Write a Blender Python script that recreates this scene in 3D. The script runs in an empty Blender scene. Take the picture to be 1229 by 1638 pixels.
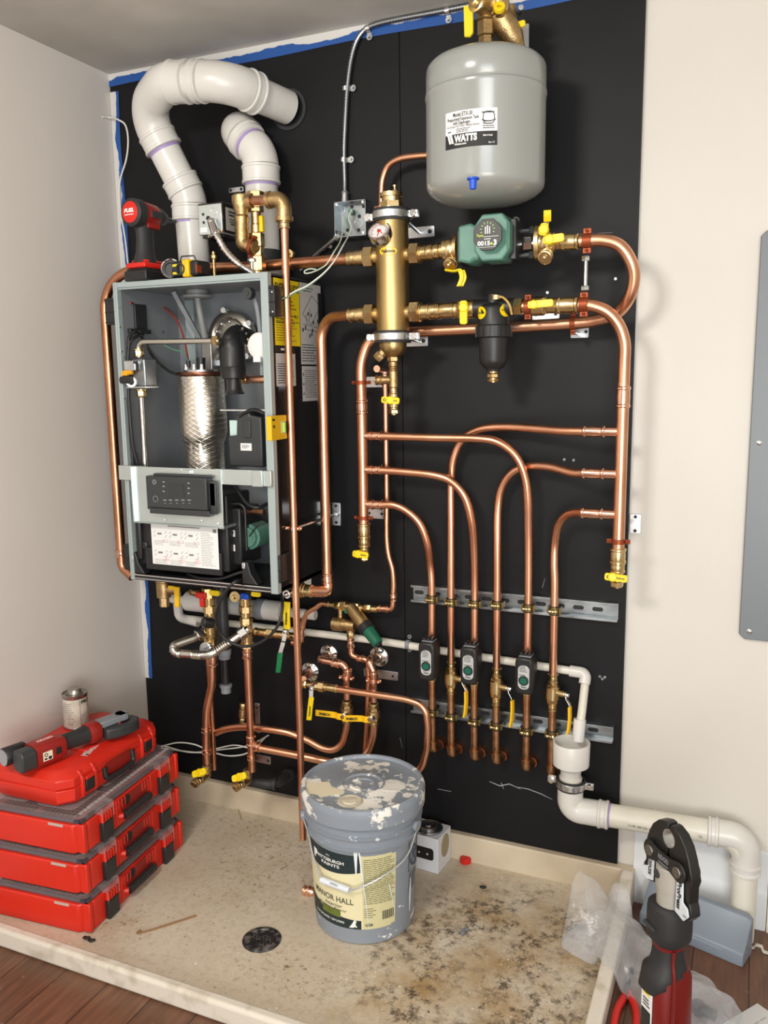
import bpy, bmesh, math, random
from mathutils import Vector as V, Matrix
RN = random.Random(11)
sc = bpy.context.scene
COL = sc.collection
pi = math.pi
# ---- camera (calibrated on the room's own lines, frame 1229 x 1638) ----
FPX = 1347.69
RX, DN, FW = V((0.91650, 0.39980, -0.01326)), V((0.05109, -0.15012, -0.98735)), V((-0.39673, 0.90423, -0.15801))
def _rot(y, p, r):
    cy, sy, cp, sp, cr, sr = math.cos(y), math.sin(y), math.cos(p), math.sin(p), math.cos(r), math.sin(r)
    f = V((sy*cp, cy*cp, -sp)); rt = V((cy, -sy, 0)); dn = f.cross(rt)
    return cr*rt + sr*dn, -sr*rt + cr*dn, f
RX, DN, FW = _rot(-0.41144126, 0.15927251, 0.0132871)
C0 = V((1.8432, -2.18, 1.416))
def ray(px, py): return RX*((px-614.5)/FPX) + DN*((py-819)/FPX) + FW
def at(px, py, y=0.0):
    "point of the room seen at that pixel, at distance -y in front of the back wall board"
    d = ray(px, py); return C0 + d*((y-C0.y)/d.y)
def fl(px, py, z=0.02):
    d = ray(px, py); return C0 + d*((z-C0.z)/d.z)
def side(px, py, x):
    d = ray(px, py); return C0 + d*((x-C0.x)/d.x)
EX, EY, EZ = V((1,0,0)), V((0,1,0)), V((0,0,1))

# ---- materials ----
def mat(name, c, metal=0.0, rough=0.5, c2=None, scale=8.0, bump=0.0, bscale=None, spec=0.5, alpha=1.0, trans=0.0, emit=0.0, stretch=None, lo=.35, hi=.65, rvar=0.0, coat=0.0, detail=4):
    m = bpy.data.materials.new(name); m.use_nodes = True
    nt = m.node_tree; n = nt.nodes; l = nt.links; b = n['Principled BSDF']
    b.inputs['Base Color'].default_value = (*c, 1); b.inputs['Metallic'].default_value = metal
    b.inputs['Roughness'].default_value = rough; b.inputs['Specular IOR Level'].default_value = spec
    b.inputs['Alpha'].default_value = alpha; b.inputs['Transmission Weight'].default_value = trans
    if coat: b.inputs['Coat Weight'].default_value = coat; b.inputs['Coat Roughness'].default_value = .15
    if emit: b.inputs['Emission Color'].default_value = (*c, 1); b.inputs['Emission Strength'].default_value = emit
    if c2 or bump or rvar:
        tc = n.new('ShaderNodeTexCoord'); mp = n.new('ShaderNodeMapping'); l.new(tc.outputs['Object'], mp.inputs[0])
        if stretch: mp.inputs['Scale'].default_value = stretch
        no = n.new('ShaderNodeTexNoise'); no.inputs['Scale'].default_value = scale; no.inputs['Detail'].default_value = detail; l.new(mp.outputs[0], no.inputs['Vector'])
        if c2:
            r = n.new('ShaderNodeValToRGB'); e = r.color_ramp.elements
            e[0].position, e[1].position = lo, hi; e[0].color = (*c, 1); e[1].color = (*c2, 1)
            l.new(no.outputs['Fac'], r.inputs[0]); l.new(r.outputs[0], b.inputs['Base Color'])
        if rvar:
            mr = n.new('ShaderNodeMapRange'); mr.inputs[1].default_value = .3; mr.inputs[2].default_value = .7
            mr.inputs[3].default_value = max(.03, rough-rvar); mr.inputs[4].default_value = rough+rvar
            l.new(no.outputs['Fac'], mr.inputs[0]); l.new(mr.outputs[0], b.inputs['Roughness'])
        if bump:
            n2 = n.new('ShaderNodeTexNoise'); n2.inputs['Scale'].default_value = bscale or scale; n2.inputs['Detail'].default_value = 3; l.new(mp.outputs[0], n2.inputs['Vector'])
            bp = n.new('ShaderNodeBump'); bp.inputs['Strength'].default_value = bump; bp.inputs['Distance'].default_value = .004
            l.new(n2.outputs['Fac'], bp.inputs['Height']); l.new(bp.outputs[0], b.inputs['Normal'])
    return m
def s(r, g, b):  # sRGB 0-255 -> linear
    return tuple((x/12.92 if x <= .04045 else ((x+.055)/1.055)**2.4) for x in (r/255, g/255, b/255))
M = {}
M['copper'] = mat('copper', (.73,.355,.21), 1, .33, (.83,.445,.285), 9, rvar=.04)
M['copper_dark'] = mat('copper_dark', (.52,.23,.125), 1, .35, (.68,.34,.21), 9, rvar=.05)
M['copper_fit'] = mat('copper_fitting', (.84,.46,.31), 1, .22, (.91,.56,.41), 20)
M['old_copper'] = mat('aged_copper', (.42,.21,.10), 1, .36, (.60,.34,.19), 40, rvar=.06)
M['brass'] = mat('brass', (.66,.48,.23), 1, .28, (.76,.59,.31), 25, rvar=.05)
M['bronze'] = mat('cast_bronze', (.42,.28,.13), 1, .38, (.58,.42,.21), 60, bump=.25, bscale=300)
M['gold'] = mat('satin_brass', (.44,.31,.13), 1, .38, (.50,.36,.16), 8, rvar=.04)
M['zinc'] = mat('zinc_steel', (.62,.65,.67), 1, .30, (.74,.76,.78), 40, rvar=.08)
M['galv'] = mat('galvanised_steel', (.30,.33,.35), 1, .36, (.46,.50,.52), 14, rvar=.08)
M['chrome'] = mat('chrome', (.80,.80,.80), 1, .10)
M['steel_tube'] = mat('stainless_tube', (.62,.60,.54), 1, .26)
M['pvc'] = mat('white_pvc', s(216,214,209), 0, .30, s(202,199,193), 5)
M['pvc_cream'] = mat('cream_pvc', s(222,219,206), 0, .34, s(206,202,188), 6)
M['purple'] = mat('purple_primer', s(160,140,190), 0, .5)
M['yellow'] = mat('yellow_plastic', s(236,205,14), 0, .36)
M['yellow_vinyl'] = mat('yellow_vinyl', s(240,188,22), 0, .42)
M['red'] = mat('red_plastic', s(206,34,24), 0, .38)
M['red_case'] = mat('red_case_plastic', s(214,46,28), 0, .38, s(202,38,24), 5)
M['red_dark'] = mat('dark_red_plastic', s(142,28,22), 0, .4)
M['orange_plastic'] = mat('copper_coated_steel', s(146,70,40), .6, .45)
M['black'] = mat('black_plastic', (.013,.013,.014), 0, .42)
M['black_soft'] = mat('black_rubber', (.020,.020,.021), 0, .6)
M['black_gloss'] = mat('gloss_black_paint', (.012,.010,.010), 0, .16)
M['dark_grey'] = mat('dark_grey_plastic', (.032,.035,.037), 0, .42)
M['grey_pl'] = mat('grey_plastic', s(128,132,138), 0, .45)
M['white'] = mat('white_paper', s(226,226,224), 0, .55)
M['ink'] = mat('black_ink', (.012,.012,.012), 0, .6)
M['ink_red'] = mat('red_ink', s(200,50,60), 0, .6)
M['white_ink'] = mat('white_ink', s(232,232,228), 0, .5)
M['grey_ink'] = mat('grey_ink', s(120,120,118), 0, .6)
M['green'] = mat('green_plastic', s(12,110,62), 0, .4)
M['pump_green'] = mat('sage_green_paint', s(92,138,122), 0, .42, s(84,128,113), 20, bump=.1, bscale=400)
M['blue'] = mat('blue_plastic', s(22,80,200), 0, .35)
M['tank'] = mat('grey_enamel', s(150,153,149), 0, .22, coat=.3)
M['frame'] = mat('grey_painted_steel', s(158,170,170), .15, .38)
M['plate'] = mat('bare_aluminised_sheet', (.55,.62,.61), .85, .36, (.66,.72,.71), 5)
M['interior'] = mat('dark_grey_cabinet_paint', s(128,132,136), .25, .4)
M['flex'] = mat('armour_steel', (.30,.32,.34), 1, .34)
M['wire_w'] = mat('white_cable', s(220,218,210), 0, .5)
M['wire_g'] = mat('green_wire', s(96,150,120), 0, .45)
M['wire_r'] = mat('red_wire', s(150,50,40), 0, .45)

# ---- mesh builder ----
def basis(d):
    d = d.normalized(); a = EZ if abs(d.z) < .9 else EX
    u = d.cross(a).normalized(); return u, d.cross(u).normalized()
def cat(pts, n=8):
    "smooth curve through the points"
    p = [V(q) for q in pts]; p = [p[0]*2-p[1]] + p + [p[-1]*2-p[-2]]; out = []
    for i in range(1, len(p)-2):
        for k in range(n):
            t = k/n; a, b, c, d = p[i-1:i+3]
            out.append(.5*((2*b)+(c-a)*t+(2*a-5*b+4*c-d)*t*t+(3*b-a-3*c+d)*t**3))
    return out + [p[-2]]
def fil(pts, r, n=7):
    "polyline with rounded corners of radius r (number or list)"
    p = [V(q) for q in pts]; out = [p[0]]
    for i in range(1, len(p)-1):
        rr = r[i-1] if isinstance(r, (list, tuple)) else r
        a, b = (p[i-1]-p[i]), (p[i+1]-p[i]); la, lb = a.length, b.length; a.normalize(); b.normalize()
        ang = a.angle(b)
        if ang > pi-.02: out.append(p[i]); continue
        t = min(rr/math.tan(ang/2), la*.49, lb*.49); A, B = p[i]+a*t, p[i]+b*t
        bis = (a+b).normalized(); rad = t*math.tan(ang/2); c = p[i]+bis*math.hypot(t, rad)
        va, vb = (A-c), (B-c); th = va.angle(vb)
        for k in range(n+1):
            f = k/n; out.append(c+(va*math.sin((1-f)*th)+vb*math.sin(f*th))/math.sin(th))
    return out + [p[-1]]
class MB:
    def __init__(s): s.v, s.f, s.mi, s.mm = [], [], [], 0
    def add(s, vs, fs):
        b = len(s.v); s.v += [V(q) for q in vs]; s.f += [[b+i for i in q] for q in fs]; s.mi += [s.mm]*len(fs); return s
    def box(s, c, d, rot=None):
        c = V(c); h = [x/2 for x in d]; vs = []
        for x in (-1,1):
            for y in (-1,1):
                for z in (-1,1):
                    q = V((x*h[0], y*h[1], z*h[2])); vs.append(c+(rot @ q if rot else q))
        return s.add(vs, [(0,1,3,2),(4,6,7,5),(0,4,5,1),(2,3,7,6),(0,2,6,4),(1,5,7,3)])
    def bx(s, x0, y0, z0, x1, y1, z1): return s.box(((x0+x1)/2,(y0+y1)/2,(z0+z1)/2), (abs(x1-x0),abs(y1-y0),abs(z1-z0)))
    def lathe(s, o, ax, prof, seg=20, cap=True):
        o = V(o); ax = V(ax).normalized(); u, w = basis(ax); vs, fs = [], []
        for t, r in prof:
            for k in range(seg):
                a = 2*pi*k/seg; vs.append(o+ax*t+(u*math.cos(a)+w*math.sin(a))*max(r, 1e-5))
        for i in range(len(prof)-1):
            for k in range(seg):
                k2 = (k+1) % seg; fs.append((i*seg+k, i*seg+k2, (i+1)*seg+k2, (i+1)*seg+k))
        if cap: fs.append(tuple(range(seg-1,-1,-1))); e = (len(prof)-1)*seg; fs.append(tuple(e+k for k in range(seg)))
        return s.add(vs, fs)
    def cyl(s, a, b, r, r2=None, seg=18): a, b = V(a), V(b); return s.lathe(a, b-a, [(0,r),((b-a).length, r if r2 is None else r2)], seg)
    def hex(s, a, b, r):
        a, b = V(a), V(b); L = (b-a).length; c = min(.0015, L*.2); return s.lathe(a, b-a, [(0,r*.9),(c,r),(L-c,r),(L,r*.9)], 6)
    def ball(s, c, r, seg=16, sq=(1,1,1)):
        n = seg//2; vs, fs = [], []; c = V(c)
        for i in range(1, n):
            for k in range(seg):
                th, ph = pi*i/n, 2*pi*k/seg; vs.append(c+V((math.sin(th)*math.cos(ph)*sq[0], math.sin(th)*math.sin(ph)*sq[1], math.cos(th)*sq[2]))*r)
        for i in range(n-2):
            for k in range(seg): k2 = (k+1) % seg; fs.append((i*seg+k,(i+1)*seg+k,(i+1)*seg+k2,i*seg+k2))
        fs.append(tuple(range(seg))); fs.append(tuple((n-2)*seg+k for k in range(seg-1,-1,-1)))
        return s.add(vs, fs)
    def tube(s, path, r, seg=12, cap=True):
        p = [V(q) for q in path]; p = [q for i, q in enumerate(p) if i == 0 or (q-p[i-1]).length > 1e-6]; n = len(p)
        rr = r if isinstance(r, (list, tuple)) else [r]*n; vs, fs = [], []
        t0 = (p[1]-p[0]).normalized(); u, _ = basis(t0); pt = t0
        for i in range(n):
            t = (p[min(i+1,n-1)]-p[max(i-1,0)]).normalized(); u = pt.rotation_difference(t) @ u; u = (u-t*u.dot(t)).normalized(); pt = t; w = t.cross(u)
            for k in range(seg): a = 2*pi*k/seg; vs.append(p[i]+(u*math.cos(a)+w*math.sin(a))*rr[min(i, len(rr)-1)])
        for i in range(n-1):
            for k in range(seg): k2 = (k+1) % seg; fs.append((i*seg+k,i*seg+k2,(i+1)*seg+k2,(i+1)*seg+k))
        if cap: fs.append(tuple(range(seg-1,-1,-1))); fs.append(tuple((n-1)*seg+k for k in range(seg)))
        return s.add(vs, fs)
    def prism(s, poly, o, u, v, w):
        o, u, v, w = V(o), V(u), V(v), V(w); n = len(poly); a = [o+u*x+v*y for x, y in poly]
        return s.add(a+[q+w for q in a], [tuple(range(n-1,-1,-1)), tuple(range(n,2*n))]+[(i,(i+1)%n,n+(i+1)%n,n+i) for i in range(n)])
    def ring(s, c, ax, ri, ro, L, seg=24):
        ax = V(ax).normalized(); return s.lathe(V(c)-ax*L/2, ax, [(0,ri),(0,ro),(L,ro),(L,ri),(0,ri)], seg, cap=False)
    def band(s, path, ri, u, w):  # flat strip along a path
        return s
    def quad(s, a, b, c, d): return s.add([a,b,c,d], [(0,1,2,3)])
    def build(s, name, m, parent=None, bevel=0, smooth=38, seg=2):
        me = bpy.data.meshes.new(name); og = ORG.get(parent.name, V((0,0,0))) if parent else V((0,0,0))
        me.from_pydata([tuple(q-og) for q in s.v], [], s.f); me.validate()
        for x in (m if isinstance(m, (list, tuple)) else [m]): me.materials.append(M[x] if isinstance(x, str) else x)
        if len(me.polygons) == len(s.mi): me.polygons.foreach_set('material_index', s.mi)
        bm = bmesh.new(); bm.from_mesh(me); bmesh.ops.recalc_face_normals(bm, faces=bm.faces); bm.to_mesh(me); bm.free()
        if smooth: me.shade_smooth(); me.set_sharp_from_angle(angle=math.radians(smooth))
        me.update(); o = bpy.data.objects.new(name, me); COL.objects.link(o)
        if parent: o.parent = parent; ORG[o.name] = og
        if bevel:
            b = o.modifiers.new('bevel', 'BEVEL'); b.width = bevel; b.segments = seg; b.limit_method = 'ANGLE'; b.angle_limit = math.radians(40)
        return o
def each(mb, name, m, parent, bevel=0, smooth=38):
    "one object per loose piece of the builder"
    pa = list(range(len(mb.v)))
    def find(i):
        while pa[i] != i: pa[i] = pa[pa[i]]; i = pa[i]
        return i
    for f in mb.f:
        r = find(f[0])
        for q in f[1:]: pa[find(q)] = r
    gr = {}
    for f, k in zip(mb.f, mb.mi): gr.setdefault(find(f[0]), []).append((f, k))
    out = []
    for r in sorted(gr):
        b = MB(); ix = {}
        for f, k in gr[r]:
            for q in f:
                if q not in ix: ix[q] = len(b.v); b.v.append(mb.v[q])
            b.f.append([ix[q] for q in f]); b.mi.append(k)
        out.append(b.build(name, m, parent, bevel, smooth))
    return out
ORG = {}
def tag(o, label, cat, group=None, kind=None):
    o['label'] = label; o['category'] = cat
    if group: o['group'] = group
    if kind: o['kind'] = kind
    return o
def thing(name, label, cat, loc, rot=None, local=False, group=None):
    o = bpy.data.objects.new(name, None); COL.objects.link(o); o.empty_display_size = .03
    o.location = loc; ORG[o.name] = V((0,0,0)) if local else V(loc)
    if rot is not None: o.rotation_euler = rot
    return tag(o, label, cat, group)
def solo(mb, name, m, label, cat, group=None, bevel=0, smooth=38):
    "a thing that is one mesh, origin at its middle"
    c = sum(mb.v, V((0,0,0)))/len(mb.v); mb.v = [q-c for q in mb.v]; o = mb.build(name, m, None, bevel, smooth); o.location = c; ORG[o.name] = c
    return tag(o, label, cat, group)
def struct(mb, name, m, bevel=0, smooth=38):
    o = mb.build(name, m, None, bevel, smooth); o['kind'] = 'structure'; return o
_tc = {}
def txt(parent, string, o, u, v, size, m, fit=None, align='CENTER', mp=None, name='lettering', bold=0.0, lift=None, shear=0.0):
    "flat lettering: string centred on o, reading along u, up along v"
    key = (string, align, bold, shear)
    if key not in _tc:
        cu = bpy.data.curves.new('t', 'FONT'); cu.body = string; cu.size = 1; cu.align_x = align; cu.align_y = 'CENTER'; cu.resolution_u = 3; cu.offset = bold; cu.shear = shear
        ob = bpy.data.objects.new('t', cu); COL.objects.link(ob); bpy.context.view_layer.update()
        me = bpy.data.meshes.new_from_object(ob.evaluated_get(bpy.context.evaluated_depsgraph_get()))
        _tc[key] = ([V(q.co) for q in me.vertices], [list(p.vertices) for p in me.polygons])
        bpy.data.objects.remove(ob); bpy.data.curves.remove(cu); bpy.data.meshes.remove(me)
    vs, fs = _tc[key]; k = size
    if not vs: return None
    kx = k
    if fit: w = max(q.x for q in vs)-min(q.x for q in vs); kx = fit/w
    b = MB(); o = V(o); u, v = V(u), V(v)
    b.add([mp(q.x*kx, q.y*k) if mp else o+u*(q.x*kx)+v*(q.y*k) for q in vs], fs)
    return b.build(name, m, parent, smooth=0)
def lines(b, o, u, v, w, h, n, th=.35, mp=None, ragged=.35):
    "rows of fine print on a label: o = lower left corner"
    o, u, v = V(o), V(u), V(v)
    for i in range(n):
        y = h*(i+.5)/n; d = h/n*th*.5; x = 0; e = w*(1-RN.random()*ragged)
        while x < e-.05*w:
            x2 = min(e, x+w*RN.uniform(.08,.3)); q = [(x,y-d),(x2,y-d),(x2,y+d),(x,y+d)]
            b.add([mp(*c) if mp else o+u*c[0]+v*c[1] for c in q], [(0,1,2,3)]); x = x2+w*.025
    return b
def rrect(w, h, r, n=4):
    out = []
    for cx, cy, a0 in ((w/2-r,h/2-r,0),(-w/2+r,h/2-r,90),(-w/2+r,-h/2+r,180),(w/2-r,-h/2+r,270)):
        for k in range(n+1): a = math.radians(a0+90*k/n); out.append((cx+r*math.cos(a), cy+r*math.sin(a)))
    return out
def arc(r, a0, a1, n=10, cx=0, cy=0): return [(cx+r*math.cos(math.radians(a0+(a1-a0)*k/n)), cy+r*math.sin(math.radians(a0+(a1-a0)*k/n))) for k in range(n+1)]
def mirror_copy(o, loc, label=None):
    c = o.copy(); COL.objects.link(c); c.location = loc; ORG[c.name] = ORG.get(o.name, V())
    if label: c['label'] = label
    def rec(a, b):
        for ch in a.children:
            if ch.name in _own: continue
            d = ch.copy(); COL.objects.link(d); d.parent = b; rec(ch, d)
    _own = set(); rec(o, c); return c
# ================= the setting =================
YB = 0.014                     # the wall plane behind the black board
wallm = mat('painted_wall', s(213,209,201), 0, .6, s(207,202,193), 1.2, bump=.06, bscale=160)
wallm2 = mat('painted_side_wall', s(211,204,197), 0, .6, s(216,210,203), 1.0, bump=.05, bscale=140)
ceilm = mat('ceiling_paint', s(214,210,203), 0, .75, s(178,174,166), 2)
struct(MB().bx(-.12,YB,0,3.3,YB+.1,2.45), 'wall_back', wallm)
struct(MB().bx(-.12,-4.2,0,-.0,YB+.1,2.45), 'wall_left', wallm2)
struct(MB().bx(3.3,-4.2,0,3.4,YB+.1,2.45), 'wall_right', wallm)
struct(MB().bx(-.12,-4.3,0,3.4,-4.2,2.45), 'wall_front', wallm)
struct(MB().bx(-.12,-4.3,2.332,3.4,YB+.1,2.45), 'ceiling', ceilm)
# dark worn laminate floor
fm = bpy.data.materials.new('worn_laminate'); fm.use_nodes = True; nt = fm.node_tree; n, l = nt.nodes, nt.links; b = n['Principled BSDF']
tc = n.new('ShaderNodeTexCoord'); mp = n.new('ShaderNodeMapping'); mp.inputs['Rotation'].default_value = (0,0,pi/2); l.new(tc.outputs['Object'], mp.inputs[0])
br = n.new('ShaderNodeTexBrick'); br.inputs['Scale'].default_value = 1; br.inputs['Brick Width'].default_value = 1.2; br.inputs['Row Height'].default_value = .127; br.inputs['Mortar Size'].default_value = .0016
br.inputs['Color1'].default_value = (*s(110,76,56),1); br.inputs['Color2'].default_value = (*s(92,62,46),1); br.inputs['Mortar'].default_value = (*s(50,30,22),1); l.new(mp.outputs[0], br.inputs['Vector'])
mp2 = n.new('ShaderNodeMapping'); mp2.inputs['Scale'].default_value = (14,1.6,1); l.new(tc.outputs['Object'], mp2.inputs[0])
no = n.new('ShaderNodeTexNoise'); no.inputs['Scale'].default_value = 5; no.inputs['Detail'].default_value = 8; l.new(mp2.outputs[0], no.inputs['Vector'])
mx = n.new('ShaderNodeMix'); mx.data_type = 'RGBA'; mx.blend_type = 'OVERLAY'; mx.inputs[0].default_value = .75; l.new(br.outputs['Color'], mx.inputs[6]); l.new(no.outputs['Fac'], mx.inputs[7])
n3 = n.new('ShaderNodeTexNoise'); n3.inputs['Scale'].default_value = 38; n3.inputs['Detail'].default_value = 6; l.new(tc.outputs['Object'], n3.inputs['Vector'])
rp = n.new('ShaderNodeValToRGB'); rp.color_ramp.elements[0].position = .66; rp.color_ramp.elements[1].position = .76; l.new(n3.outputs['Fac'], rp.inputs[0])
m2 = n.new('ShaderNodeMix'); m2.data_type = 'RGBA'; l.new(rp.outputs[0], m2.inputs[0]); l.new(mx.outputs[2], m2.inputs[6]); m2.inputs[7].default_value = (*s(150,128,110),1); l.new(m2.outputs[2], b.inputs['Base Color'])
b.inputs['Roughness'].default_value = .38
struct(MB().bx(-.12,-4.3,-.08,3.4,YB+.1,0), 'floor', fm)
# base board of the back wall, white, right of the pan
bb = MB().prism([(0,0),(-.014,0),(-.014,.095),(-.009,.108),(-.004,.115),(-.004,.205),(0,.21)], (1.612,YB,0), EY, EZ, V((.33,0,0)))
struct(bb, 'baseboard_back', mat('white_trim', s(214,216,218), 0, .45))
bb = MB().prism([(0,0),(-.018,0),(-.018,.12),(-.01,.135),(0,.135)], (1.944,YB,0), EY, EZ, V((1.35,0,0)))
struct(bb, 'baseboard_right', mat('cream_trim', s(222,214,200), 0, .5))

# black painted boards the plumbing hangs on
bm_ = bpy.data.materials.new('black_board_paint'); bm_.use_nodes = True; nt = bm_.node_tree; n, l = nt.nodes, nt.links; b = n['Principled BSDF']
tc = n.new('ShaderNodeTexCoord')
no = n.new('ShaderNodeTexNoise'); no.inputs['Scale'].default_value = 5; no.inputs['Detail'].default_value = 6; l.new(tc.outputs['Object'], no.inputs['Vector'])
r1 = n.new('ShaderNodeValToRGB'); r1.color_ramp.elements[0].position, r1.color_ramp.elements[1].position = .3, .75
r1.color_ramp.elements[0].color = (.0040,.0040,.0046,1); r1.color_ramp.elements[1].color = (.0075,.0078,.0095,1); l.new(no.outputs['Fac'], r1.inputs[0])
mp = n.new('ShaderNodeMapping'); mp.inputs['Rotation'].default_value = (0,.6,0); mp.inputs['Scale'].default_value = (16,1,42); l.new(tc.outputs['Object'], mp.inputs[0])
n2 = n.new('ShaderNodeTexNoise'); n2.inputs['Scale'].default_value = 1.5; n2.inputs['Detail'].default_value = 9; n2.inputs['Roughness'].default_value = .72; l.new(mp.outputs[0], n2.inputs['Vector'])
r2 = n.new('ShaderNodeValToRGB'); r2.color_ramp.elements[0].position, r2.color_ramp.elements[1].position = .66, .76; l.new(n2.outputs['Fac'], r2.inputs[0])
# scuffs are denser low on the board
sx = n.new('ShaderNodeSeparateXYZ'); l.new(tc.outputs['Object'], sx.inputs[0])
mr = n.new('ShaderNodeMapRange'); mr.inputs[1].default_value = 1.25; mr.inputs[2].default_value = .15; mr.inputs[3].default_value = .12; mr.inputs[4].default_value = 1; l.new(sx.outputs['Z'], mr.inputs[0])
mu = n.new('ShaderNodeMath'); mu.operation = 'MULTIPLY'; l.new(r2.outputs[0], mu.inputs[0]); l.new(mr.outputs[0], mu.inputs[1])
mx = n.new('ShaderNodeMix'); mx.data_type = 'RGBA'; l.new(mu.outputs[0], mx.inputs[0]); l.new(r1.outputs[0], mx.inputs[6]); mx.inputs[7].default_value = (.16,.17,.19,1); l.new(mx.outputs[2], b.inputs['Base Color'])
b.inputs['Roughness'].default_value = .52; b.inputs['Specular IOR Level'].default_value = .26
M['board'] = bm_
o = MB().bx(0.002,0,.1,.952,YB-.001,2.325).build('plywood_board', 'board'); tag(o, 'wide black painted board covering the wall behind the boiler', 'board', 'black boards behind the plumbing')
o = MB().bx(.9545,0,.1,1.569,YB-.001,2.325).build('plywood_board', 'board'); tag(o, 'narrower black painted board behind the tank and zone pipes', 'board', 'black boards behind the plumbing')
b_o = o
for pts, w in (([(783,1250),(800,1257),(815,1254),(833,1262)],.0035),([(828,1259),(845,1262),(866,1270),(884,1279)],.0028),([(802,1252),(806,1262)],.004),([(700,1262),(722,1266)],.003),([(868,940),(872,925)],.002),([(845,1010),(848,998)],.002),([(640,1180),(644,1196)],.002),([(925,375),(980,372)],.0018)):
    q = MB(); P_ = [at(x, y, -.0006) for x, y in pts]; q.tube(P_, [w*.3]+[w*.5]*(len(P_)-2)+[w*.2], 6); q.v = [V((p.x,-.0008+(p.y+.0006)*.1,p.z)) for p in q.v]; q.build('scuff_mark', mat('pale_scuff', s(150,154,160), 0, .7) if 'scf' not in M else M['scf'], b_o); M.setdefault('scf', bpy.data.materials['pale_scuff'])
q = MB()
for x, y in ((876,468),(985,446),(960,1082),(968,1083),(903,735),(918,736),(964,1086)): p = at(x,y,-.0004); q.cyl(p, p-EY*.0012, .0036, seg=10)
each(q, 'board_screw', 'galv', b_o)
# screws in the boards
k = 0
# blue tape with white paint over it
tm = bpy.data.materials.new('blue_tape_with_paint'); tm.use_nodes = True; nt = tm.node_tree; n, l = nt.nodes, nt.links; b = n['Principled BSDF']
tc = n.new('ShaderNodeTexCoord'); no = n.new('ShaderNodeTexNoise'); no.inputs['Scale'].default_value = 6; no.inputs['Detail'].default_value = 6; l.new(tc.outputs['Object'], no.inputs['Vector'])
at1 = n.new('ShaderNodeAttribute'); at1.attribute_name = 'edge'
ad = n.new('ShaderNodeMath'); ad.operation = 'MULTIPLY_ADD'; l.new(no.outputs['Fac'], ad.inputs[0]); ad.inputs[1].default_value = 1.5; l.new(at1.outputs['Fac'], ad.inputs[2])
r1 = n.new('ShaderNodeValToRGB'); r1.color_ramp.elements[0].position, r1.color_ramp.elements[1].position = .90, .94
r1.color_ramp.elements[0].color = (*s(28,78,150),1); r1.color_ramp.elements[1].color = (*s(206,204,200),1); l.new(ad.outputs[0], r1.inputs[0]); l.new(r1.outputs[0], b.inputs['Base Color']); b.inputs['Roughness'].default_value = .6
def tape(name, pts, label, e0, e1):
    # pts: list of (outer, inner) edge pairs
    me = bpy.data.meshes.new(name); vs = []; fs = []; ed = []
    for a, c in pts:
        vs += [tuple(a), tuple((V(a)+V(c))/2), tuple(c)]; ed += [e0, (e0+e1)/2, e1]
    for i in range(len(pts)-1):
        for k in (0,1): fs.append((3*i+k, 3*i+k+1, 3*i+k+4, 3*i+k+3))
    me.from_pydata(vs, [], fs); a = me.attributes.new('edge', 'FLOAT', 'POINT'); a.data.foreach_set('value', ed); me.materials.append(tm)
    o = bpy.data.objects.new(name, me); COL.objects.link(o); tag(o, label, 'tape'); return o
zc = 2.3315
tape('masking_tape', [((x,-.0015,zc),(x,-.0015,zc-.036+.003*math.sin(x*9))) for x in [i*.05*1.0 for i in range(0,32)]], 'strip of blue masking tape smeared with white paint along the ceiling edge', .5, -.26)
tape('masking_tape', [((.001,-.0015,z),(.034+.003*math.sin(z*11),-.0015,z)) for z in [2.28-i*.06 for i in range(0,32)]], 'strip of blue masking tape with white paint down the left edge of the board', .55, -.15)

# shower pan the plumbing stands over
pm = bpy.data.materials.new('stained_pan'); pm.use_nodes = True; nt = pm.node_tree; n, l = nt.nodes, nt.links; b = n['Principled BSDF']
tc = n.new('ShaderNodeTexCoord')
def noise(sc_, de, ro=.5, vec=None):
    q = n.new('ShaderNodeTexNoise'); q.inputs['Scale'].default_value = sc_; q.inputs['Detail'].default_value = de; q.inputs['Roughness'].default_value = ro; l.new(vec or tc.outputs['Object'], q.inputs['Vector']); return q.outputs['Fac']
def ramp(f, a, c, ca=(0,0,0,1), cb=(1,1,1,1)):
    q = n.new('ShaderNodeValToRGB'); q.color_ramp.elements[0].position, q.color_ramp.elements[1].position = a, c; q.color_ramp.elements[0].color, q.color_ramp.elements[1].color = ca, cb; l.new(f, q.inputs[0]); return q.outputs[0]
def mix(f, a, c, bt='MIX'):
    q = n.new('ShaderNodeMix'); q.data_type = 'RGBA'; q.blend_type = bt
    if isinstance(f, float): q.inputs[0].default_value = f
    else: l.new(f, q.inputs[0])
    for i, x in ((6,a),(7,c)):
        if isinstance(x, tuple): q.inputs[i].default_value = (*x,1)
        else: l.new(x, q.inputs[i])
    return q.outputs[2]
def math2(op, a, c):
    q = n.new('ShaderNodeMath'); q.operation = op; q.use_clamp = True
    for i, x in ((0,a),(1,c)):
        if isinstance(x, (int,float)): q.inputs[i].default_value = x
        else: l.new(x, q.inputs[i])
    return q.outputs[0]
def spot(cx, cy, rx, ry):  # soft dirt patch around a point of the pan
    mp = n.new('ShaderNodeMapping'); mp.inputs['Location'].default_value = (-cx/rx,-cy/ry,0); mp.inputs['Scale'].default_value = (1/rx,1/ry,0); l.new(tc.outputs['Object'], mp.inputs[0])
    g = n.new('ShaderNodeTexGradient'); g.gradient_type = 'SPHERICAL'; l.new(mp.outputs[0], g.inputs[0]); return g.outputs['Fac']
base = mix(ramp(noise(3,5), .3,.7), s(214,204,186), s(196,182,160))
base = mix(math2('MULTIPLY', ramp(noise(55,4,.7), .5,.62), .35), base, s(168,150,124))
dirt = spot(1.36,-.44,.46,.50)
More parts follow.
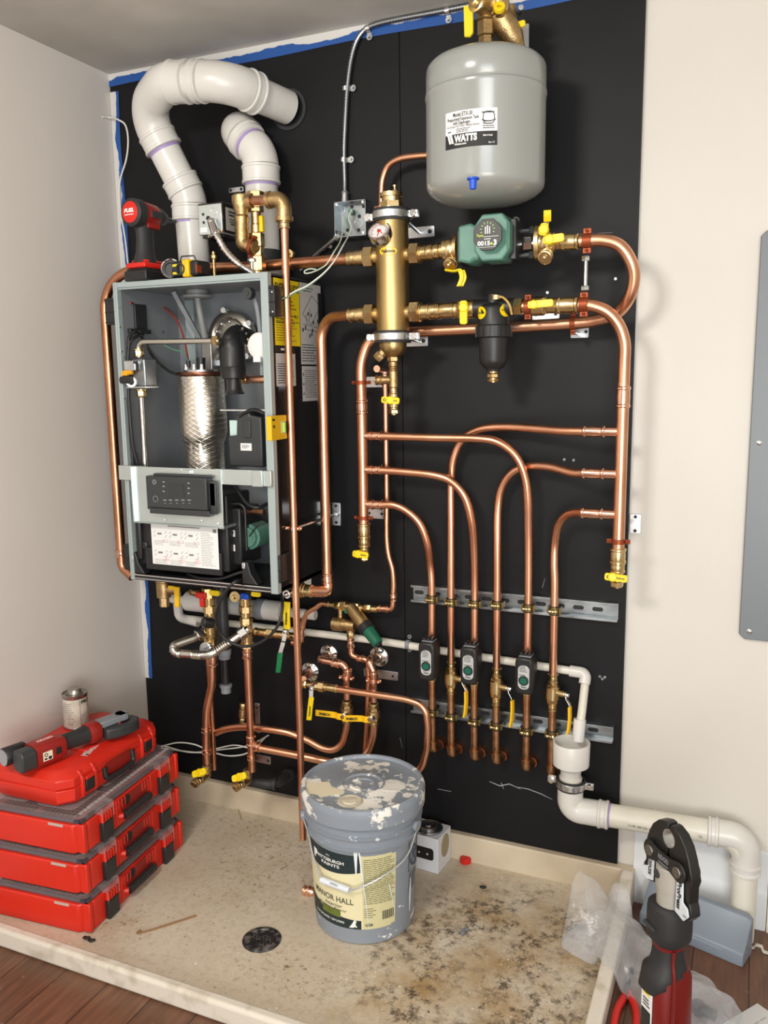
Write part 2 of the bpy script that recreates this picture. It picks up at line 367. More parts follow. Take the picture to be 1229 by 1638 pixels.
for a in ((1.22,-.6,.3,.24),(1.43,-.2,.22,.2)): dirt = math2('MAXIMUM', dirt, math2('MULTIPLY', spot(*a), .85))
dl_ = spot(.72,-.2,.26,.2)
for a in ((.55,-.24,.10,.12),(.5,-.1,.3,.12),(.40,-.62,.12,.12),(.62,-.3,.34,.3),(.9,-.62,.3,.16)): dl_ = math2('MAXIMUM', dl_, math2('MULTIPLY', spot(*a), .75))
tan = math2('MULTIPLY', ramp(noise(7,8,.72), .38,.66), math2('MULTIPLY', dirt, 1.7))
base = mix(tan, base, s(166,138,96))
tan2 = math2('MULTIPLY', ramp(noise(9,6,.7), .45,.7), math2('MULTIPLY', dl_, .8))
base = mix(tan2, base, s(176,152,116))
dk = math2('MULTIPLY', ramp(noise(38,10,.82), .485,.575), math2('MULTIPLY', ramp(dirt, .10,.45), ramp(noise(8,5,.65), .38,.54)))
base = mix(math2('MULTIPLY', dk, .9), base, s(62,47,34))
dk2 = math2('MULTIPLY', ramp(noise(50,9,.8), .55,.61), ramp(dl_, .15,.6))
base = mix(math2('MULTIPLY', dk2, .85), base, s(74,56,40))
spk = math2('MULTIPLY', ramp(noise(70,4,.7), .645,.685), ramp(noise(4,3), .42,.6))
base = mix(spk, base, s(96,78,60))
wht = math2('MULTIPLY', ramp(noise(130,2,.5), .72,.74), .8)
base = mix(wht, base, s(240,236,228))
l.new(base, b.inputs['Base Color']); b.inputs['Roughness'].default_value = .5
M['pan'] = pm
pw = MB(); XR0, XR1, YF0, YF1 = 1.583, 1.617, -.772, -.802
pan = thing('shower_pan', 'cream shower pan with brown stains under the plumbing', 'shower pan', (0,0,0))
MB().bx(.002,YF0+.002,0,XR0-.002,-.018,.02).build('pan_floor', 'pan', pan)
cb = mat('pan_curb_paint', s(214,206,192), 0, .5, s(188,178,160), 22, lo=.5, hi=.72)
MB().bx(.002,YF1,0,XR1,YF0,.052).build('front_curb', cb, pan, bevel=.009, seg=3)
MB().prism([(-.018,0),(-.018,.102),(-.06,.098),(-.13,.058),(YF0-.001,.052),(YF0-.001,0)], (XR0,0,0), EY, EZ, V((XR1-XR0,0,0))).build('side_curb', cb, pan, bevel=.007, seg=3)
MB().bx(.002,-.018,0,XR1,YB-.001,.0985).build('back_ledge', mat('ledge_paint', s(206,192,168), 0, .55, s(186,170,146), 6), pan, bevel=.004)
# drain
dr = thing('floor_drain', 'round dark metal drain grate in the pan floor', 'drain', (.786,-.556,.02))
dm = mat('corroded_drain', (.05,.05,.055), .7, .4, (.35,.34,.33), 60, lo=.45, hi=.7)
c = fl(419,1503,.021)
MB().lathe(c-EZ*.0008, EZ, [(0,.049),(.0025,.049),(.0045,.046),(.0045,.0365),(.003,.036)], 40).build('rim', dm, dr)
g = MB()
for i in range(-3,4):
    for j in range(-3,4):
        if i*i+j*j < 11: g.box(c+V((i*.0095+.0047*(j%2), j*.0088, .0030)), (.0052,.0045,.0018))
g.build('grate_hole', 'ink', dr, smooth=0)
# ================= white flue pipes over the boiler =================
def seg_sleeve(b, a, c, r, lip=.002):
    a, c = V(a), V(c); L = (c-a).length; b.lathe(a, c-a, [(0,r-.001),(.002,r+lip),(.007,r+lip),(.009,r),(L-.009,r),(L-.007,r+lip),(L-.002,r+lip),(L,r-.001)], 28)
def on(a, c, f): return V(a).lerp(V(c), f)
PR = .0445
vt = thing('flue_pipe', 'white flue pipe looping left over the boiler and into the wall', 'pipe', at(312,415,-.09))
a0, a1, a2, a3, a4, a5 = at(313,426,-.09), at(303,318,-.09), at(231,176,-.15), at(264,132,-.21), at(362,129,-.20), at(460,172,-.004)
a0.z = 1.679
MB().tube(fil([a0,a1,a2,a3,a4,a5], [.09,.075,.075,.10], 9), PR, 28).build('pipe_run', 'pvc', vt)
b = MB()
e1 = fil([a0,a1,a2], .09, 9)[1:-1]; b.tube(e1, PR+.0042, 28)
e2 = fil([a1,a2,a3,a4], [.075,.075], 9)[1:-1]; b.tube(e2, PR+.0058, 28)
e3 = fil([a3,a4,a5], .10, 9)[1:-1]; b.tube(e3, PR+.0062, 28); each(b, 'elbow', 'pvc', vt)
d = (a1-a2).normalized(); b = MB()
seg_sleeve(b, e1[0]-EZ*.045, e1[0], PR+.0065); seg_sleeve(b, e1[-1], e1[-1]-d*.042, PR+.0065)
seg_sleeve(b, e2[0], e2[0]+d*.045, PR+.0075)
d3 = (a4-a3).normalized(); seg_sleeve(b, e2[-1]-d3*.004, e2[-1]+d3*.05, PR+.0085); seg_sleeve(b, e3[0], e3[0]-d3*.03, PR+.0075)
d4 = (a5-a4).normalized(); seg_sleeve(b, e3[-1], e3[-1]+d4*.034, PR+.0085); each(b, 'coupling', 'pvc', vt)
b = MB(); b.ring(e1[0]-EZ*.0475, EZ, PR+.0002, PR+.0012, .006); b.ring(e2[0]+d*.049, d, PR+.0002, PR+.0012, .008); each(b, 'primer_stain', 'purple', vt)
b = MB().cyl((a0.x,a0.y,1.678), (a0.x,a0.y,1.692), .056, .052, 32); b.build('base_collar', 'pvc', vt)
b = MB().ring(at(462,175,-.0025), EY, PR+.001, PR+.010, .004, 32); b.build('wall_gap', 'black_soft', vt)
vi = thing('flue_pipe', 'shorter white air intake pipe bending behind the looping flue pipe', 'pipe', at(424,420,-.09))
c0, c1, c2, c3 = at(423,430,-.09), at(421,246,-.09), at(376,206,-.078), None; c0.z = 1.679; c1.x = c0.x; c3 = V((c2.x,-.001,c2.z))
MB().tube(fil([c0,c1,c2,c3], [.07,.045], 9), PR, 28).build('pipe_run', 'pvc', vi)
e1 = fil([c0,c1,c2], .07, 9)[1:-1]; e2 = fil([c1,c2,c3], .045, 9)[1:-1]
each(MB().tube(e1, PR+.0045, 28).tube(e2, PR+.006, 28), 'elbow', 'pvc', vi)
d = (c2-c1).normalized(); b = MB(); seg_sleeve(b, e1[0]-EZ*.048, e1[0], PR+.0065); seg_sleeve(b, e2[0]-d*.002, e2[0]-d*.03, PR+.0075); each(b, 'coupling', 'pvc', vi)
b = MB(); b.ring(e1[0]-EZ*.0505, EZ, PR+.0002, PR+.0012, .007); b.ring(e2[0]-d*.034, d, PR+.0002, PR+.0012, .010); each(b, 'primer_stain', 'purple', vi)
MB().cyl((c0.x,c0.y,1.731), (c0.x,c0.y,1.765), PR+.0015, None, 30).build('rubber_boot', 'dark_grey', vi)
MB().cyl((c0.x,c0.y,1.678), (c0.x,c0.y,1.731), .052, .051, 32).build('base_collar', 'pvc', vi)

# ================= the boiler =================
BX0, BX1, BY0, BY1, BZ0, BZ1 = .232, .717, -.31, -.02, .852, 1.677
bo = thing('boiler', 'open-fronted wall boiler with its burner and control panel exposed', 'boiler', ((BX0+BX1)/2,-.02,BZ0))
T = .010
MB().bx(BX1-T,BY0+.018,BZ0,BX1,BY1,BZ1-.004).build('side_panel', 'black_gloss', bo, bevel=.002)
MB().bx(BX0,BY0+.018,BZ0,BX0+T,BY1,BZ1-.004).build('side_panel', 'black_gloss', bo, bevel=.002)
MB().bx(BX0,BY0+.018,BZ1-.012,BX1,BY1,BZ1).build('top_panel', mat('dark_top_paint', (.03,.03,.032), 0, .35), bo, bevel=.002)
MB().bx(BX0,BY0+.018,BZ0,BX1,BY1,BZ0+.012).build('bottom_panel', 'black', bo)
b = MB().bx(BX0+T,BY1-.024,BZ0+.012,BX1-T,BY1-.012,BZ1-.012)
b.bx(BX0+T+.0002,BY0+.02,BZ0+.012,BX0+T+.002,BY1-.024,BZ1-.012); b.bx(BX1-T-.002,BY0+.02,BZ0+.012,BX1-T-.0002,BY1-.024,BZ1-.012); b.bx(BX0+T,BY0+.02,BZ1-.015,BX1-T,BY1-.024,BZ1-.0122)
b.build('inner_lining', 'interior', bo)
b = MB().bx(BX0-.001,BY0,BZ0-.001,BX0+.013,BY0+.0185,BZ1+.001)
b.bx(BX0+.001,BY0-.002,BZ0+.002,BX0+.006,BY0+.001,BZ1-.002); b.build('front_stile', 'frame', bo, bevel=.0012)
MB().bx(BX1-.020,BY0,BZ0-.001,BX1+.002,BY0+.0185,BZ1+.001).build('front_stile', 'frame', bo, bevel=.0015)
MB().bx(BX0+.013,BY0+.001,BZ1-.014,BX1-.020,BY0+.0185,BZ1+.0005).bx(BX0+.013,BY0+.004,BZ1-.019,BX1-.020,BY0+.012,BZ1-.014).build('top_rail', 'frame', bo, bevel=.0012)
MB().bx(BX0+.013,BY0+.001,BZ0,BX1-.020,BY0+.0185,BZ0+.016).build('bottom_rail', 'black', bo, bevel=.001)
each(MB().cyl((BX0+.013,BY0-.0005,BZ0+.015), (BX1-.02,BY0-.0005,BZ0+.015), .0022).cyl((BX0+.013,BY0-.0005,BZ0+.005), (BX1-.02,BY0-.0005,BZ0+.005), .0018), 'edge_trim', 'chrome', bo)
MB().bx(BX1-.006,-.045,BZ0+.02,BX1+.004,-.021,BZ1-.03).build('rear_flange', 'black', bo, bevel=.001)
# latches on the cabinet sides
def latch(z0, z1, x0, x1, y0, y1):
    b = MB().bx(x0,y0,z0,x1,y1,z1); m = (z0+z1)/2
    for q in (z0+.004, m-.004, z1-.008): b.bx(x0-.001,y0-.002,q,x1+.001,y0+.002,q+.003)
    return b.build('latch', 'black', bo, bevel=.0015)
q0, q1 = at(166,478,-.30), at(166,520,-.30); latch(q1.z, q0.z, BX0-.034, BX0-.002, -.308, -.285)
q0, q1 = at(198,870,-.30), at(198,910,-.30); latch(q1.z, q0.z, BX0-.022, BX0-.002, -.308, -.285)
q0, q1 = at(432,457,-.30), at(432,507,-.30); o = latch(q1.z, q0.z, BX1+.002, BX1+.018, -.306, -.268)
b = MB()
for z in (q1.z+.012, q0.z-.016): b.ball((BX1+.012,-.3065,z), .0032, 10)
each(b, 'latch_screw', 'chrome', o)
q0, q1 = at(445,888,-.30), at(445,932,-.30); latch(q1.z, q0.z, BX1+.002, BX1+.008, -.305, -.24)
# right side: stickers
def sticker(px0, py0, px1, py1, m, name='sticker', x=BX1+.0006, top=None):
    a, c = side(px0, py0, x), side(px1, py1, x)
    return a.y, c.y, c.z, a.z
XS = BX1+.0008
def plate_x(name, y0, y1, z0, z1, m, x=XS, t=.0006): return MB().bx(x,y0,z0,x+t,y1,z1).build(name, m, bo)
ya, yb = side(439,500,XS).y, side(479,500,XS).y; za, zb = side(440,552,XS).z, side(440,444,XS).z
m_y = mat('yellow_sticker', s(226,204,20), 0, .5)
o = plate_x('energy_label', ya, yb, za, zb, m_y); h = zb-za; w = yb-ya
def sx_(parent, mm, y, z): return V((XS+.0012, y, z))
txt(o, 'ENERGYGUIDE', (XS+.0010,(ya+yb)/2,zb-.022), EY, EZ, .026, 'ink', fit=w*.92, bold=.03)
b = MB(); lines(b, (XS+.0010,ya+.006,zb-.115), EY, EZ, w*.86, .075, 8, .25)
b.bx(XS+.0007,ya+.004,za+h*.36,XS+.0011,yb-.004,za+h*.37); lines(b, (XS+.0010,ya+.006,za+.01), EY, EZ, w*.86, h*.30, 8, .22); b.build('print', 'ink', o)
txt(o, '95.0', (XS+.0010,yb-.02,za+h*.45), EY, EZ, .013, 'ink', bold=.015)
y2 = side(516,520,XS).y; zt = side(484,452,XS).z; zm = side(484,584,XS).z; zl = side(486,642,XS).z
m_w = mat('grey_white_sticker', s(188,188,186), 0, .5)
o = plate_x('instruction_label', yb+.004, min(y2,-.026), zm+.002, zt, m_w); W_ = min(y2,-.026)-yb-.004
b = MB(); lines(b, (XS+.0010,yb+.008,zm+.008), EY, EZ, W_*.85, .05, 7, .3); lines(b, (XS+.0010,yb+.012,zt-.024), EY, EZ, W_*.7, .014, 2, .3)
for k in range(10):
    y, z = yb+.012+RN.random()*(W_-.03), zm+.07+RN.random()*.07; b.bx(XS+.0007,y,z,XS+.001,y+.006,z+.010)
for (u0,v0,u1,v1) in ((.1,.62,.55,.86),(.55,.86,.95,.74),(.1,.62,.5,.5),(.5,.5,.95,.74),(.1,.5,.9,.47),(.1,.44,.9,.42),(.25,.62,.3,.5),(.45,.7,.4,.55)):
    p, q = V((XS+.001,yb+.004+u0*W_,zm+v0*(zt-zm))), V((XS+.001,yb+.004+u1*W_,zm+v1*(zt-zm))); b.cyl(p, q, .0006, seg=5)
b.build('print', 'ink', o)
o = plate_x('warning_label', yb+.006, min(y2,-.026)-.006, zl, zm-.003, m_w)
b = MB(); lines(b, (XS+.001,yb+.018,zl+.008), EY, EZ, W_*.72, zm-zl-.02, 14, .28)
for k in range(3): z = zl+.014+k*(zm-zl-.02)/3; b.prism([(0,0),(.008,0),(.004,.008)], (XS+.0007,yb+.008,z+.004), EY, EZ, V((.0004,0,0)))
b.build('print', 'ink', o)
y3, y4 = side(441,600,XS).y, side(473,600,XS).y; z3, z4 = side(446,618,XS).z, side(444,565,XS).z
o = plate_x('rating_label', y3+.004, y4, z3, z4, m_w); b = MB(); lines(b, (XS+.001,y3+.01,z3+.006), EY, EZ, (y4-y3)*.5, z4-z3-.03, 9, .35); lines(b, (XS+.001,y4-.03,z3+.006), EY, EZ, .02, z4-z3-.02, 12, .35); b.build('print', 'ink', o)
o = MB().bx(XS,y3,z4+.003,XS+.0005,y4-.002,z4+.018).build('danger_label', 'ink', bo); b = MB(); b.bx(XS+.0006,y3+.03,z4+.008,XS+.0009,y3+.06,z4+.013); b.build('print', 'white_ink', o)
# ---- inside: heat exchanger wrapped in foil ----
foil = bpy.data.materials.new('foil_wrap'); foil.use_nodes = True; nt = foil.node_tree; n, l = nt.nodes, nt.links; b_ = n['Principled BSDF']
b_.inputs['Metallic'].default_value = 1; b_.inputs['Roughness'].default_value = .30; b_.inputs['Base Color'].default_value = (.86,.80,.70,1)
tc = n.new('ShaderNodeTexCoord'); nz = n.new('ShaderNodeTexNoise'); nz.inputs['Scale'].default_value = 18; nz.inputs['Detail'].default_value = 4; l.new(tc.outputs['Object'], nz.inputs['Vector'])
hs = []
for rot in (.55, -.55):
    mp = n.new('ShaderNodeMapping'); mp.inputs['Rotation'].default_value = (0,rot,0); l.new(tc.outputs['Object'], mp.inputs[0])
    wv = n.new('ShaderNodeTexWave'); wv.bands_direction = 'Z'; wv.inputs['Scale'].default_value = 26; wv.inputs['Distortion'].default_value = .6; l.new(mp.outputs[0], wv.inputs['Vector'])
    rp = n.new('ShaderNodeValToRGB'); rp.color_ramp.elements[0].position = .90; rp.color_ramp.elements[1].position = 1; l.new(wv.outputs['Fac'], rp.inputs[0]); hs.append(rp.outputs[0])
mxh = n.new('ShaderNodeMath'); mxh.operation = 'MAXIMUM'; l.new(hs[0], mxh.inputs[0]); l.new(hs[1], mxh.inputs[1])
mh = n.new('ShaderNodeMath'); mh.operation = 'MULTIPLY_ADD'; l.new(mxh.outputs[0], mh.inputs[0]); mh.inputs[1].default_value = .3; l.new(nz.outputs['Fac'], mh.inputs[2])
bp = n.new('ShaderNodeBump'); bp.inputs['Strength'].default_value = .42; bp.inputs['Distance'].default_value = .006; l.new(mh.outputs[0], bp.inputs['Height']); l.new(bp.outputs[0], b_.inputs['Normal'])
yc = -.16; hx = at(322,600,yc); hb = at(325,752,yc).z
f = MB(); NS = 48; prof = [(0,.060),(.004,.064),(.03,.065),(.07,.066),(.12,.067),(.16,.066),(.185,.061),(.19,.057),(.225,.056),(hx.z-hb+.02,.056)]
for t, r in prof:
    for k in range(NS):
        a = 2*pi*k/NS; rr = r*(1+.022*math.sin(5*a+t*37)+.014*math.sin(11*a-t*70)); f.v.append(V((hx.x+rr*math.cos(a), yc+rr*math.sin(a), hx.z-t)))
for i in range(len(prof)-1):
    for k in range(NS): k2 = (k+1) % NS; f.f.append([i*NS+k,i*NS+k2,(i+1)*NS+k2,(i+1)*NS+k]); f.mi.append(0)
f.build('foil_wrapped_exchanger', foil, bo)
MB().lathe((hx.x,yc,hx.z), EZ, [(0,.058),(0,.0665),(.004,.068),(.009,.0665),(.009,.03),(.009,.001)], 40).build('burner_ring', mat('burnt_copper', (.20,.08,.05), .9, .35), bo)
MB().cyl((hx.x,yc,hx.z+.009), (hx.x,yc,hx.z+.014), .05).build('burner_plate', 'zinc', bo)
b = MB()
for dx, dy in ((-.028,-.03),(.002,-.035),(.024,-.03)): b.cyl((hx.x+dx,yc+dy,hx.z+.012), (hx.x+dx,yc+dy,hx.z+.03), .004).ball((hx.x+dx,yc+dy,hx.z+.018), .0055, 10)
each(b, 'igniter', 'white', bo)
b = MB().cyl((hx.x+.016,yc-.02,hx.z+.016), (hx.x+.016,yc-.02,hx.z+.048), .011, .013); b.cyl((hx.x-.02,yc-.03,hx.z+.024), (hx.x-.02,yc-.03,hx.z+.04), .006); b.build('igniter_boot', 'black', bo)
# fan: round cast housing and its duct
fc = at(368,540,-.10)
b = MB().lathe(fc+EY*.03, -EY, [(0,.07),(.004,.074),(.03,.074),(.034,.068),(.036,.058),(.030,.05),(.034,.04),(.034,.001)], 40); b.build('fan_housing', mat('cast_aluminium', (.40,.38,.33), 1, .34), bo)
b = MB()
for k in range(10): a = k*2*pi/10+.2; b.ball(fc+V((math.cos(a)*.044,-.006,math.sin(a)*.044)), .006, 10); 
for k in range(5): a = k*2*pi/5+.5; b.cyl(fc+V((math.cos(a)*.078,.01,math.sin(a)*.078)), fc+V((math.cos(a)*.078,-.008,math.sin(a)*.078)), .008)
each(b, 'fan_bolt', 'zinc', bo)
d0, d1 = at(331,545,-.11), at(350,604,-.11); b = MB().bx(d0.x,-.14,hx.z+.012,d1.x,-.08,d0.z); b.bx(d0.x-.006,-.146,hx.z+.010,d1.x+.006,-.074,hx.z+.016); b.build('fan_duct', mat('cast_aluminium_duct', (.34,.34,.33), 1, .4), bo, bevel=.004)
# black mixing pipe in front of the fan
vy = -.225; v0, v1, v2, v3 = at(371,528,vy), at(371,556,vy), at(374,606,vy), at(376,631,vy)
b = MB().lathe(v2, v1-v2, [(0,.020),(.002,.0335),(.03,.0345),(.032,.0355),(.035,.0345),((v1-v2).length,.0345)], 32); b.build('mixing_pipe', 'black', bo)
b = MB().lathe(v1, EZ, [(0,.0345),(.004,.034),(.02,.030),(.034,.021),(.042,.008),(.043,.001)], 32); b.tube(cat([v1+EZ*.0,v1+V((0,-.006,.022)),v1+V((0,.03,.04)),v1+V((0,.09,.03))],5), .022, 24); b.build('pipe_dome', 'black', bo)
MB().lathe(v3, v2-v3, [(0,.0245),(.003,.0255),(.008,.022),(.02,.019),((v2-v3).length,.019)], 28).build('flared_mouth', 'black', bo)
b = MB()
for k in range(9): a = pi*(k/8)*1.15-.4; b.ball(v1+V((math.cos(a)*.038,.022,.018+math.sin(a)*.038)), .0045+.0015*(k%2), 8)
b.build('clamp_chain', 'chrome', bo)
# gas tube, gas valve
gy = -.275; g0, g1, g2 = at(352,545,gy), at(221,547,gy), at(222,560,gy)
MB().tube(fil([g0,g1,g2-EZ*.02], .022), .0078, 16).build('gas_tube', 'steel_tube', bo)
b = MB().hex(at(347,545,gy)+EX*.006, at(341,545,gy), .0135); b.hex(g2-EZ*.0, g2-EZ*.018, .0135); b.cyl(g2, g2+EZ*.003, .0145)
q = at(226,626,gy); b.hex(q+EZ*.002, q-EZ*.016, .0135); b.cyl(q+EZ*.006, q+EZ*.002, .0155); each(b, 'tube_nut', 'brass', bo)
t0, t1 = at(226,636,gy), at(233,750,gy); MB().cyl(t0, V((t0.x,gy,t1.z)), .0078).build('gas_tube', 'steel_tube', bo)
v0_, v1_ = at(214,575,gy), at(243,618,gy)
gv = MB().bx(v0_.x+.008,gy-.02,v1_.z,v1_.x-.004,gy+.03,v0_.z).build('gas_valve', mat('die_cast_valve', (.34,.36,.38), .9, .36), bo, bevel=.004)
q = at(206,578,gy-.03); MB().bx(q.x-.012,gy-.038,q.z-.026,q.x+.028,gy-.018,q.z+.002).build('valve_cover', 'zinc', gv, bevel=.003)
q = at(205,596,gy-.035); MB().cyl(q-EX*.016, q+EX*.014, .006).box(q+V((-.01,0,-.004)), (.02,.01,.008)).build('orange_plug', mat('orange_plug', s(230,160,20), 0, .4), gv, bevel=.001)
q = at(203,608,gy-.04); MB().cyl(q-EX*.018, q+EX*.018, .010).build('black_plug', 'black', gv)
q = at(211,611,gy-.03); MB().ring(q, V((.5,-1,0)), .008, .0145, .016).build('gauge_port', 'white', gv)
q = at(217,587,gy-.03); MB().box(q, (.016,.012,.02)).box(q+V((.004,-.004,.012)), (.01,.01,.008)).build('connector', 'black', gv, bevel=.002)
q = v1_; MB().bx(v0_.x-.006,gy-.03,q.z-.004,v1_.x,gy+.03,q.z).build('valve_foot', 'zinc', gv)
# intake adaptor, brackets
q = at(316,474,-.15); b = MB().lathe(q-EZ*.006, EZ, [(0,.036),(.002,.043),(.008,.043),(.010,.03),(.03,.03)], 32); b.tube([q-EZ*.005, at(320,500,-.145), at(328,540,-.13)], .0095, 14); b.build('intake_adaptor', mat('grey_adaptor', s(128,130,130), 0, .45), bo)
a, c = at(278,466,-.20), at(323,548,-.13); b = MB().tube([a,c], .0085, 4); b.build('diagonal_brace', 'interior', bo, smooth=0)
q0, q1 = at(297,480,-.05), at(312,600,-.05); MB().bx(q0.x,-.058,q1.z,q1.x+.01,-.044,q0.z).build('back_channel', 'frame', bo, bevel=.002)
q = at(401,470,-.26); b = MB().cyl(q+EY*.0, q-EY*.018, .0155, .0145, 24); b.cyl(q-EY*.018, q-EY*.020, .006); b.build('clip_knob', 'dark_grey', bo)
MB().tube(cat([at(408,478,-.24), at(413,500,-.235), at(418,545,-.23), at(420,600,-.22)],5), .007, 10).build('sensor_hose', 'grey_pl', bo)
q = at(414,553,-.25); b = MB().lathe(q+EY*.012, -EY+EX*.0, [(0,.03),(.004,.034),(.012,.034),(.018,.026),(.019,.001)], 28); b.bx(q.x-.012,-.26,q.z-.042,q.x+.01,-.24,q.z-.028); b.build('pressure_switch', 'white', bo)
q = at(398,607,-.18); MB().cyl(q+EX*.055, q-EX*.01, .0105).build('copper_stub', 'copper', bo); MB().hex(q-EX*.004, q-EX*.026, .014).build('stub_nut', 'brass', bo)
# dark trap box lower right
q0, q1 = at(362,664,-.24), at(419,748,-.24); tb = MB().prism([(0,0),(q1.x-q0.x,0),(q1.x-q0.x,.135),(.072,.14),(.07,.150),(.048,.150),(.046,.14),(.030,.14),(.026,.085),(0,.083)], (q0.x,-.235,q1.z), EX, EZ, V((0,.08,0))).build('condensate_trap', 'dark_grey', bo, bevel=.004)
q = at(393,690,-.243); MB().bx(q.x-.010,-.239,q.z-.018,q.x+.012,-.235,q.z+.03).build('trap_rib', 'dark_grey', tb, bevel=.002)
q = at(394,715,-.2365); o = MB().bx(q.x-.018,-.2365,q.z-.010,q.x+.017,-.235,q.z+.010).build('trap_label', 'white', tb); b = MB(); lines(b, (q.x-.013,-.2368,q.z-.004), EX, EZ, .026, .010, 3, .4); b.build('print', 'ink', o)
a, c = at(376,672,-.20), at(386,697,-.20); MB().bx(a.x-.008,-.215,c.z,c.x,-.205,a.z).build('trap_tag', mat('pale_label', s(190,214,208), 0, .5), bo)
a, c = at(352,655,-.24), at(422,657,-.24); MB().bx(a.x,-.24,a.z-.004,BX1-T-.003,-.08,a.z).build('shelf_plate', 'zinc', bo)
MB().tube(cat([at(384,668,-.23),at(392,660,-.235),at(408,656,-.24),at(424,662,-.24)],6), .0055, 10).build('black_hose', 'black', bo)
# left brackets, cables
a, c = side(213,486,.246), side(234,530,.246); MB().bx(.245,a.y,c.z,.252,c.y,a.z).bx(.245,a.y-.03,c.z-.008,.256,c.y+.01,c.z+.004).build('wire_bracket', 'black', bo, bevel=.002)
b = MB(); b.tube(cat([side(205,560,.250),side(208,536,.251),side(222,528,.256),at(240,524,-.13),at(258,528,-.12),at(258,534,-.12),at(240,538,-.14),side(222,537,.258),side(207,552,.252),side(205,600,.252),side(208,680,.251),side(213,745,.252)],6), .0042, 10)
b.tube(cat([side(222,530,.262),at(232,548,-.20),at(246,572,-.20),at(268,592,-.20),at(284,599,-.20)],6), .0040, 10)
b.tube(cat([side(206,640,.258),side(210,690,.258),side(214,720,.258),side(222,748,.262)],5), .0055, 10); each(b, 'cable', 'black', bo)
b = MB().tube(cat([side(208,485,.25),at(240,484,-.12),at(262,492,-.11),at(284,514,-.11),at(296,548,-.13),at(303,588,-.17)],6), .0026, 8); b.build('red_cable', 'wire_r', bo)
b = MB().tube(cat([at(262,552,-.14),at(280,560,-.14),at(296,564,-.14),at(302,580,-.17)],5), .0018, 6); b.build('green_cable', 'wire_g', bo)
b = MB()
for px, py in ((191,491),(192,523),(195,562),(198,571),(199,637)): b.ball(side(px,py,.246), .003, 8)
each(b, 'cabinet_screw', 'chrome', bo)
# control bracket and panel
yb_ = BY0-.004
a, c = at(191,746,yb_), at(424,770,yb_)
zr0, zr1 = at(300,772,yb_).z, at(300,748,yb_).z
b = MB().bx(BX0-.012,yb_-.006,zr0,BX0+.07,yb_+.003,zr1); q = at(343,760,yb_).x; b.bx(q,yb_-.006,zr0,BX1-.055,yb_+.003,zr1); b.bx(BX1-.055,yb_-.014,zr0-.001,BX1-.024,yb_+.003,zr1+.001); b.bx(BX1-.024,yb_-.008,zr0,BX1+.0,yb_+.003,zr1); each(b, 'cross_rail', 'plate', bo, bevel=.0015)
a, c = at(219,745,yb_-.006), at(359,842,yb_-.006)
zp1, zp0 = at(290,748,yb_).z, at(290,838,yb_).z; xp0, xp1 = at(219,790,yb_).x, at(359,790,yb_).x
cp = MB().bx(xp0,yb_-.010,zp0,xp1,yb_-.0065,zp1).bx(xp0,yb_-.022,zp0,xp0+.003,yb_-.007,zp1).bx(xp0,yb_-.018,zp0-.002,xp1,yb_-.007,zp0).bx(xp1-.012,yb_-.010,zp0-.005,xp1,yb_+.05,zp0+.002).build('panel_plate', 'plate', bo, bevel=.001)
yk = yb_-.012; k0, k1 = at(234,762,yk-.02), at(333,815,yk-.02); zk1, zk0 = at(285,763,yk-.02).z, at(285,814,yk-.02).z
ctl = MB().bx(k0.x,yk-.024,zk0,k1.x,yk,zk1).bx(k0.x-.003,yk-.012,zk0+.01,k1.x+.02,yk,zk1-.008).bx(k0.x+.016,yk-.012,zk1-.002,k1.x+.008,yk,zk1+.006).bx(k1.x,yk-.012,zk0-.01,k1.x+.022,yk,zk1-.012).build('control_panel', 'dark_grey', bo, bevel=.003)
MB().bx(k0.x+.006,yk-.022,zk0-.017,k1.x+.004,yk,zk0-.001).bx(k0.x-.003,yk-.02,zk0-.006,k0.x+.008,yk,zk0+.004).build('panel_flap', 'dark_grey', ctl, bevel=.002)
YP = yk-.0246
a, c = at(269,773,YP), at(295,796,YP); MB().bx(a.x,YP-.0006,c.z,c.x,YP,a.z).build('display', mat('lcd_off', (.03,.033,.033), 0, .18), ctl)
b = MB(); W2 = .0050
for px, py in ((262,771),(262,778),(262,786),(302,773),(302,781),(302,789)):
    q = at(px,py,YP); b.bx(q.x-.003,YP-.0006,q.z-.0016,q.x+.003,YP,q.z+.0016)
for px in (264,273,283,293,303):
    q = at(px,800,YP); b.bx(q.x-.005,YP-.0006,q.z-.0012,q.x+.005,YP,q.z+.0012); b.bx(q.x-.003,YP-.0006,q.z-.009,q.x+.003,YP,q.z-.0078)
q = at(247,771,YP)
for r in (.004,.0065): b.ring(q+V((0,-.0003,0)), EY, r-.0007, r+.0003, .0004, 16)
b.ring(at(249,798,YP)+V((0,-.0003,0)), EY, .0075, .0085, .0004, 20); b.build('panel_print', mat('panel_print', s(150,156,156), 0, .5), ctl, smooth=0)
q = at(290,756,YP); MB().bx(q.x-.014,yb_-.018,q.z-.006,q.x+.014,yb_-.01,q.z+.004).build('panel_clip', 'plate', cp, bevel=.001)
b = MB()
for px, py in ((291,752),(264,832),(323,833),(349,838)): b.ball(at(px,py,yb_-.011), .003, 8)
each(b, 'plate_screw', 'zinc', cp)
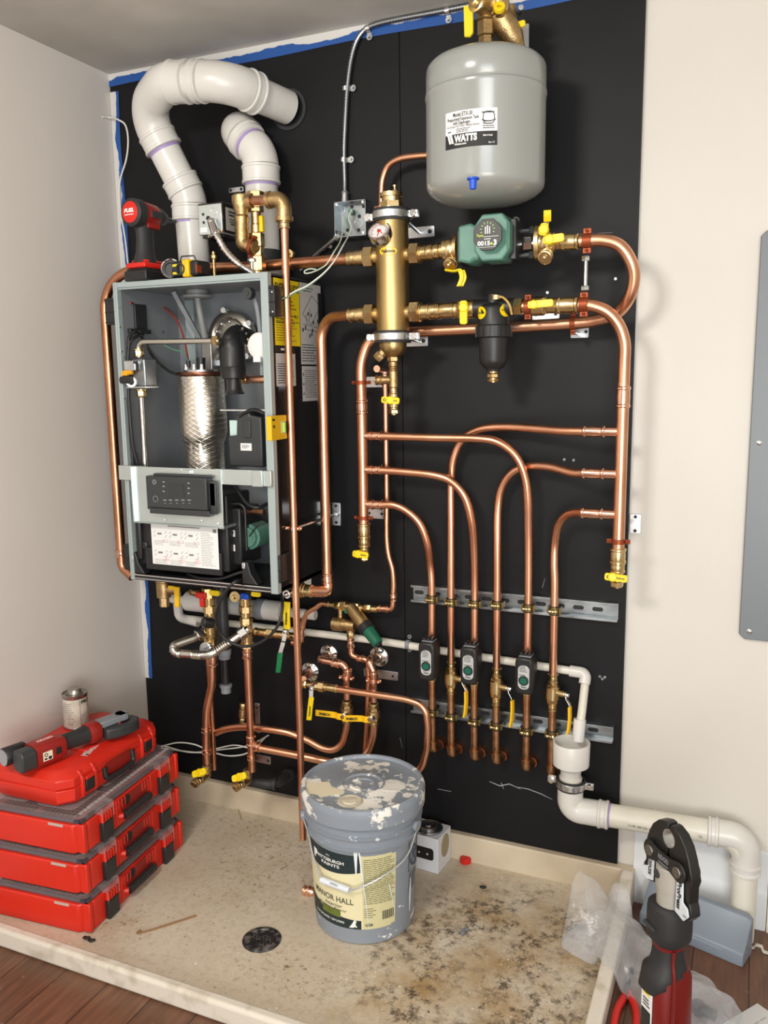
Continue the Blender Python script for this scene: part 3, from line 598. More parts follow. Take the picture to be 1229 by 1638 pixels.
# lower black housing, instruction sheet
ya_ = BY0+.02; a, c = at(226,806,ya_), at(352,915,ya_)
zl1, zl0 = at(300,806,ya_).z, at(300,913,ya_).z
hs_ = MB().bx(BX0+.02,ya_+.002,zl0+.004,c.x+.03,ya_+.12,zl1+.03).bx(BX0+.016,ya_-.004,zl0+.05,BX0+.05,ya_+.1,zl0+.075).bx(BX0+.016,ya_-.01,zl0+.02,BX0+.035,ya_+.02,zl1-.02).build('lower_housing', 'black', bo, bevel=.006)
MB().bx(a.x+.01,ya_-.008,zl0-.004,c.x+.012,ya_+.002,zl0+.06).build('sheet_backing', 'black', bo, bevel=.002)
xa, xb = at(244,870,ya_-.008).x, at(350,870,ya_-.008).x; ys = ya_-.0095; zs1, zs0 = at(296,840,ys).z, at(296,906,ys).z
sh = MB().bx(xa,ys-.001,zs0,xb,ys,zs1).build('instruction_sheet', 'white', bo); w, h = xb-xa, zs1-zs0
yy = ys-.0014; b = MB(); b.bx(xa+w*.26,yy,zs1-.007,xa+w*.74,yy+.0003,zs1-.004); b.bx(xa+w*.93,yy,zs1-.016,xa+w*.98,yy+.0003,zs1-.006)
for i in range(3):
    for j in range(2):
        x, z = xa+w*(.04+.235*i), zs1-h*(.44+.46*j); lines(b, (x,yy,z-.010), EX, EZ, w*.2, .014, 4, .22); b.bx(x+w*.055,yy,z+.020,x+w*.12,yy+.0003,z+.025)
        for k in (0,1): b.cyl((x,yy,z+.012+k*.012), (x+w*.03,yy,z+.020+k*.01), .0005, seg=5); b.cyl((x+w*.17,yy,z+.012+k*.012), (x+w*.2,yy,z+.02+k*.01), .0005, seg=5)
lines(b, (xa+w*.75,yy,zs0+.006), EX, EZ, w*.2, h*.8, 20, .2); b.build('print', 'grey_ink', sh)
b = MB()
for i in range(3):
    for j in range(2):
        x, z = xa+w*(.04+.235*i+.13), zs1-h*(.40+.46*j)
        for q in ((x,z,.018,.0006),(x,z-.006,.018,.0006),(x,z-.006,.0006,.006),(x+.018,z-.006,.0006,.0066)): b.bx(q[0],yy,q[1],q[0]+q[2],yy+.0003,q[1]+q[3])
        if j: b.bx(x+.009,yy,z-.006,x+.0096,yy+.0003,z+.006); b.bx(x,yy,z+.006,x+.018,yy+.0003,z+.0066)
b.build('red_print', 'ink_red', sh)
a, c = at(356,812,-.26), at(392,905,-.26); rb = MB().bx(a.x+.006,-.262,c.z,c.x-.008,-.16,a.z).bx(a.x,-.262,c.z+.01,a.x+.02,-.2,a.z-.05).build('gearbox_cover', 'black', bo, bevel=.005)
MB().tube(fil([at(352,806,-.27),at(392,806,-.27),at(395,880,-.27)], .02), .0035, 8).build('black_wire', 'black', bo)
for py in (853,876):
    q = at(368,py,-.2635); o = MB().bx(q.x-.018,-.2638,q.z-.009,q.x+.016,-.262,q.z+.009).build('barcode_label', 'white', rb); b = MB()
    for k in range(12): b.bx(q.x-.013+k*.0021,-.2642,q.z-.001,q.x-.0122+k*.0021+.0006*(k%3),-.2638,q.z+.006)
    lines(b, (q.x-.013,-.264,q.z-.007), EX, EZ, .024, .004, 1, .5); b.build('print', 'ink', o)
for px, py in ((211,893),(389,904)):
    q = at(px,py,BY0+.006); o = MB().prism([(0,0),(.05,0),(.028,.03),(.02,.062),(.002,.062)], (q.x-.004,BY0+.003,BZ0+.017), EX, EZ, V((0,.03,0))).build('corner_clip', 'black', bo, bevel=.003)
    MB().bx(q.x,BY0-.001,q.z-.008,q.x+.010,BY0+.003,q.z+.008).build('clip_plate', 'zinc', o, bevel=.001)
q = at(410,855,-.18); MB().cyl(q+EY*.03, q-EY*.04, .036, None, 28).cyl(q-EY*.04, q-EY*.05, .028).build('internal_pump', 'pump_green', bo, bevel=.002)
b = MB(); b.tube(cat([at(372,770,-.25),at(384,790,-.26),at(396,806,-.27),at(412,812,-.27),at(428,806,-.24)],6), .005, 10); b.tube(cat([at(399,858,-.25),at(412,842,-.25),at(426,836,-.24)],6), .002, 8)
b.tube(cat([at(300,918,-.27),at(320,925,-.285),at(352,926,-.29),at(378,918,-.29),at(398,912,-.28)],6), .0045, 10); each(b, 'harness_cable', 'black', bo)
a = at(398,818,-.2); MB().cyl(a-EX*.02, a+EX*.05, .0085).build('copper_tube', 'copper_dark', bo)
# ================= magnetic torpedo level on the boiler =================
ya, yb2 = side(436,685,BX1+.02).y, side(461,685,BX1+.02).y; za, zb = side(440,704,BX1+.01).z, side(440,665,BX1+.01).z
lv = thing('spirit_level', 'small yellow spirit level stuck to the side of the boiler', 'level', (BX1+.003,(ya+yb2)/2,za))
x0, x1 = BX1+.0015, BX1+.017
MB().prism([(0,0),(yb2-ya,0),(yb2-ya,.012),(yb2-ya-.004,.016),(yb2-ya-.004,zb-za-.018),(yb2-ya,zb-za-.014),(yb2-ya,zb-za),(0,zb-za)], (x0,ya,za), EY, EZ, V((x1-x0,0,0))).build('body', mat('level_yellow', s(228,178,20), 0, .4), lv, bevel=.002)
cz = (za+zb)/2; cy = yb2-.019; MB().bx(x1,cy-.011,cz-.015,x1+.001,cy+.012,cz+.016).build('vial_window', mat('vial_surround', s(222,210,150), 0, .3), lv, bevel=.0005)
MB().cyl((x1+.002,cy,cz-.012), (x1+.002,cy,cz+.012), .0055).build('vial', mat('vial_fluid', s(150,196,60), 0, .15), lv)
MB().prism([(0,.005),(.005,0),(0,-.005),(-.005,0)], (x1,ya+.013,cz+.004), EY, EZ, V((.0005,0,0))).bx(x1,ya+.006,zb-.012,x1+.0004,ya+.018,zb-.007).build('marking', 'ink', lv)
# ================= shared plumbing pieces =================
def mpp(p): return (V(p)-C0).dot(FW)/FPX
def press(b, a, c, r, seg=20):
    "pressed coupling with a bead at both ends"
    a, c = V(a), V(c); L = (c-a).length; k = min(.006, L*.2)
    b.lathe(a, c-a, [(0,r),(0,r+.0014),(k*.4,r+.0034),(k,r+.0034),(k*1.4,r+.0014),(L/2,r+.0022),(L-k*1.4,r+.0014),(L-k,r+.0034),(L-k*.4,r+.0034),(L,r+.0014),(L,r)], seg)
def fit(b, a, c, spec):
    "turned brass along a-c: (from, to, radius, kind) as fractions; h = hexagon, c = round, b = beaded"
    a, c = V(a), V(c)
    for f0, f1, r, k in spec:
        p, q = a.lerp(c, f0), a.lerp(c, f1)
        if k == 'h': b.hex(p, q, r)
        elif k == 'b': press(b, p, q, r-.0034)
        else:
            L = (q-p).length; e = min(.0015, L*.2); b.lathe(p, q-p, [(0,r-e),(e,r),(L-e,r),(L,r-e)], 20)
def strip(b, pts, wd, w, t):
    "flat bar along points; wd = width direction"
    p = [V(q) for q in pts]; wd = V(wd).normalized(); n = len(p); vs, fs = [], []
    ws = w if isinstance(w, (list, tuple)) else [w]*n
    for i in range(n):
        tg = (p[min(i+1,n-1)]-p[max(i-1,0)]).normalized(); nn = tg.cross(wd).normalized()
        for a, c in ((-1,-1),(1,-1),(1,1),(-1,1)): vs.append(p[i]+wd*(a*ws[i]/2)+nn*(c*t/2))
    for i in range(n-1):
        for k in range(4): k2 = (k+1) % 4; fs.append((4*i+k,4*i+k2,4*i+4+k2,4*i+4+k))
    fs += [(3,2,1,0), tuple(4*(n-1)+k for k in range(4))]; return b.add(vs, fs)
def tee_handle(parent, c, along, nrm, L, w, word='Webstone', hub=.0, m='yellow', t=.007):
    "short flat plastic handle; its long side runs along, its face looks along nrm"
    along, nrm = V(along).normalized(), V(nrm).normalized(); up = nrm.cross(along).normalized(); c = V(c)
    poly = rrect(L, w, w*.3, 3); b = MB().prism(poly, c+nrm*(-t/2), along, up, nrm*t)
    b.lathe(c-nrm*(t/2+.010)+along*hub, nrm, [(0,w*.62),(.010+t,w*.62),(.012+t,w*.5),(.012+t,.0005)], 18)
    o = b.build('handle', m, parent, bevel=.001)
    if word: txt(o, word, c+nrm*(t/2+.0006)+along*(L*.1), along, up, w*.42, 'ink', fit=L*.55, bold=.02)
    if word: 
        q = c+nrm*(t/2+.0005)-along*(L*.32); MB().ring(q, nrm, w*.14, w*.24, .0006, 14).build('logo', 'ink', o)
    return o
def pipe(name, label, pts, r, m='copper', group=None, seg=14, cat_='pipe'):
    t = thing(name, label, cat_, pts[0], group=group); MB().tube(pts, r, seg).build('tube', m, t); return t
def clamp(label, c, ax, r, ear, m='orange_plastic', L=.016, group=None, name='pipe_clamp', earlen=.013):
    "two-part pipe clamp: band round the pipe with two ears and screws"
    c, ax, ear = V(c), V(ax).normalized(), V(ear).normalized(); t = thing(name, label, 'clamp', c, group=group)
    b = MB().ring(c, ax, r+.0003, r+.0028, L, 22); w = ear.cross(ax).normalized()
    for s_ in (-1, 1):
        for k in (-1, 1):
            q = c+ear*(s_*(r+earlen*.5))+w*(k*.0022); Rm = Matrix((ear, w, ax)).transposed(); b.box(q, (earlen,.0034,L*.9), Rm)
    b.build('band', m, t, bevel=.0007)
    sb = MB()
    for s_ in (-1, 1): q = c+ear*(s_*(r+earlen*.55)); sb.cyl(q-w*.008, q+w*.008, .0024, seg=8).ball(q+w*.0075, .0042, 8).ball(q-w*.0075, .0042, 8)
    sb.build('clamp_screw', m if m != 'zinc' else 'chrome', t); return t
def bracket(label, x, z, w=.05, h=.022, t=.004, y=0, hor=True):
    o = thing('mounting_plate', label, 'bracket', (x,y,z)); W2, H2 = (w,h) if hor else (h,w)
    MB().prism(rrect(W2,H2,.003,2), (x,y-.0005,z), EX, EZ, V((0,-t,0))).build('plate', 'zinc', o, bevel=.0007)
    b = MB()
    for s_ in (-1,1):
        q = V((x+(s_*w*.36 if hor else 0), y-t-.0008, z+(0 if hor else s_*w*.36))); b.cyl(q, q-EY*.0012, .0042, seg=12)
    each(b, 'screw_hole', 'ink', o); return o
R1, RZ = .0143, .0108
YL = -.16; Z1, Z2 = 1.716, 1.5745
def xl(px, py): return at(px, py, YL).x

# ================= hydraulic separator =================
sxc = at(628,440,YL).x; sp = thing('hydraulic_separator', 'tall brass hydraulic separator cylinder with a round dial gauge', 'separator', (sxc,YL,1.6))
def sz(py): return at(628,py,YL).z
SR = 26.3*mpp((sxc,YL,1.65)); O = V((sxc,YL,0))
zt, zb = sz(337), sz(546)
MB().lathe(O+EZ*zb, EZ, [(0,SR),(zt-zb,SR)], 48).build('body', 'gold', sp)
db = SR*.84; zd = sz(573); L = zb-zd
MB().lathe(O+EZ*zd, EZ, [(0,.008),(.003,db*.45),(.010,db*.74),(.02,db*.93),(.031,db),(L,db)], 40).build('bottom_cup', 'gold', sp)
b = MB().lathe(O+EZ*zt, EZ, [(0,.034),(.006,.034)], 32); b.hex(O+EZ*(zt+.004), O+EZ*sz(322), .0285); b.build('top_neck', 'brass', sp)
zc1, zc0 = sz(308), sz(323); b = MB().lathe(O+EZ*zc0, EZ, [(0,.024),(.012,.026),(zc1-zc0-.012,.026),(zc1-zc0-.011,.0285),(zc1-zc0-.001,.0285),(zc1-zc0,.026),(zc1-zc0,.001)], 40); b.build('air_vent_cap', 'brass', sp)
q = at(632,307,YL); b = MB().hex(q-EZ*.003, q+EZ*.006, .0055).cyl(q+EZ*.006, q+EZ*.014, .0032).cyl(q+EZ*.012, q+EZ*.016, .0058); b.build('vent_screw', 'brass', sp)
# label
vd = (C0-O); vd.z = 0; phi = math.atan2(vd.y, vd.x)
def cylmap(o, r, ph, z):
    def f(x, y): a = ph+x/r; return V((o.x+math.cos(a)*r, o.y+math.sin(a)*r, z+y))
    return f
def patch(b, f, x0, x1, y0, y1, n=12):
    vs = [f(x0+(x1-x0)*i/n, y) for i in range(n+1) for y in (y0,y1)]
    return b.add(vs, [(2*i,2*i+2,2*i+3,2*i+1) for i in range(n)])
fm_ = cylmap(O, SR+.0008, phi-.27, sz(405)); b = MB(); k = 24
b.add([fm_(.0235*math.cos(2*pi*i/k), .0105*math.sin(2*pi*i/k)) for i in range(k)], [tuple(range(k))]); lab = b.build('oval_label', 'yellow', sp, smooth=0)
fm2 = cylmap(O, SR+.0014, phi-.27, sz(405)); txt(lab, 'Webstone', O, EX, EZ, .011, 'ink', fit=.037, mp=fm2, bold=.02)
# gauge
gd = V((-.12,-1,-.04)).normalized(); gd = (C0-O).normalized()+V((-.35,0,.05)); gd.normalize(); gc = at(606,368,YL-SR-.012); gr = 19.3*mpp(gc)
b = MB().lathe(gc-gd*.022, gd, [(0,gr*.85),(.002,gr),(.020,gr),(.022,gr*.97),(.022,gr*.86),(.0185,gr*.85)], 40, cap=False); ga = b.build('gauge', 'chrome', sp)
b = MB().cyl(gc-gd*.0035, gc-gd*.0025, gr*.86, seg=40); fa = b.build('dial_face', 'white', ga)
gu = EZ.cross(gd).normalized(); gw = gd.cross(gu).normalized()
b = MB()
for i in range(25):
    a = math.radians(-40+260*i/24); p = gc-gd*.0020; r0 = gr*(.60 if i % 4 else .52); u = gu*math.cos(a)+gw*math.sin(a); b.cyl(p+u*r0, p+u*gr*.72, .0006, seg=5)
b.build('dial_marks', 'grey_ink', fa)
b = MB().ring(gc-gd*.0022, gd, gr*.75, gr*.78, .0006, 40); b.cyl(gc-gd*.002, gc-gd*.0015, gr*.17, seg=16); u = (gu*.75-gw*.66).normalized(); b.tube([gc-gd*.0016-u*gr*.2, gc-gd*.0016+u*gr*.66], [.0018,.0006], 6); u2 = -gw; b.tube([gc-gd*.0018, gc-gd*.0018+u2*gr*.62], [.0016,.0008], 6); b.build('dial_needle', 'ink_red', fa)
MB().cyl(gc-gd*.02, V((sxc,YL,gc.z)), .008).build('gauge_stem', 'brass', sp)
# side bosses are part of the body; union nuts on both sides
for zz, nm in ((Z1,'upper'),(Z2,'lower')):
    for sg in (-1, 1):
        a = V((sxc+sg*(SR-.004),YL,zz)); fit(b := MB(), a, a+EX*(sg*.042), [(0,.28,.018,'c'),(.28,.9,.0268,'h'),(.9,1,.021,'c')]); b.build('union_nut', 'brass', sp)
# angled plug, bottom stem, drain cock
q = at(613,565,YL-.01); dn = V((-.75,-.1,-.66)); fit(b := MB(), q+V((.012,0,.012)), q+dn*.022, [(0,.55,.012,'c'),(.55,1,.0135,'h')]); b.build('side_plug', 'brass', sp)
q0, q1 = V((sxc,YL,zd+.004)), V((sxc,YL,sz(620))); fit(b := MB(), q0, q1, [(0,.16,.016,'h'),(.16,.32,.012,'c'),(.32,.45,.0125,'b'),(.45,1,.0125,'c')]); b.cyl(V((sxc,YL,sz(608))), V((sxc-.032,YL,sz(608))), .0105); press(b, V((sxc-.03,YL,sz(608))), V((sxc-.05,YL,sz(608))), .0095); b.build('bottom_tee', 'bronze', sp)
q2 = V((sxc,YL,sz(652))); fit(b := MB(), q1, q2, [(0,.3,.0115,'b'),(.3,1,.0125,'c')]); b.build('drain_valve_body', 'brass', sp)
tee_handle(sp, V((sxc,YL-.022,sz(640))), V((1,0,-.08)), V((.15,-1,.1)), .050, .017)
fit(b := MB(), q2, V((sxc,YL,sz(664))), [(0,.25,.011,'c'),(.25,.8,.015,'h'),(.8,1,.006,'c')]); b.build('drain_cap', 'brass', sp)
# steel bands and their wall plates
for py, nm, plx, ply in ((345,'upper',678,372),(539,'lower',668,546)):
    c = V((sxc,YL,sz(py))); rr = SR*1.004
    t = thing('band_clamp', 'zinc band clamp with rubber lining around the %s of the brass separator' % ('top' if py < 400 else 'bottom'), 'clamp', c)
    MB().ring(c, EZ, rr+.0002, rr+.0045, .030, 40).build('rubber_lining', 'black_soft', t); b = MB().ring(c, EZ, rr+.0046, rr+.0075, .0175, 40)
    for sg in (-1,1):
        b.box(c+V((sg*(rr+.018),-.004,0)), (.024,.004,.0175)); b.box(c+V((sg*(rr+.018),.004,0)), (.024,.004,.0175))
    b.build('band', 'zinc', t, bevel=.001)
    b = MB()
    for sg in (-1,1): b.cyl(c+V((sg*(rr+.019),-.014,0)), c+V((sg*(rr+.019),.012,0)), .004, seg=10).cyl(c+V((sg*(rr+.019),-.013,0)), c+V((sg*(rr+.019),-.006,0)), .0085, seg=14)
    b.build('clamp_bolt', 'chrome', t)
    p = at(plx-6,ply,0); bp_ = thing('mounting_plate', 'zinc wall plate with a stud behind the %s separator band' % ('upper' if py < 400 else 'lower'), 'bracket', p)
    MB().prism(rrect(.085,.028,.003,2), p+V((0,-.0005,0)), EX, EZ, V((0,-.004,0))).build('plate', 'zinc', bp_, bevel=.0007)
    MB().cyl((sxc+.012,-.0045,p.z), (sxc+.012,YL+rr+.008,c.z), .005).build('stud', 'zinc', bp_)
    q = p+V((.030,-.0052,0)); MB().cyl(q, q-EY*.001, .0055, seg=14).build('screw_hole', 'ink', bp_)
# ================= main copper lines into the separator =================
RB = .0144
xl0 = sxc-SR-.038
YB1 = YL
# supply: from the separator left behind the boiler top, round the corner and down beside the boiler
tx, bx_ = at(176,600,-.185).x, at(195,905,-.185).x
zz0 = at(197,905,-.185).z
pts = fil([V((xl0-.03,YL,Z1)), V((.60,YL,Z1-.002)), V((tx-.004,-.185,Z1+.012)), V((bx_,-.185,zz0-.004)), V((bx_+.045,-.192,zz0-.03))], [.3,.11,.03], 9)
mp_ = pipe('copper_pipe', 'long copper pipe from the separator across the boiler top and down its left side', pts, RB, 'copper_dark', seg=18)
fit(b := MB(), V((xl0+.002,YL,Z1)), V((xl0-.045,YL,Z1)), [(0,.35,.0195,'c'),(.35,1,.0190,'b')]); b.build('press_adapter', 'brass', mp_)
b = MB(); press(b, V((bx_,-.185,zz0+.05)), V((bx_,-.185,zz0+.028)), RB); b.build('press_coupling', 'copper_fit', mp_)
# return: separator lower left, bends down to the elbow below the boiler
xr = at(518,700,-.12).x; ze = at(521,925,-.12).z
pts = fil([V((xl0-.03,YL,Z2)), V((xr+.02,-.125,Z2)), V((xr,-.12,Z2-.12)), V((xr,-.12,ze+.01))], [.07,.09], 9)
pts = fil([V((xl0-.03,YL,Z2)), V((xr,-.12,Z2)), V((xr,-.12,ze+.01))], .105, 10)
rp_ = pipe('copper_pipe', 'thick copper pipe bending from the separator down beside the right of the boiler', pts, RB, seg=18)
fit(b := MB(), V((xl0+.002,YL,Z2)), V((xl0-.045,YL,Z2)), [(0,.35,.0195,'c'),(.35,1,.0190,'b')]); b.build('press_adapter', 'brass', rp_)
el = at(524,946,-.12); xe = at(494,945,-.17)
b = MB(); press(b, V((xr,-.12,ze+.016)), V((xr,-.12,ze-.014)), RB); b.tube(fil([V((xr,-.12,ze)), V((xr+.004,-.12,el.z)), V((xe.x,-.17,xe.z))], .025), RB+.0022, 16); press(b, V((xr,-.12,el.z)).lerp(xe,.35), V((xr,-.12,el.z)).lerp(xe,.62), RB); b.build('press_elbow', 'copper_fit', rp_)
# ================= pump line, right of the separator =================
def X1(px): return at(px,408,YL).x
x0 = sxc+SR+.038
il = thing('isolation_valve', 'brass pump isolation valve left of the green circulator, yellow lever down', 'valve', (X1(720),YL,Z1))
a, c = V((x0-.002,YL,Z1)), V((X1(736),YL,Z1+.004)); fit(b := MB(), a, c-EX*.004, [(0,.2,.0185,'c'),(.12,.34,.0205,'b'),(.30,.52,.0195,'b'),(.52,.62,.018,'c'),(.62,1.0,.026,'c')]); b.ball(a.lerp(c,.78), .0275, 18); b.build('valve_body', 'brass', il)
MB().cyl(c-EX*.009, c-EX*.001, .036, seg=28).build('flange', 'bronze', il)
q = at(724,424,YL-.03); fit(b := MB(), V((q.x,YL-.01,Z1-.02)), V((q.x-.006,q.y-.006,q.z-.002)), [(0,.6,.011,'c'),(.6,1,.0165,'b')]); b.ball(q+V((-.006,-.010,0)), .006, 10); b.build('drain_cap', 'brass', il)
q = at(738,432,YL-.012); p = [at(712,432,YL-.035), at(726,434,YL-.04), at(738,432,YL-.042), at(741,444,YL-.044), at(736,458,YL-.046)]; strip(b := MB(), cat(p,5), V((.2,-1,.1)), .014, .004); strip(b, cat(p[2:],5), V((1,.2,0)), .017, .004); b.build('lever', 'yellow', il, bevel=.001)
pu = thing('circulator_pump', 'sage green circulator pump with a black octagonal display face', 'pump', (X1(790),YL,Z1))
px0, px1 = X1(737), X1(745); MB().bx(px0,YL-.0375,Z1-.037,px1+.002,YL+.0375,Z1+.045).build('flange', 'black', pu, bevel=.006)
pc = at(792,384,YL-.045); zc_ = Z1+.010
w0, w1 = X1(744), X1(824)
# volute block and motor head
MB().prism([(0,-.040),(.030,-.046),(.040,-.038),(.052,-.040),(.052,.040),(.040,.040),(.030,.045),(0,.041)], (w0,YL-.055,zc_-.003), EX, EZ, V((0,.085,0))).build('volute', 'pump_green', pu, bevel=.006)
octg = [(.042,-.028),(.042,.028),(.024,.052),(-.024,.052),(-.042,.028),(-.042,-.028),(-.024,-.052),(.024,-.052)]
oc = V((pc.x,YL-.02,zc_+.004)); MB().prism(octg, oc+EY*.02, EX, EZ, V((0,-.072,0))).build('motor_housing', 'pump_green', pu, bevel=.004)
MB().bx(pc.x+.036,YL-.075,zc_-.026,w1+.002,YL+.02,zc_+.034).build('motor_end', 'pump_green', pu, bevel=.008)
b = MB().bx(w1+.0,YL-.045,zc_-.045,w1+.014,YL+.03,zc_+.046).prism(octg, oc+EY*.022, EX*1.02, EZ*1.04, V((0,.022,0))); b.ring(V((w1+.008,YL-.02,zc_+.045)), EY, .005, .009, .012, 14); b.build('rear_cover', 'black', pu, bevel=.004)
yf = YL-.0925; oct2 = [(.036*math.cos(math.radians(22.5+45*k)), .036*math.sin(math.radians(22.5+45*k))) for k in range(8)]
fc_ = V((pc.x-.003,yf,zc_+.006)); fp = MB().prism(oct2, fc_, EX, EZ*1.04, V((0,-.0025,0))).build('display_face', 'black', pu, bevel=.0012)
yt = yf-.0030; b = MB()
for r_ in (.0155,):
    for k in range(9): 
        a = math.radians(-20+220*k/8); p = fc_+V((math.cos(a)*r_, -.0030, .011+math.sin(a)*r_)); b.box(p, (.0042,.0004,.0022), Matrix.Rotation(-(a), 3, 'Y'))
b.build('level_arc', mat('pale_green_print', s(150,190,90), 0, .5), fp, smooth=0)
b = MB(); [b.bx(fc_.x+dx-.0012, yt-.0003, fc_.z+.002, fc_.x+dx+.0012, yt, fc_.z+.018+.003*(dx == 0)) for dx in (-.005,0,.005)]; b.build('level_bar', 'white_ink', fp, smooth=0)
txt(fp, 'Taco', (fc_.x-.018,yt-.0003,fc_.z-.001), EX, EZ, .008, mat('lime_print', s(190,210,60), 0, .5), bold=.03)
b = MB(); b.bx(fc_.x-.010, yt-.0003, fc_.z-.0045, fc_.x+.026, yt, fc_.z-.0035); b.bx(fc_.x-.008, yt-.0003, fc_.z-.010, fc_.x+.008, yt, fc_.z-.0085); b.bx(fc_.x-.022, yt-.0003, fc_.z-.0275, fc_.x+.020, yt, fc_.z-.0268); b.build('print', 'white_ink', fp, smooth=0)
txt(fp, '0015', (fc_.x-.0085,yt-.0003,fc_.z-.019), EX, EZ, .0135, 'white_ink', fit=.030, bold=.035)
txt(fp, 'e', (fc_.x+.0095,yt-.0003,fc_.z-.019), EX, EZ, .012, mat('lime_print_2', s(170,200,60), 0, .5), bold=.04)
txt(fp, '3', (fc_.x+.018,yt-.0003,fc_.z-.0185), EX, EZ, .0165, 'white_ink', bold=.05)
# right isolation valve
ir = thing('isolation_valve', 'brass pump isolation valve right of the green circulator with several yellow handles', 'valve', (X1(875),YL,Z1))
a, c = V((X1(857),YL,Z1+.004)), V((X1(926),YL,Z1)); fit(b := MB(), a, c, [(0,.1,.022,'c'),(.1,.45,.024,'c'),(.45,.6,.019,'h'),(.6,1.0,.0200,'b')]); b.ball(a.lerp(c,.27), .027, 18); b.build('valve_body', 'brass', ir)
fo = [(.021*math.cos(t_)+0, .040*math.sin(t_)) for t_ in [2*pi*k/28 for k in range(28)]]; q = a+EX*.004
MB().prism(fo, q-EX*.005, EY*1.25, EZ, EX*.012).build('flange', 'brass', ir, bevel=.0015)
b = MB().cyl(V((w1+.012,YL,Z1+.004)), a-EX*.004, .010); b.hex(a-EX*.030, a-EX*.006, .016); b.build('union_bolt', 'chrome', ir)
b = MB()
for dz in (-.028,.028): b.cyl((w1+.012,YL-.01,Z1+.004+dz), (a.x+.008,YL-.01,Z1+.004+dz), .005); b.hex((a.x-.012,YL-.01,Z1+.004+dz), (a.x-.002,YL-.01,Z1+.004+dz), .009)
each(b, 'flange_bolt', 'dark_grey', ir)
p = [at(869,372,YL-.03), at(873,362,YL-.038), at(876,348,YL-.05), at(876,337,YL-.056)]; strip(b := MB(), cat(p[:3],5), V((1,.15,0)), .013, .003); b.build('lever_shank', 'chrome', ir, bevel=.0006)
strip(b := MB(), cat([at(876,354,YL-.046), at(876,346,YL-.053), at(876,336,YL-.058)],4), V((1,.15,0)), .017, .006); b.build('lever_grip', 'yellow', ir, bevel=.0015)
tee_handle(ir, at(870,367,YL-.042), V((.25,0,1)), V((.1,-1,0)), .027, .019, None)
tee_handle(ir, at(886,382,YL-.036), V((1,0,.08)), V((0,-1,.1)), .048, .019, None, hub=-.010)
q = at(873,412,YL-.036); fit(b := MB(), V((q.x,YL-.012,Z1-.02)), q+V((0,-.008,-.002)), [(0,.5,.011,'c'),(.5,1,.0165,'b')]); b.ball(q+V((0,-.011,-.001)), .006, 10); b.build('drain_cap', 'brass', ir)
# ================= dirt separator line =================
def X2(px): return at(px,497,YL).x
v = thing('ball_valve', 'brass ball valve left of the black dirt separator, yellow handle hanging down', 'valve', (X2(741),YL,Z2))
a, c = V((x0-.002,YL,Z2)), V((X2(772),YL,Z2+.002)); fit(b := MB(), a, c, [(0,.14,.0185,'c'),(.1,.30,.0205,'b'),(.28,.56,.0200,'b'),(.50,.62,.0195,'b'),(.62,.70,.0215,'h'),(.70,.88,.0225,'c'),(.88,1,.021,'h')]); b.build('valve_body', 'brass', v)
tee_handle(v, at(742,500,YL-.032), V((0,0,-1)), V((0,-1,.05)), .056, .019, None, hub=-.012)
ds = thing('dirt_separator', 'black dirt and magnet separator with ribbed collar and brass drain below', 'filter', (X2(790),YL,1.45))
dx = at(790,520,YL).x
def dz(py): return at(790,py,YL).z
dr_ = 25.5*mpp((dx,YL,1.55))
zt, z1, z2, zb_ = dz(478), dz(520), dz(541), dz(594)
b = MB().lathe((dx,YL,z1), EZ, [(0,dr_*.97),((zt-z1)*.62,dr_*.95),((zt-z1)*.72,dr_*.88),((zt-z1)*.80,dr_*.7),((zt-z1)*.82,dr_*.45),(zt-z1+.01,dr_*.42),(zt-z1+.012,dr_*.36),(zt-z1+.012,.001)], 40); b.cyl((dx-.052,YL,Z2+.002), (dx+.052,YL,Z2+.002), .021); b.build('head', 'black', ds)
b = MB().lathe((dx,YL,z2), EZ, [(0,dr_*1.02),(.003,dr_*1.1),(z1-z2-.003,dr_*1.1),(z1-z2,dr_*1.02)], 40)
for k in range(16): a_ = 2*pi*k/16; Rm = Matrix.Rotation(a_, 3, 'Z'); b.box(V((dx,YL,(z1+z2)/2))+Rm @ V((dr_*1.1,0,0)), (.004,.007,(z1-z2)*.8), Rm)
b.build('collar', 'black', ds)
MB().lathe((dx,YL,zb_), EZ, [(0,.012),(.0,.017),(.006,.019),(.010,dr_*.66),(.018,dr_*.82),(.026,dr_*.88),(z2-zb_,dr_*.93)], 40).build('bowl', 'black', ds)
q = V((dx,YL,0)); fit(b := MB(), q+EZ*(zb_+.002), q+EZ*dz(612), [(0,.25,.011,'c'),(.25,.6,.0145,'h'),(.6,.72,.010,'c'),(.72,.9,.0165,'b'),(.9,1,.006,'c')]); b.build('drain_cock', 'brass', ds)
q = at(794,475,YL-.02); MB().cyl(q-EZ*.006, q+EZ*.004, .011).build('air_screw', 'brass', ds)
MB().tube(cat([q, at(805,476,YL-.03), at(815,487,YL-.04), at(819,503,YL-.03)],5), .0028, 8).build('cap_cord', mat('tan_cord', s(190,160,90), 0, .6), ds)
for px, py, ph in ((769,501,-.95),(813,498,.82)):
    vd = C0-V((dx,YL,0)); f_ = cylmap(V((dx,YL,0)), dr_*.965+.0012, math.atan2(vd.y,vd.x)+ph, dz(py)); b = MB(); b.add([f_(.017*math.cos(2*pi*i/20), .015*math.sin(2*pi*i/20)) for i in range(20)], [tuple(range(20))]); o = b.build('round_label', 'yellow', ds, smooth=0)
    f2 = cylmap(V((dx,YL,0)), dr_*.965+.0018, math.atan2(vd.y,vd.x)+ph, dz(py)); txt(o, 'Webstone', q, EX, EZ, .007, 'ink', fit=.026, mp=f2, bold=.02)
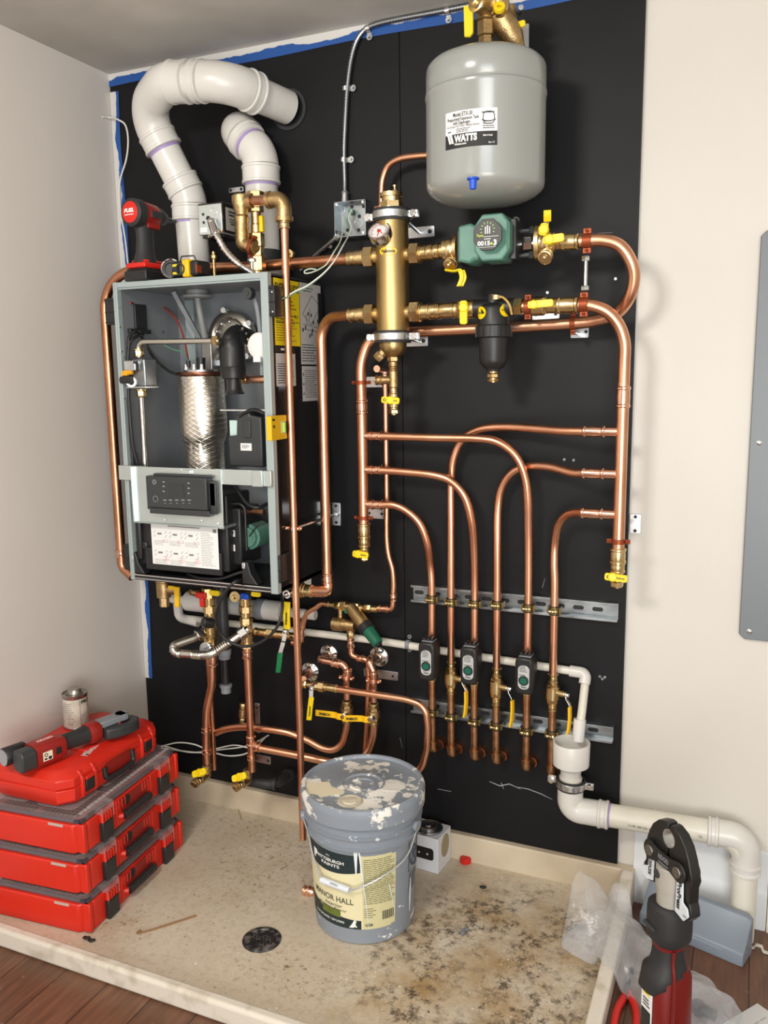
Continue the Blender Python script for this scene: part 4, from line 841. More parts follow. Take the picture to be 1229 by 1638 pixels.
v = thing('ball_valve', 'brass ball valve right of the black dirt separator, yellow handle pointing right', 'valve', (X2(865),YL,Z2))
a, c = V((X2(815),YL,Z2+.002)), V((X2(925),YL,Z2)); fit(b := MB(), a, c, [(0,.06,.018,'c'),(.06,.2,.021,'h'),(.2,.34,.015,'c'),(.34,.52,.0225,'c'),(.46,.56,.021,'h'),(.56,.70,.018,'c'),(.70,1,.0200,'b')]); b.build('valve_body', 'brass', v)
tee_handle(v, at(865,486,YL-.032), V((1,0,.05)), V((0,-1,.05)), .060, .017, None, hub=-.016)
clamp('copper coloured clamp on the line between dirt separator and its right valve', V((X2(845),YL,Z2)), EX, .0155, EZ)
bracket('zinc wall plate behind the valve right of the dirt separator', at(874,499,0).x, at(874,503,0).z, .07, .03)
# ================= right hand loops =================
xa = X1(926.5); za = Z1
pL = [V((xa,YL,Z1)), at(962,384,YL+.002), at(990,392,YL+.006), at(1008,415,YL+.014), at(1014.5,443,YL+.026), at(1007,475,YL+.040), at(988,500,-.100), at(960,511,-.090), at(920,517,-.0855), at(820,523,-.085), at(720,528,-.085), at(650,531,-.085), at(622,533,-.087), at(604,538,-.088), at(590,549,-.089), at(582,567,-.089), at(580,590,-.089)]
XM = at(580,720,-.089).x; YM = -.089
pL[-1].x = XM; pL.append(V((XM,YM,at(579,636,YM).z)))
lp = pipe('copper_pipe', 'thick copper pipe looping right of the pump then running left behind the separators', cat(pL,6), RB, seg=18)
XR_ = at(995,700,-.127).x; YR = -.127
pR = [V((X2(925.5),YL,Z2)), at(948,489,YL+.002), at(972,499,YL+.008), at(990,520,YL+.018), at(999,548,YL+.027), V((XR_,YR,at(1000,580,YR).z)), V((XR_,YR,at(1000,612,YR).z))]
rq = pipe('copper_pipe', 'thick copper pipe curving from the dirt separator line down to the right manifold', cat(pR,7), RB, seg=18)
# clamps with the rod between
ca, cc = V((xa+.018,YL,Z1)), V((X2(926)+.012,YL,Z2))
clamp('copper coloured clamp on the upper loop right of the pump, above a threaded rod', ca, EX, RB, EZ, L=.02)
clamp('copper coloured clamp on the lower loop below a threaded rod', cc, EX, RB, EZ, L=.02)
xr_ = (ca.x+cc.x)/2; b = MB().cyl((xr_,YL,Z1-RB-.022), (xr_,YL,Z2+RB+.02), .0042); b.hex((xr_,YL,Z1-RB-.03), (xr_,YL,Z1-RB-.019), .0095); b.hex((xr_,YL,Z2+RB+.017), (xr_,YL,Z2+RB+.028), .0095)
solo(b, 'threaded_rod', 'zinc', 'vertical zinc threaded rod with nuts joining the two right loop clamps', 'rod')
c = at(917,517,-.0855); t = clamp('copper coloured clamp holding the low rear pipe to its wall plate', c, EX, RB, EZ, L=.012)
p = at(928,531,0); bracket('dark wall plate behind the low rear pipe below the right loop', p.x, p.z, .045, .030); MB().cyl((c.x,-.0045,c.z-RB-.008), (c.x,c.y,c.z-RB-.008), .004).build('stud', 'zinc', t)
# small tube from the top of the separator to behind the tank
pts = cat([at(611,395,-.06), at(611,345,-.06), at(611,310,-.06), at(613,285,-.062), at(622,265,-.066), at(640,254,-.07), at(664,250,-.072), at(700,248,-.072), at(740,247,-.072)], 6)
o = pipe('copper_pipe', 'thin copper pipe rising behind the separator and bending right behind the tank', pts, .0085)
q = at(611,332,-.06); clamp('small copper clamp on the thin pipe at the top left of the separator', q, EZ, .0085, EX, 'copper', .01, earlen=.011)
# ================= expansion tank =================
yT = -.195; xT = at(777,190,yT).x; TR = 95*mpp((xT,yT,2.0)); tz0, tz1 = at(777,294,yT-.02).z, at(777,112,yT).z
et = thing('expansion_tank', 'large grey expansion tank with a white and black label', 'tank', (xT,yT,tz0))
zs = tz0-.004; H_ = tz1-zs; T0 = V((xT,yT,zs))
zm1 = at(777,152,yT).z-zs; zm2 = at(777,183,yT).z-zs
prof = [(-.040,.001),(-.0395,.03),(-.037,.06),(-.031,.095),(-.021,TR-.020),(-.013,TR-.008),(-.005,TR-.002),(.004,TR)]
prof += [(zm1-.014,TR),(zm1-.011,TR+.0022),(zm1-.002,TR+.0022),(zm1+.002,TR-.003),(zm1+.006,TR)]
prof += [(H_-.006,TR),(H_+.004,TR-.003),(H_+.014,TR-.013),(H_+.028,.092),(H_+.037,.055),(H_+.041,.02),(H_+.041,.001)]
MB().lathe(T0, EZ, prof, 72).build('shell', 'tank', et)
vd = C0-T0; ph = math.atan2(vd.y, vd.x)
def TM(lift):
    # angle around the tank, positive x to the right seen from the room
    return lambda x, y: V((xT+math.cos(ph+x/TR)*(TR+lift), yT+math.sin(ph+x/TR)*(TR+lift), y))
xa_, xb_ = -.685*TR, .185*TR
def tzp(px, py, x): # height of a point of the tank surface seen at that pixel
    a = ph+x/TR; return at(px,py,yT+math.sin(a)*TR).z
z_hi, z_lo, z_mid = tzp(755,174,-.25*TR), tzp(755,234,-.25*TR), tzp(755,211,-.25*TR)
b = MB(); patch(b, TM(.0006), xa_, xb_, z_lo, z_hi); lab = b.build('label', 'white', et)
b = MB(); patch(b, TM(.0010), xa_, xb_, z_lo, z_mid); bk = b.build('black_band', 'ink', lab)
W_ = xb_-xa_; hh = z_hi-z_mid
def tt(par, st, fx, z, size, m, fit_, al='CENTER', **k): f = TM(.0014); txt(par, st, (0,0,0), EX, EZ, size, m, fit=fit_, align=al, mp=lambda x, y: f(xa_+W_*fx+x, z+y), **k)
tt(lab, 'Model ETX-30', .36, z_hi-hh*.17, .012, 'ink', W_*.38, bold=.015)
tt(lab, 'Pressurized Expansion Tank', .36, z_hi-hh*.36, .010, 'ink', W_*.62, bold=.015)
tt(lab, 'with Diaphragm', .34, z_hi-hh*.53, .010, 'ink', W_*.34, bold=.015)
tt(lab, 'For Closed Hot Water Heating Systems', .36, z_hi-hh*.67, .007, 'ink', W_*.64)
f = TM(.0014); b = MB(); lines(b, (0,0,0), EX, EZ, W_*.30, hh*.20, 3, .4, mp=lambda x, y: f(xa_+W_*.24+x, z_mid+.002+y)); lines(b, (0,0,0), EX, EZ, W_*.1, .006, 1, .35, mp=lambda x, y: f(xa_+W_*.06+x, z_mid+.003+y)); lines(b, (0,0,0), EX, EZ, W_*.22, .018, 4, .35, mp=lambda x, y: f(xa_+W_*.74+x, z_mid+.004+y)); lines(b, (0,0,0), EX, EZ, W_*.24, .006, 1, .4, mp=lambda x, y: f(xa_+W_*.72+x, z_hi-.012+y))
b.build('print', 'ink', lab, smooth=0)
b = MB(); pts = rrect(W_*.2, hh*.52, .008, 4); q = [f(xa_+W_*.845+x*1, z_hi-hh*.42+y) for x, y in pts]; b.tube(q+[q[0]], .0008, 5); q = [f(xa_+W_*.845+x, z_hi-hh*.36-.010+.0*x+ .006*(x/.02)**2) for x in [-.015+.003*k for k in range(11)]]; b.tube(q, .0008, 5); b.build('pictogram', 'ink', lab, smooth=0)
zb2 = (z_mid+z_lo)/2+.006
tt(bk, 'WATTS', .42, zb2-.002, .0195, 'white_ink', W_*.44, bold=.055)
b = MB()
for k in range(2):
    x = W_*(.04+.055*k); P4 = [(x,.011),(x+W_*.045,.011),(x+W_*.095,-.010),(x+W_*.05,-.010)]; b.add([f(xa_+u, zb2+v_) for u, v_ in P4], [(0,1,2,3)])
b.build('logo', 'white_ink', bk, smooth=0)
tt(bk, 'Watts.com', .32, z_lo+.008, .006, 'white_ink', W_*.24, bold=.03)
tt(bk, 'Made in Canada', .83, zb2, .005, 'white_ink', W_*.17, bold=.03)
tt(bk, 'Rev. 1-17', .90, z_lo+.006, .005, 'white_ink', W_*.11, bold=.03)
q = fl(757,290,zs-.034); MB().cyl(q-EZ*.016, q+EZ*.006, .0066, .0090).cyl(q+EZ*.003, q+EZ*.007, .0130).build('valve_cap', 'blue', et, bevel=.001)
# valve assembly above the tank
tvz = T0.z+H_+.0405
tv = thing('tank_service_valve', 'brass service valve with yellow handles on top of the grey tank', 'valve', (xT,yT,tvz))
q0 = V((xT,yT,tvz)); up = lambda py, px=779: at(px,py,yT).z
fit(b := MB(), q0, V((xT,yT,up(4))), [(0,.30,.017,'h'),(.30,.62,.020,'h'),(.62,1,.023,'c')]); q = at(771,3,yT-.03); b.cyl(q+V((.02,.03,0)), q+V((-.004,-.014,0)), .028, .024, 28); b.build('valve_body', 'bronze', tv)
q = at(764,5,yT-.05); b = MB().lathe(q, V((-.3,-1,.1)), [(0,.020),(.006,.020),(.008,.016),(.012,.015),(.012,.009),(.016,.009),(.018,.006),(.018,.001)], 24); b.build('valve_cap', 'brass', tv)
b = MB().prism([(-.011,0),(.011,0),(.011,-.058),(.004,-.066),(-.009,-.064)], at(749,8,yT-.045), EX, EZ, V((0,.008,0))); b.build('yellow_lever', 'yellow', tv, bevel=.0015)
b = MB().lathe(at(800,26,yT-.02), EZ, [(0,.010),(.006,.010),(.007,.019),(.016,.021),(.05,.021)], 22); b.build('side_union', 'brass', tv)
b = MB().ring(at(799,12,yT-.045), V((.3,-1,.5)), .005, .013, .010, 20); b.build('yellow_ring', 'yellow', tv, bevel=.001)
MB().tube([V((xT+.02,yT+.01,up(14))), V((xT+.055,yT+.03,tvz+.028)), V((xT+.075,yT+.045,tvz-.002))], [.030,.026,.006], 20).build('body_arm', 'bronze', tv)
fit(b := MB(), at(815,10,yT+.03), at(816,58,yT+.03), [(0,.55,.016,'c'),(.55,.7,.017,'h'),(.7,1,.012,'c')]); b.build('check_valve', 'bronze', tv)
tee_handle(tv, at(827,41,yT+.03), V((1,0,.12)), V((0,-1,0)), .040, .014, None)
p = at(831,62,0); bt = bracket('grey wall plate behind the top of the expansion tank', p.x+.0, p.z, .06, .05, hor=False); MB().cyl((p.x-.006,-.0045,p.z), (xT+.075,yT+.02,p.z), .006).build('arm', 'zinc', bt)
# ================= armoured cables, junction box =================
def flex(name, label, pts, r, m='flex', pitch=.0078, amp=.17, extra=None):
    P_ = cat(pts, 10); d = [0]
    for i in range(1, len(P_)): d.append(d[-1]+(P_[i]-P_[i-1]).length)
    out, rr = [], []; j = 0; n = int(d[-1]/pitch*2)
    for k in range(n+1):
        t = d[-1]*k/n
        while j < len(d)-2 and d[j+1] < t: j += 1
        f_ = (t-d[j])/max(d[j+1]-d[j], 1e-9); out.append(P_[j].lerp(P_[j+1], f_)); rr.append(r*(1+amp*(1 if k % 2 else -1)))
    t = thing(name, label, 'cable', out[0]); MB().tube(out, rr, 12).build('sheath', m, t, smooth=80); return t
cz_ = [at(552,316,-.016), at(552,290,-.012), at(551,240,-.011), at(553,190,-.011), at(556,140,-.011), at(562,95,-.011), at(571,65,-.011), at(585,47,-.011), at(605,38,-.011), at(640,30,-.011), at(700,19,-.011), at(756,8,-.011), at(800,0,-.011)]
fx = flex('armoured_cable', 'grey armoured cable climbing from the steel box and along the ceiling', cz_, .0068)
b = MB().cyl(at(552,322,-.02)-EZ*.004, at(552,312,-.018)+EZ*.003, .0105, .009).cyl(at(552,312,-.018), at(552,309,-.016), .0115); b.build('connector', 'zinc', fx)
for px, py in ((553,142),(550,256),(589,45),(716,17)):
    q = at(px,py,-.0115); hor = px > 580; o = thing('cable_strap', 'small zinc strap on the armoured cable ' + {142:'midway up the board',256:'just above the steel box',45:'at its bend under the ceiling',17:'near the tank valve'}[py], 'strap', q)
    ax = V((1,0,.1)) if hor else EZ; off = V((.002,.006,-.020)) if hor else V((.020,.006,0)); b = MB().ring(q, ax, .0076, .0088, .011, 16); ey = EX if hor else EZ
    b.box(q+off*.75, (.012,.0016,.011), None); b.ring(q+off+V((0,-.002,0)), EY, .004, .0085, .0015, 16); b.build('strap', 'zinc', o)
j0, j1 = at(536,324,0), at(583,380,-.0); jx0, jx1 = at(535,350,-.04).x, at(585,350,-.04).x; jz1, jz0 = at(560,321,-.04).z, at(560,378,-.04).z
jb = thing('junction_box', 'open square steel junction box with loose green and white wires', 'junction box', ((jx0+jx1)/2,0,jz0))
t_ = .0016; b = MB().bx(jx0,-.003,jz0,jx1,-.0015,jz1)
for q in ((jx0,jz0,jx0+t_,jz1),(jx1-t_,jz0,jx1,jz1),(jx0,jz0,jx1,jz0+t_),(jx0,jz1-t_,jx1,jz1)): b.bx(q[0],-.040,q[1],q[2],-.003,q[3])
b.build('box', 'galv', jb)
b = MB()
for px, py in ((575,346),(574,368),(563,331),(582,330),(556,368)): q = at(px,py,-.0035); b.cyl(q, q-EY*.0006, .005, seg=12)
each(b, 'knockout', 'ink', jb)
b = MB()
for px, py, r_ in ((573,357,.012),(546,335,.012)): q = at(px,py,-.0035); b.ring(q, EY, r_-.0012, r_, .0012, 20)
each(b, 'knockout_ring', 'zinc', jb)
b = MB()
for sx1, sz1 in ((.08,.93),(.92,.93),(.92,.07)): b.cyl((jx0+(jx1-jx0)*sx1,-.041,jz0+(jz1-jz0)*sz1), (jx0+(jx1-jx0)*sx1,-.036,jz0+(jz1-jz0)*sz1), .004, seg=10)
each(b, 'box_screw', 'chrome', jb)
MB().cyl(at(561,338,-.006), at(561,338,-.02), .008, seg=10).build('ground_screw', 'green', jb)
f2 = flex('armoured_cable', 'short armoured cable from the steel box down behind the copper pipe', [at(543,376,-.022), at(531,386,-.02), at(518,397,-.016), at(505,408,-.013), at(492,421,-.012), at(480,434,-.012)], .0068)
b = MB().cyl(at(545,374,-.025), at(538,381,-.021), .011).ball(at(541,379,-.033), .005, 8); b.build('connector', 'zinc', f2)
p = at(529,393,-.0085); MB().ring(p, V((1,0,.8)), .0078, .009, .009, 14).build('strap', 'zinc', f2)
w1_ = [at(561,338,-.022), at(556,352,-.038), at(560,366,-.055), at(556,380,-.085), at(547,396,-.17), at(534,419,-.215), at(520,436,-.225), at(505,449,-.235), at(488,461,-.245), at(472,468,-.256), at(462,474,-.266), at(452,478,-.2635)]
o = pipe('loose_wire', 'green wire hanging from the steel box to the copper drop pipe', cat(w1_,6), .0019, 'wire_g', seg=8, cat_='wire')
w2_ = [p_+V((.005,-.003,.004)) for p_ in w1_[:-1]]
o = pipe('loose_wire', 'white wire twisted beside the green one below the steel box', cat(w2_,6), .0019, 'wire_w', seg=8, cat_='wire')
w3_ = [at(548,345,-.02), at(549,362,-.045), at(545,385,-.12), at(534,404,-.195), at(523,422,-.20), at(512,430,-.19), at(498,436,-.18), at(488,437,-.18), at(488,433,-.18), at(496,430,-.18), at(506,431,-.18)]
o = pipe('loose_wire', 'pale green wire curling back above the boiler corner', cat(w3_,6), .0018, mat('pale_green_wire', s(200,212,190), 0, .5), seg=8, cat_='wire')
# ================= relief assembly on top of the boiler =================
YD = -.252; XD = .739
ra = thing('relief_valve', 'brass relief valve assembly with copper cross pipe over the boiler', 'valve', at(390,400,-.22))
yr = -.23
xv = at(386,330,yr).x; zv1, zv0 = at(386,311,yr).z, at(386,380,yr).z
b = MB().lathe((xv,yr,zv0), EZ, [(0,.019),(.02,.019),(.035,.017),(.05,.020),(.056,.016),(.075,.021),(.082,.0235),(zv1-zv0-.004,.0235),(zv1-zv0,.019),(zv1-zv0,.001)], 26)
q = V((xv,yr,at(386,323,yr).z)); b.cyl(q, q+EX*.034, .018, .0185); b.build('valve_body', 'bronze', ra)
MB().tube(fil([V((xv,yr,zv0+.01)), V((xv,yr,zv0-.018)), V((xv+.038,yr,zv0-.028))], .015), .018, 18).build('elbow', 'bronze', ra)
q1 = V((at(431,320,YD).x,YD,at(431,320,YD).z)); MB().tube([q+EX*.03, V((q1.x,YD,q1.z))], .0125, 16).build('cross_pipe', 'copper_dark', ra)
b = MB(); ez = V((XD,YD,q1.z)); b.tube(fil([q1-EX*.004, ez, ez-EZ*.05], .03, 9), .019, 20); b.ring(q1, EX, .012, .0215, .010); b.ring(ez-EZ*.05, EZ, .012, .0225, .010); b.build('street_elbow', 'bronze', ra)
xs_ = at(411,380,-.205).x; zf = lambda py: at(411,py,-.205).z; q = V((xs_,-.205,0))
fit(b := MB(), q+EZ*1.678, q+EZ*zf(306), [(0,.10,.019,'b'),(.08,.25,.021,'h'),(.25,.36,.018,'h'),(.36,.52,.020,'h'),(.52,.62,.014,'c'),(.62,.76,.0125,'c'),(.76,.84,.020,'h'),(.84,.90,.016,'c'),(.90,1,.023,'h')]); b.tube([V((xv+.02,yr,zv0-.026)), q+EZ*(zv0-.028)], .017, 16); b.build('riser', 'brass', ra)
MB().bx(xs_+.012,-.212,zf(372),xs_+.022,-.200,zf(346)).build('yellow_handle', 'yellow', ra, bevel=.002)
cq = V((xv+.030,yr,zv0-.026)); clamp('copper coloured clamp on the brass elbow above the boiler corner', cq, V((1,0,-.3)), .019, V((.3,0,1)), L=.010, earlen=.01)
b = MB().cyl((cq.x-.004,yr,1.6785), (cq.x-.004,yr,cq.z-.030), .0042); b.hex((cq.x-.004,yr,cq.z-.038), (cq.x-.004,yr,cq.z-.028), .011); b.hex((cq.x-.004,yr,1.678), (cq.x-.004,yr,1.686), .008); solo(b, 'threaded_rod', 'zinc', 'short zinc rod standing on the boiler top under the brass elbow', 'rod')
q = at(343,435,-.24); q.z = 1.678; b = MB().cyl(q, q+EZ*.07, .0045).hex(q+EZ*.052, q+EZ*.062, .008).hex(q+EZ*.0, q+EZ*.006, .007); solo(b, 'threaded_rod', 'bronze', 'short brown threaded rod standing alone on the boiler top', 'rod')
p = at(379,304,0); bracket('small pale strap plate on the board above the relief valve', p.x, p.z, .05, .014)
# grey control box
cbx0, cbx1 = at(317,350,-.255).x, at(357,350,-.255).x; cbz1, cbz0 = at(337,324,-.255).z, at(337,375,-.255).z
yb1 = side(384,350,cbx1).y
lc = thing('control_box', 'small black and silver electrical control box above the boiler', 'control box', ((cbx0+cbx1)/2,-.2,cbz0))
MB().bx(cbx0,-.254,cbz0,cbx1-.004,yb1,cbz1-.003).build('silver_case', 'plate', lc, bevel=.002)
b = MB().bx(cbx0-.001,-.253,cbz1-.0028,cbx1-.0036,yb1+.002,cbz1).bx(cbx1-.0038,-.256,cbz0+.004,cbx1,yb1+.002,cbz1); b.bx(cbx0+.008,-.250,cbz0-.008,cbx1-.003,yb1+.002,cbz0-.0005); b.build('black_cover', 'black_gloss', lc, bevel=.0015)
y0_, y1_ = -.242, yb1-.006; o = MB().bx(cbx1+.0003,y0_,cbz0+.010,cbx1+.001,y1_,cbz1-.012).build('side_label', mat('silver_label', s(186,180,172), .3, .4), lc)
b = MB(); lines(b, (cbx1+.0015,y0_+.012,cbz1-.034), EY, EZ, (y1_-y0_)*.65, .016, 2, .55); lines(b, (cbx1+.0015,y0_+.014,cbz0+.03), EY, EZ, (y1_-y0_)*.6, .012, 2, .4); lines(b, (cbx1+.0015,y0_+.02,cbz1-.055), EY, EZ, (y1_-y0_)*.35, .006, 1, .6); b.ring((cbx1+.0012,y1_-.012,cbz0+.017), EX, .004, .006, .0006, 14); b.build('print', 'ink', o)
b = MB()
for px, py in ((325,343),(326,356),(333,349)): q = at(px,py,-.2545); b.cyl(q, q-EY*.001, .0035 if px < 330 else .006, seg=12)
each(b, 'case_hole', 'ink', lc)
q = at(342,338,-.2545); MB().ring(q, EY, .009, .0102, .0012, 20).build('knockout_ring', 'zinc', lc)
q = at(326,368,-.2545); MB().bx(q.x-.010,-.2552,q.z-.006,q.x+.012,-.2545,q.z+.006).build('rating_sticker', 'white', lc)
fx = flex('armoured_cable', 'shiny flexible conduit curving from the small control box to the boiler top', [at(344,372,-.275), at(350,382,-.275), at(358,396,-.272), at(369,410,-.27), at(384,424,-.265), at(398,433,-.255), at(406,437,-.25)], .0078, 'chrome', .0100, .16)
b = MB().tube([at(339,355,-.262), at(342,366,-.272), at(345,375,-.275)], .0115, 14).ball(at(339,355,-.264), .0118, 12).cyl(at(337,378,-.28), at(352,371,-.275), .0045).ball(at(336,378,-.28), .006, 8).ball(at(353,370,-.275), .006, 8); b.build('connector', 'chrome', fx)
# drop pipe to the pan
zb_ = at(483,1342,YD).z
dp = pipe('copper_pipe', 'long straight copper drop pipe in front of the boiler side, open above the pan', [V((XD,YD,ez.z-.052)), V((XD,YD,zb_))], .0096, seg=20)
b = MB(); press(b, V((XD,YD,ez.z-.054)), V((XD,YD,at(455,366,YD).z)), .0105); b.build('press_adapter', 'brass', dp)
c = V((XD,YD,at(470,845,YD).z)); cl = clamp('copper clamp on the drop pipe at the end of a long wall stud', c, EZ, .0096, EX, 'copper_fit', .010)
p = at(539,822,0); bk_ = bracket('zinc plate on the board carrying the long stud to the drop pipe', p.x, p.z, .068, .028, hor=False)
MB().cyl((XD+.004,-.0045,c.z), (XD+.004,YD+.0135,c.z), .0042).hex((XD+.004,-.0045,c.z), (XD+.004,-.012,c.z), .009).build('stud', 'zinc', bk_)
cl2 = thing('pipe_clamp', 'brass clip hanging on the copper pipe right of the drop pipe', 'clamp', at(464,416,-.16)); q = V((at(464,416,YL).x,YL,Z1)); b = MB().ring(q, EX, RB+.0003, RB+.003, .016, 22); b.cyl(q+V((0,-.006,RB+.008)), q+V((0,.006,RB+.008)), .0125); b.build('band', 'brass', cl2); MB().ball(q+V((0,-.009,RB+.008)), .005, 8).build('clamp_screw', 'brass', cl2)
# ================= impact driver and battery light on the boiler =================
q = fl(240,443,1.678); q.y = -.262; q = V((at(240,446,-.262).x, -.262, 1.6785))
ax = V((.10,.995,0)); 
dv = thing('impact_driver', 'red and black cordless impact driver standing on the boiler top', 'impact driver', q, (0,0,-.10), local=True)
ztop = at(232,345,-.262).z-q.z
b = MB().bx(-.040,-.055,0,.040,.062,.026).bx(-.036,-.05,.026,.036,.055,.032); b.build('battery', 'black', dv, bevel=.006)
b = MB().bx(-.034,-.052,.033,.034,.05,.047).bx(-.026,-.04,.047,.026,.035,.055); b.build('battery_top', 'red', dv, bevel=.005)
b = MB()
for y in (-.035,-.012): b.bx(-.012,y-.020,.034,.006,y-.019,.042)
pts = [V((0,-.012,.045)), V((0,-.012,.075)), V((0,-.010,.11)), V((0,-.012,.15)), V((0,-.016,ztop-.02))]
g = MB(); NS = 20; prof = [(.030,.038),(.021,.028),(.019,.026),(.021,.029),(.026,.036)]; pp = cat(pts,4); 
for i, p in enumerate(pp):
    f_ = i/(len(pp)-1)*4; k = min(int(f_),3); a_, c_ = prof[k], prof[k+1]; tt_ = f_-k; rx, ry = a_[0]+(c_[0]-a_[0])*tt_, a_[1]+(c_[1]-a_[1])*tt_
    for k in range(NS): an = 2*pi*k/NS; g.v.append(p+V((rx*math.cos(an), ry*math.sin(an), 0)))
for i in range(len(pp)-1):
    for k in range(NS): k2 = (k+1) % NS; g.f.append([i*NS+k,i*NS+k2,(i+1)*NS+k2,(i+1)*NS+k]); g.mi.append(0)
g.f.append(list(range(NS-1,-1,-1))); g.mi.append(0); g.f.append([(len(pp)-1)*NS+k for k in range(NS)]); g.mi.append(0)
g.build('grip', 'black_soft', dv)
hy = -.060; MB().lathe((0,hy,ztop), EY, [(0,.030),(.004,.036),(.03,.037),(.034,.034)], 30).build('rear_ring', 'black_soft', dv)
rc = MB().lathe((0,hy-.003,ztop), EY, [(0,.020),(.002,.027),(.005,.029)], 28).build('rear_cap', 'red', dv)
txt(rc, 'FUEL', (0,hy-.0036,ztop+.003), EX, EZ, .013, 'white_ink', fit=.036, bold=.05, shear=.2)
b = MB(); lines(b, (-.016,hy-.0036,ztop-.009), EX, EZ, .032, .004, 1, .6, ragged=.0); b.build('print', 'white_ink', rc, smooth=0)
b = MB().lathe((0,hy+.034,ztop), EY, [(0,.033),(.01,.034),(.05,.031),(.056,.028)], 28); b.bx(-.024,hy+.04,ztop-.036,.024,hy+.085,ztop-.01); b.build('motor_case', 'red_dark', dv, bevel=.002)
b = MB().bx(.032,hy+.045,ztop-.010,.0345,hy+.085,ztop+.008); b.build('name_plate', 'dark_grey', dv, bevel=.001)
MB().lathe((0,hy+.090,ztop), EY, [(0,.029),(.015,.026),(.035,.018),(.04,.014)], 26).build('nose', 'black_soft', dv)
MB().cyl((0,hy+.128,ztop), (0,hy+.150,ztop), .0075).cyl((0,hy+.150,ztop), (0,hy+.172,ztop), .005, seg=6).build('bit_holder', 'dark_grey', dv)
MB().prism([(0,0),(.016,-.002),(.013,-.026),(.008,-.05),(.004,-.05),(.002,-.026)], (-.006,hy+.062,ztop-.034), EY, EZ, V((.012,0,0))).build('trigger', 'red', dv, bevel=.002)
q = fl(277,440,1.678); q = V((at(275,437,-.275).x, -.275, 1.679)); 
b = MB(); tr = thing('cable_reel', 'small black reel with a steel rim leaning beside the driver battery', 'reel', q, (0,0,.5), local=True)
MB().lathe((0,-.006,.026), V((-.1,-1,.18)), [(-.012,.020),(-.010,.024),(.006,.024),(.006,.017),(.002,.016),(.002,.001)], 26).build('reel', 'black', tr)
MB().lathe((0,-.012,.027), V((-.1,-1,.18)), [(0,.0245),(.004,.0265),(.006,.0255),(.004,.0225)], 30, cap=False).build('rim', 'chrome', tr)
q = V((at(305,436,-.268).x, -.268, 1.679)); lt = thing('cordless_light', 'small yellow and black battery tool lying beside the impact driver', 'tool', q, (0,0,-.12), local=True)
MB().bx(-.040,-.03,.004,-.004,.03,.044).build('battery', 'black', lt, bevel=.005)
MB().bx(-.003,-.031,.001,.020,.031,.047).build('yellow_housing', 'yellow_vinyl', lt, bevel=.005)
MB().bx(.021,-.028,.003,.048,.028,.043).build('head', 'black', lt, bevel=.007)
MB().bx(-.034,-.0315,.010,-.018,-.0302,.016).bx(-.034,-.0315,.030,-.018,-.0302,.036).build('yellow_latch', 'yellow', lt, bevel=.0005)
MB().ring((-.006,-.032,.022), EY, .012,.015,.004).build('rim_ring', 'dark_grey', lt); MB().tube(fil([V((-.036,0,.044)),V((-.030,0,.060)),V((.016,0,.058)),V((.02,0,.046))],.006), .0018, 8).build('hook', 'dark_grey', lt)
MB().bx(.044,-.0288,.010,.0488,-.010,.030).build('lens', 'orange_plastic', lt, bevel=.001)
# loose white wire at the left corner
pts = [side(164,187,.003), side(176,188,.012), at(190,192,-.035), at(201,201,-.03), at(205,225,-.025), at(202,255,-.02), at(193,285,-.012), at(191,310,-.01), at(194,345,-.01), at(200,380,-.01), at(205,425,-.012), at(206,445,-.014)]
o = pipe('loose_wire', 'thin white cable looping out of the left wall near the corner', cat(pts,6), .0026, 'wire_w', seg=8, cat_='wire')
# ================= manifolds and zone pipes =================
def zone_tee(b, p, sg, r0, r1, L):
    "branch of a tee: short stub, then a pressed coupling"
    b.cyl(p+EX*(sg*(r0-.004)), p+EX*(sg*(L*.45)), r1+.0012); press(b, p+EX*(sg*L*.42), p+EX*(sg*L), r1)
zL = [at(580,py,YM).z for py in (697,751,806)]
zb = at(581,838,YM).z; ml = thing('copper_manifold', 'left copper manifold pipe feeding three zone branches, yellow drain below', 'manifold', (XM,YM,zb))
zt_ = pL[-1].z
MB().cyl((XM,YM,zt_), (XM,YM,zb), RB, seg=20).build('tube', 'copper', ml)
for z in zL: b = MB(); zone_tee(b, V((XM,YM,z)), 1, RB, RZ, .058); b.build('branch_tee', 'copper_fit', ml)
press(b := MB(), V((XM,YM,at(578,640,YM).z)), V((XM,YM,at(579,662,YM).z)), RB); b.build('press_coupling', 'copper_fit', ml)
def drain(parent, x, y, z0, z1, zc, zh, ang=.0, L=.048):
    a, c = V((x,y,z0)), V((x,y,z1)); fit(b := MB(), a, c, [(0,.5,RB+.0048,'b'),(.45,.8,RB+.0035,'b'),(.8,1,.013,'c')]); b.build('drain_valve_body', 'brass', parent)
    tee_handle(parent, V((x,y-.024,zh)), V((1,0,-.06)), V((.1,-1,.1)), L, .018, hub=-.008)
    fit(b := MB(), c, V((x,y,zc)), [(0,.3,.011,'c'),(.3,.85,.0155,'h'),(.85,1,.006,'c')]); b.build('drain_cap', 'brass', parent)
drain(ml, XM, YM, zb+.002, at(580,884,YM).z, at(580,897,YM).z, at(579,884,YM).z)
clamp('copper coloured clamp near the bottom of the left manifold', V((XM,YM,at(580,828,YM).z)), EZ, RB, EX, L=.010)
p = at(602,821,0); bracket('zinc plate on the board behind the foot of the left manifold', p.x, p.z, .055, .030)
clamp('copper coloured clamp at the head of the left manifold beside the separator drain', V((XM,YM,at(577,612,YM).z)), EZ, RB, EX, L=.010)
p = at(603,611,0); bracket('zinc plate on the board beside the separator drain tee', p.x, p.z, .06, .030)
zR = [at(1000,py,YR).z for py in (691,759,824)]
zb = at(993,878,YR).z; mr = thing('copper_manifold', 'right copper manifold pipe with three return branches, yellow drain below', 'manifold', (XR_,YR,zb))
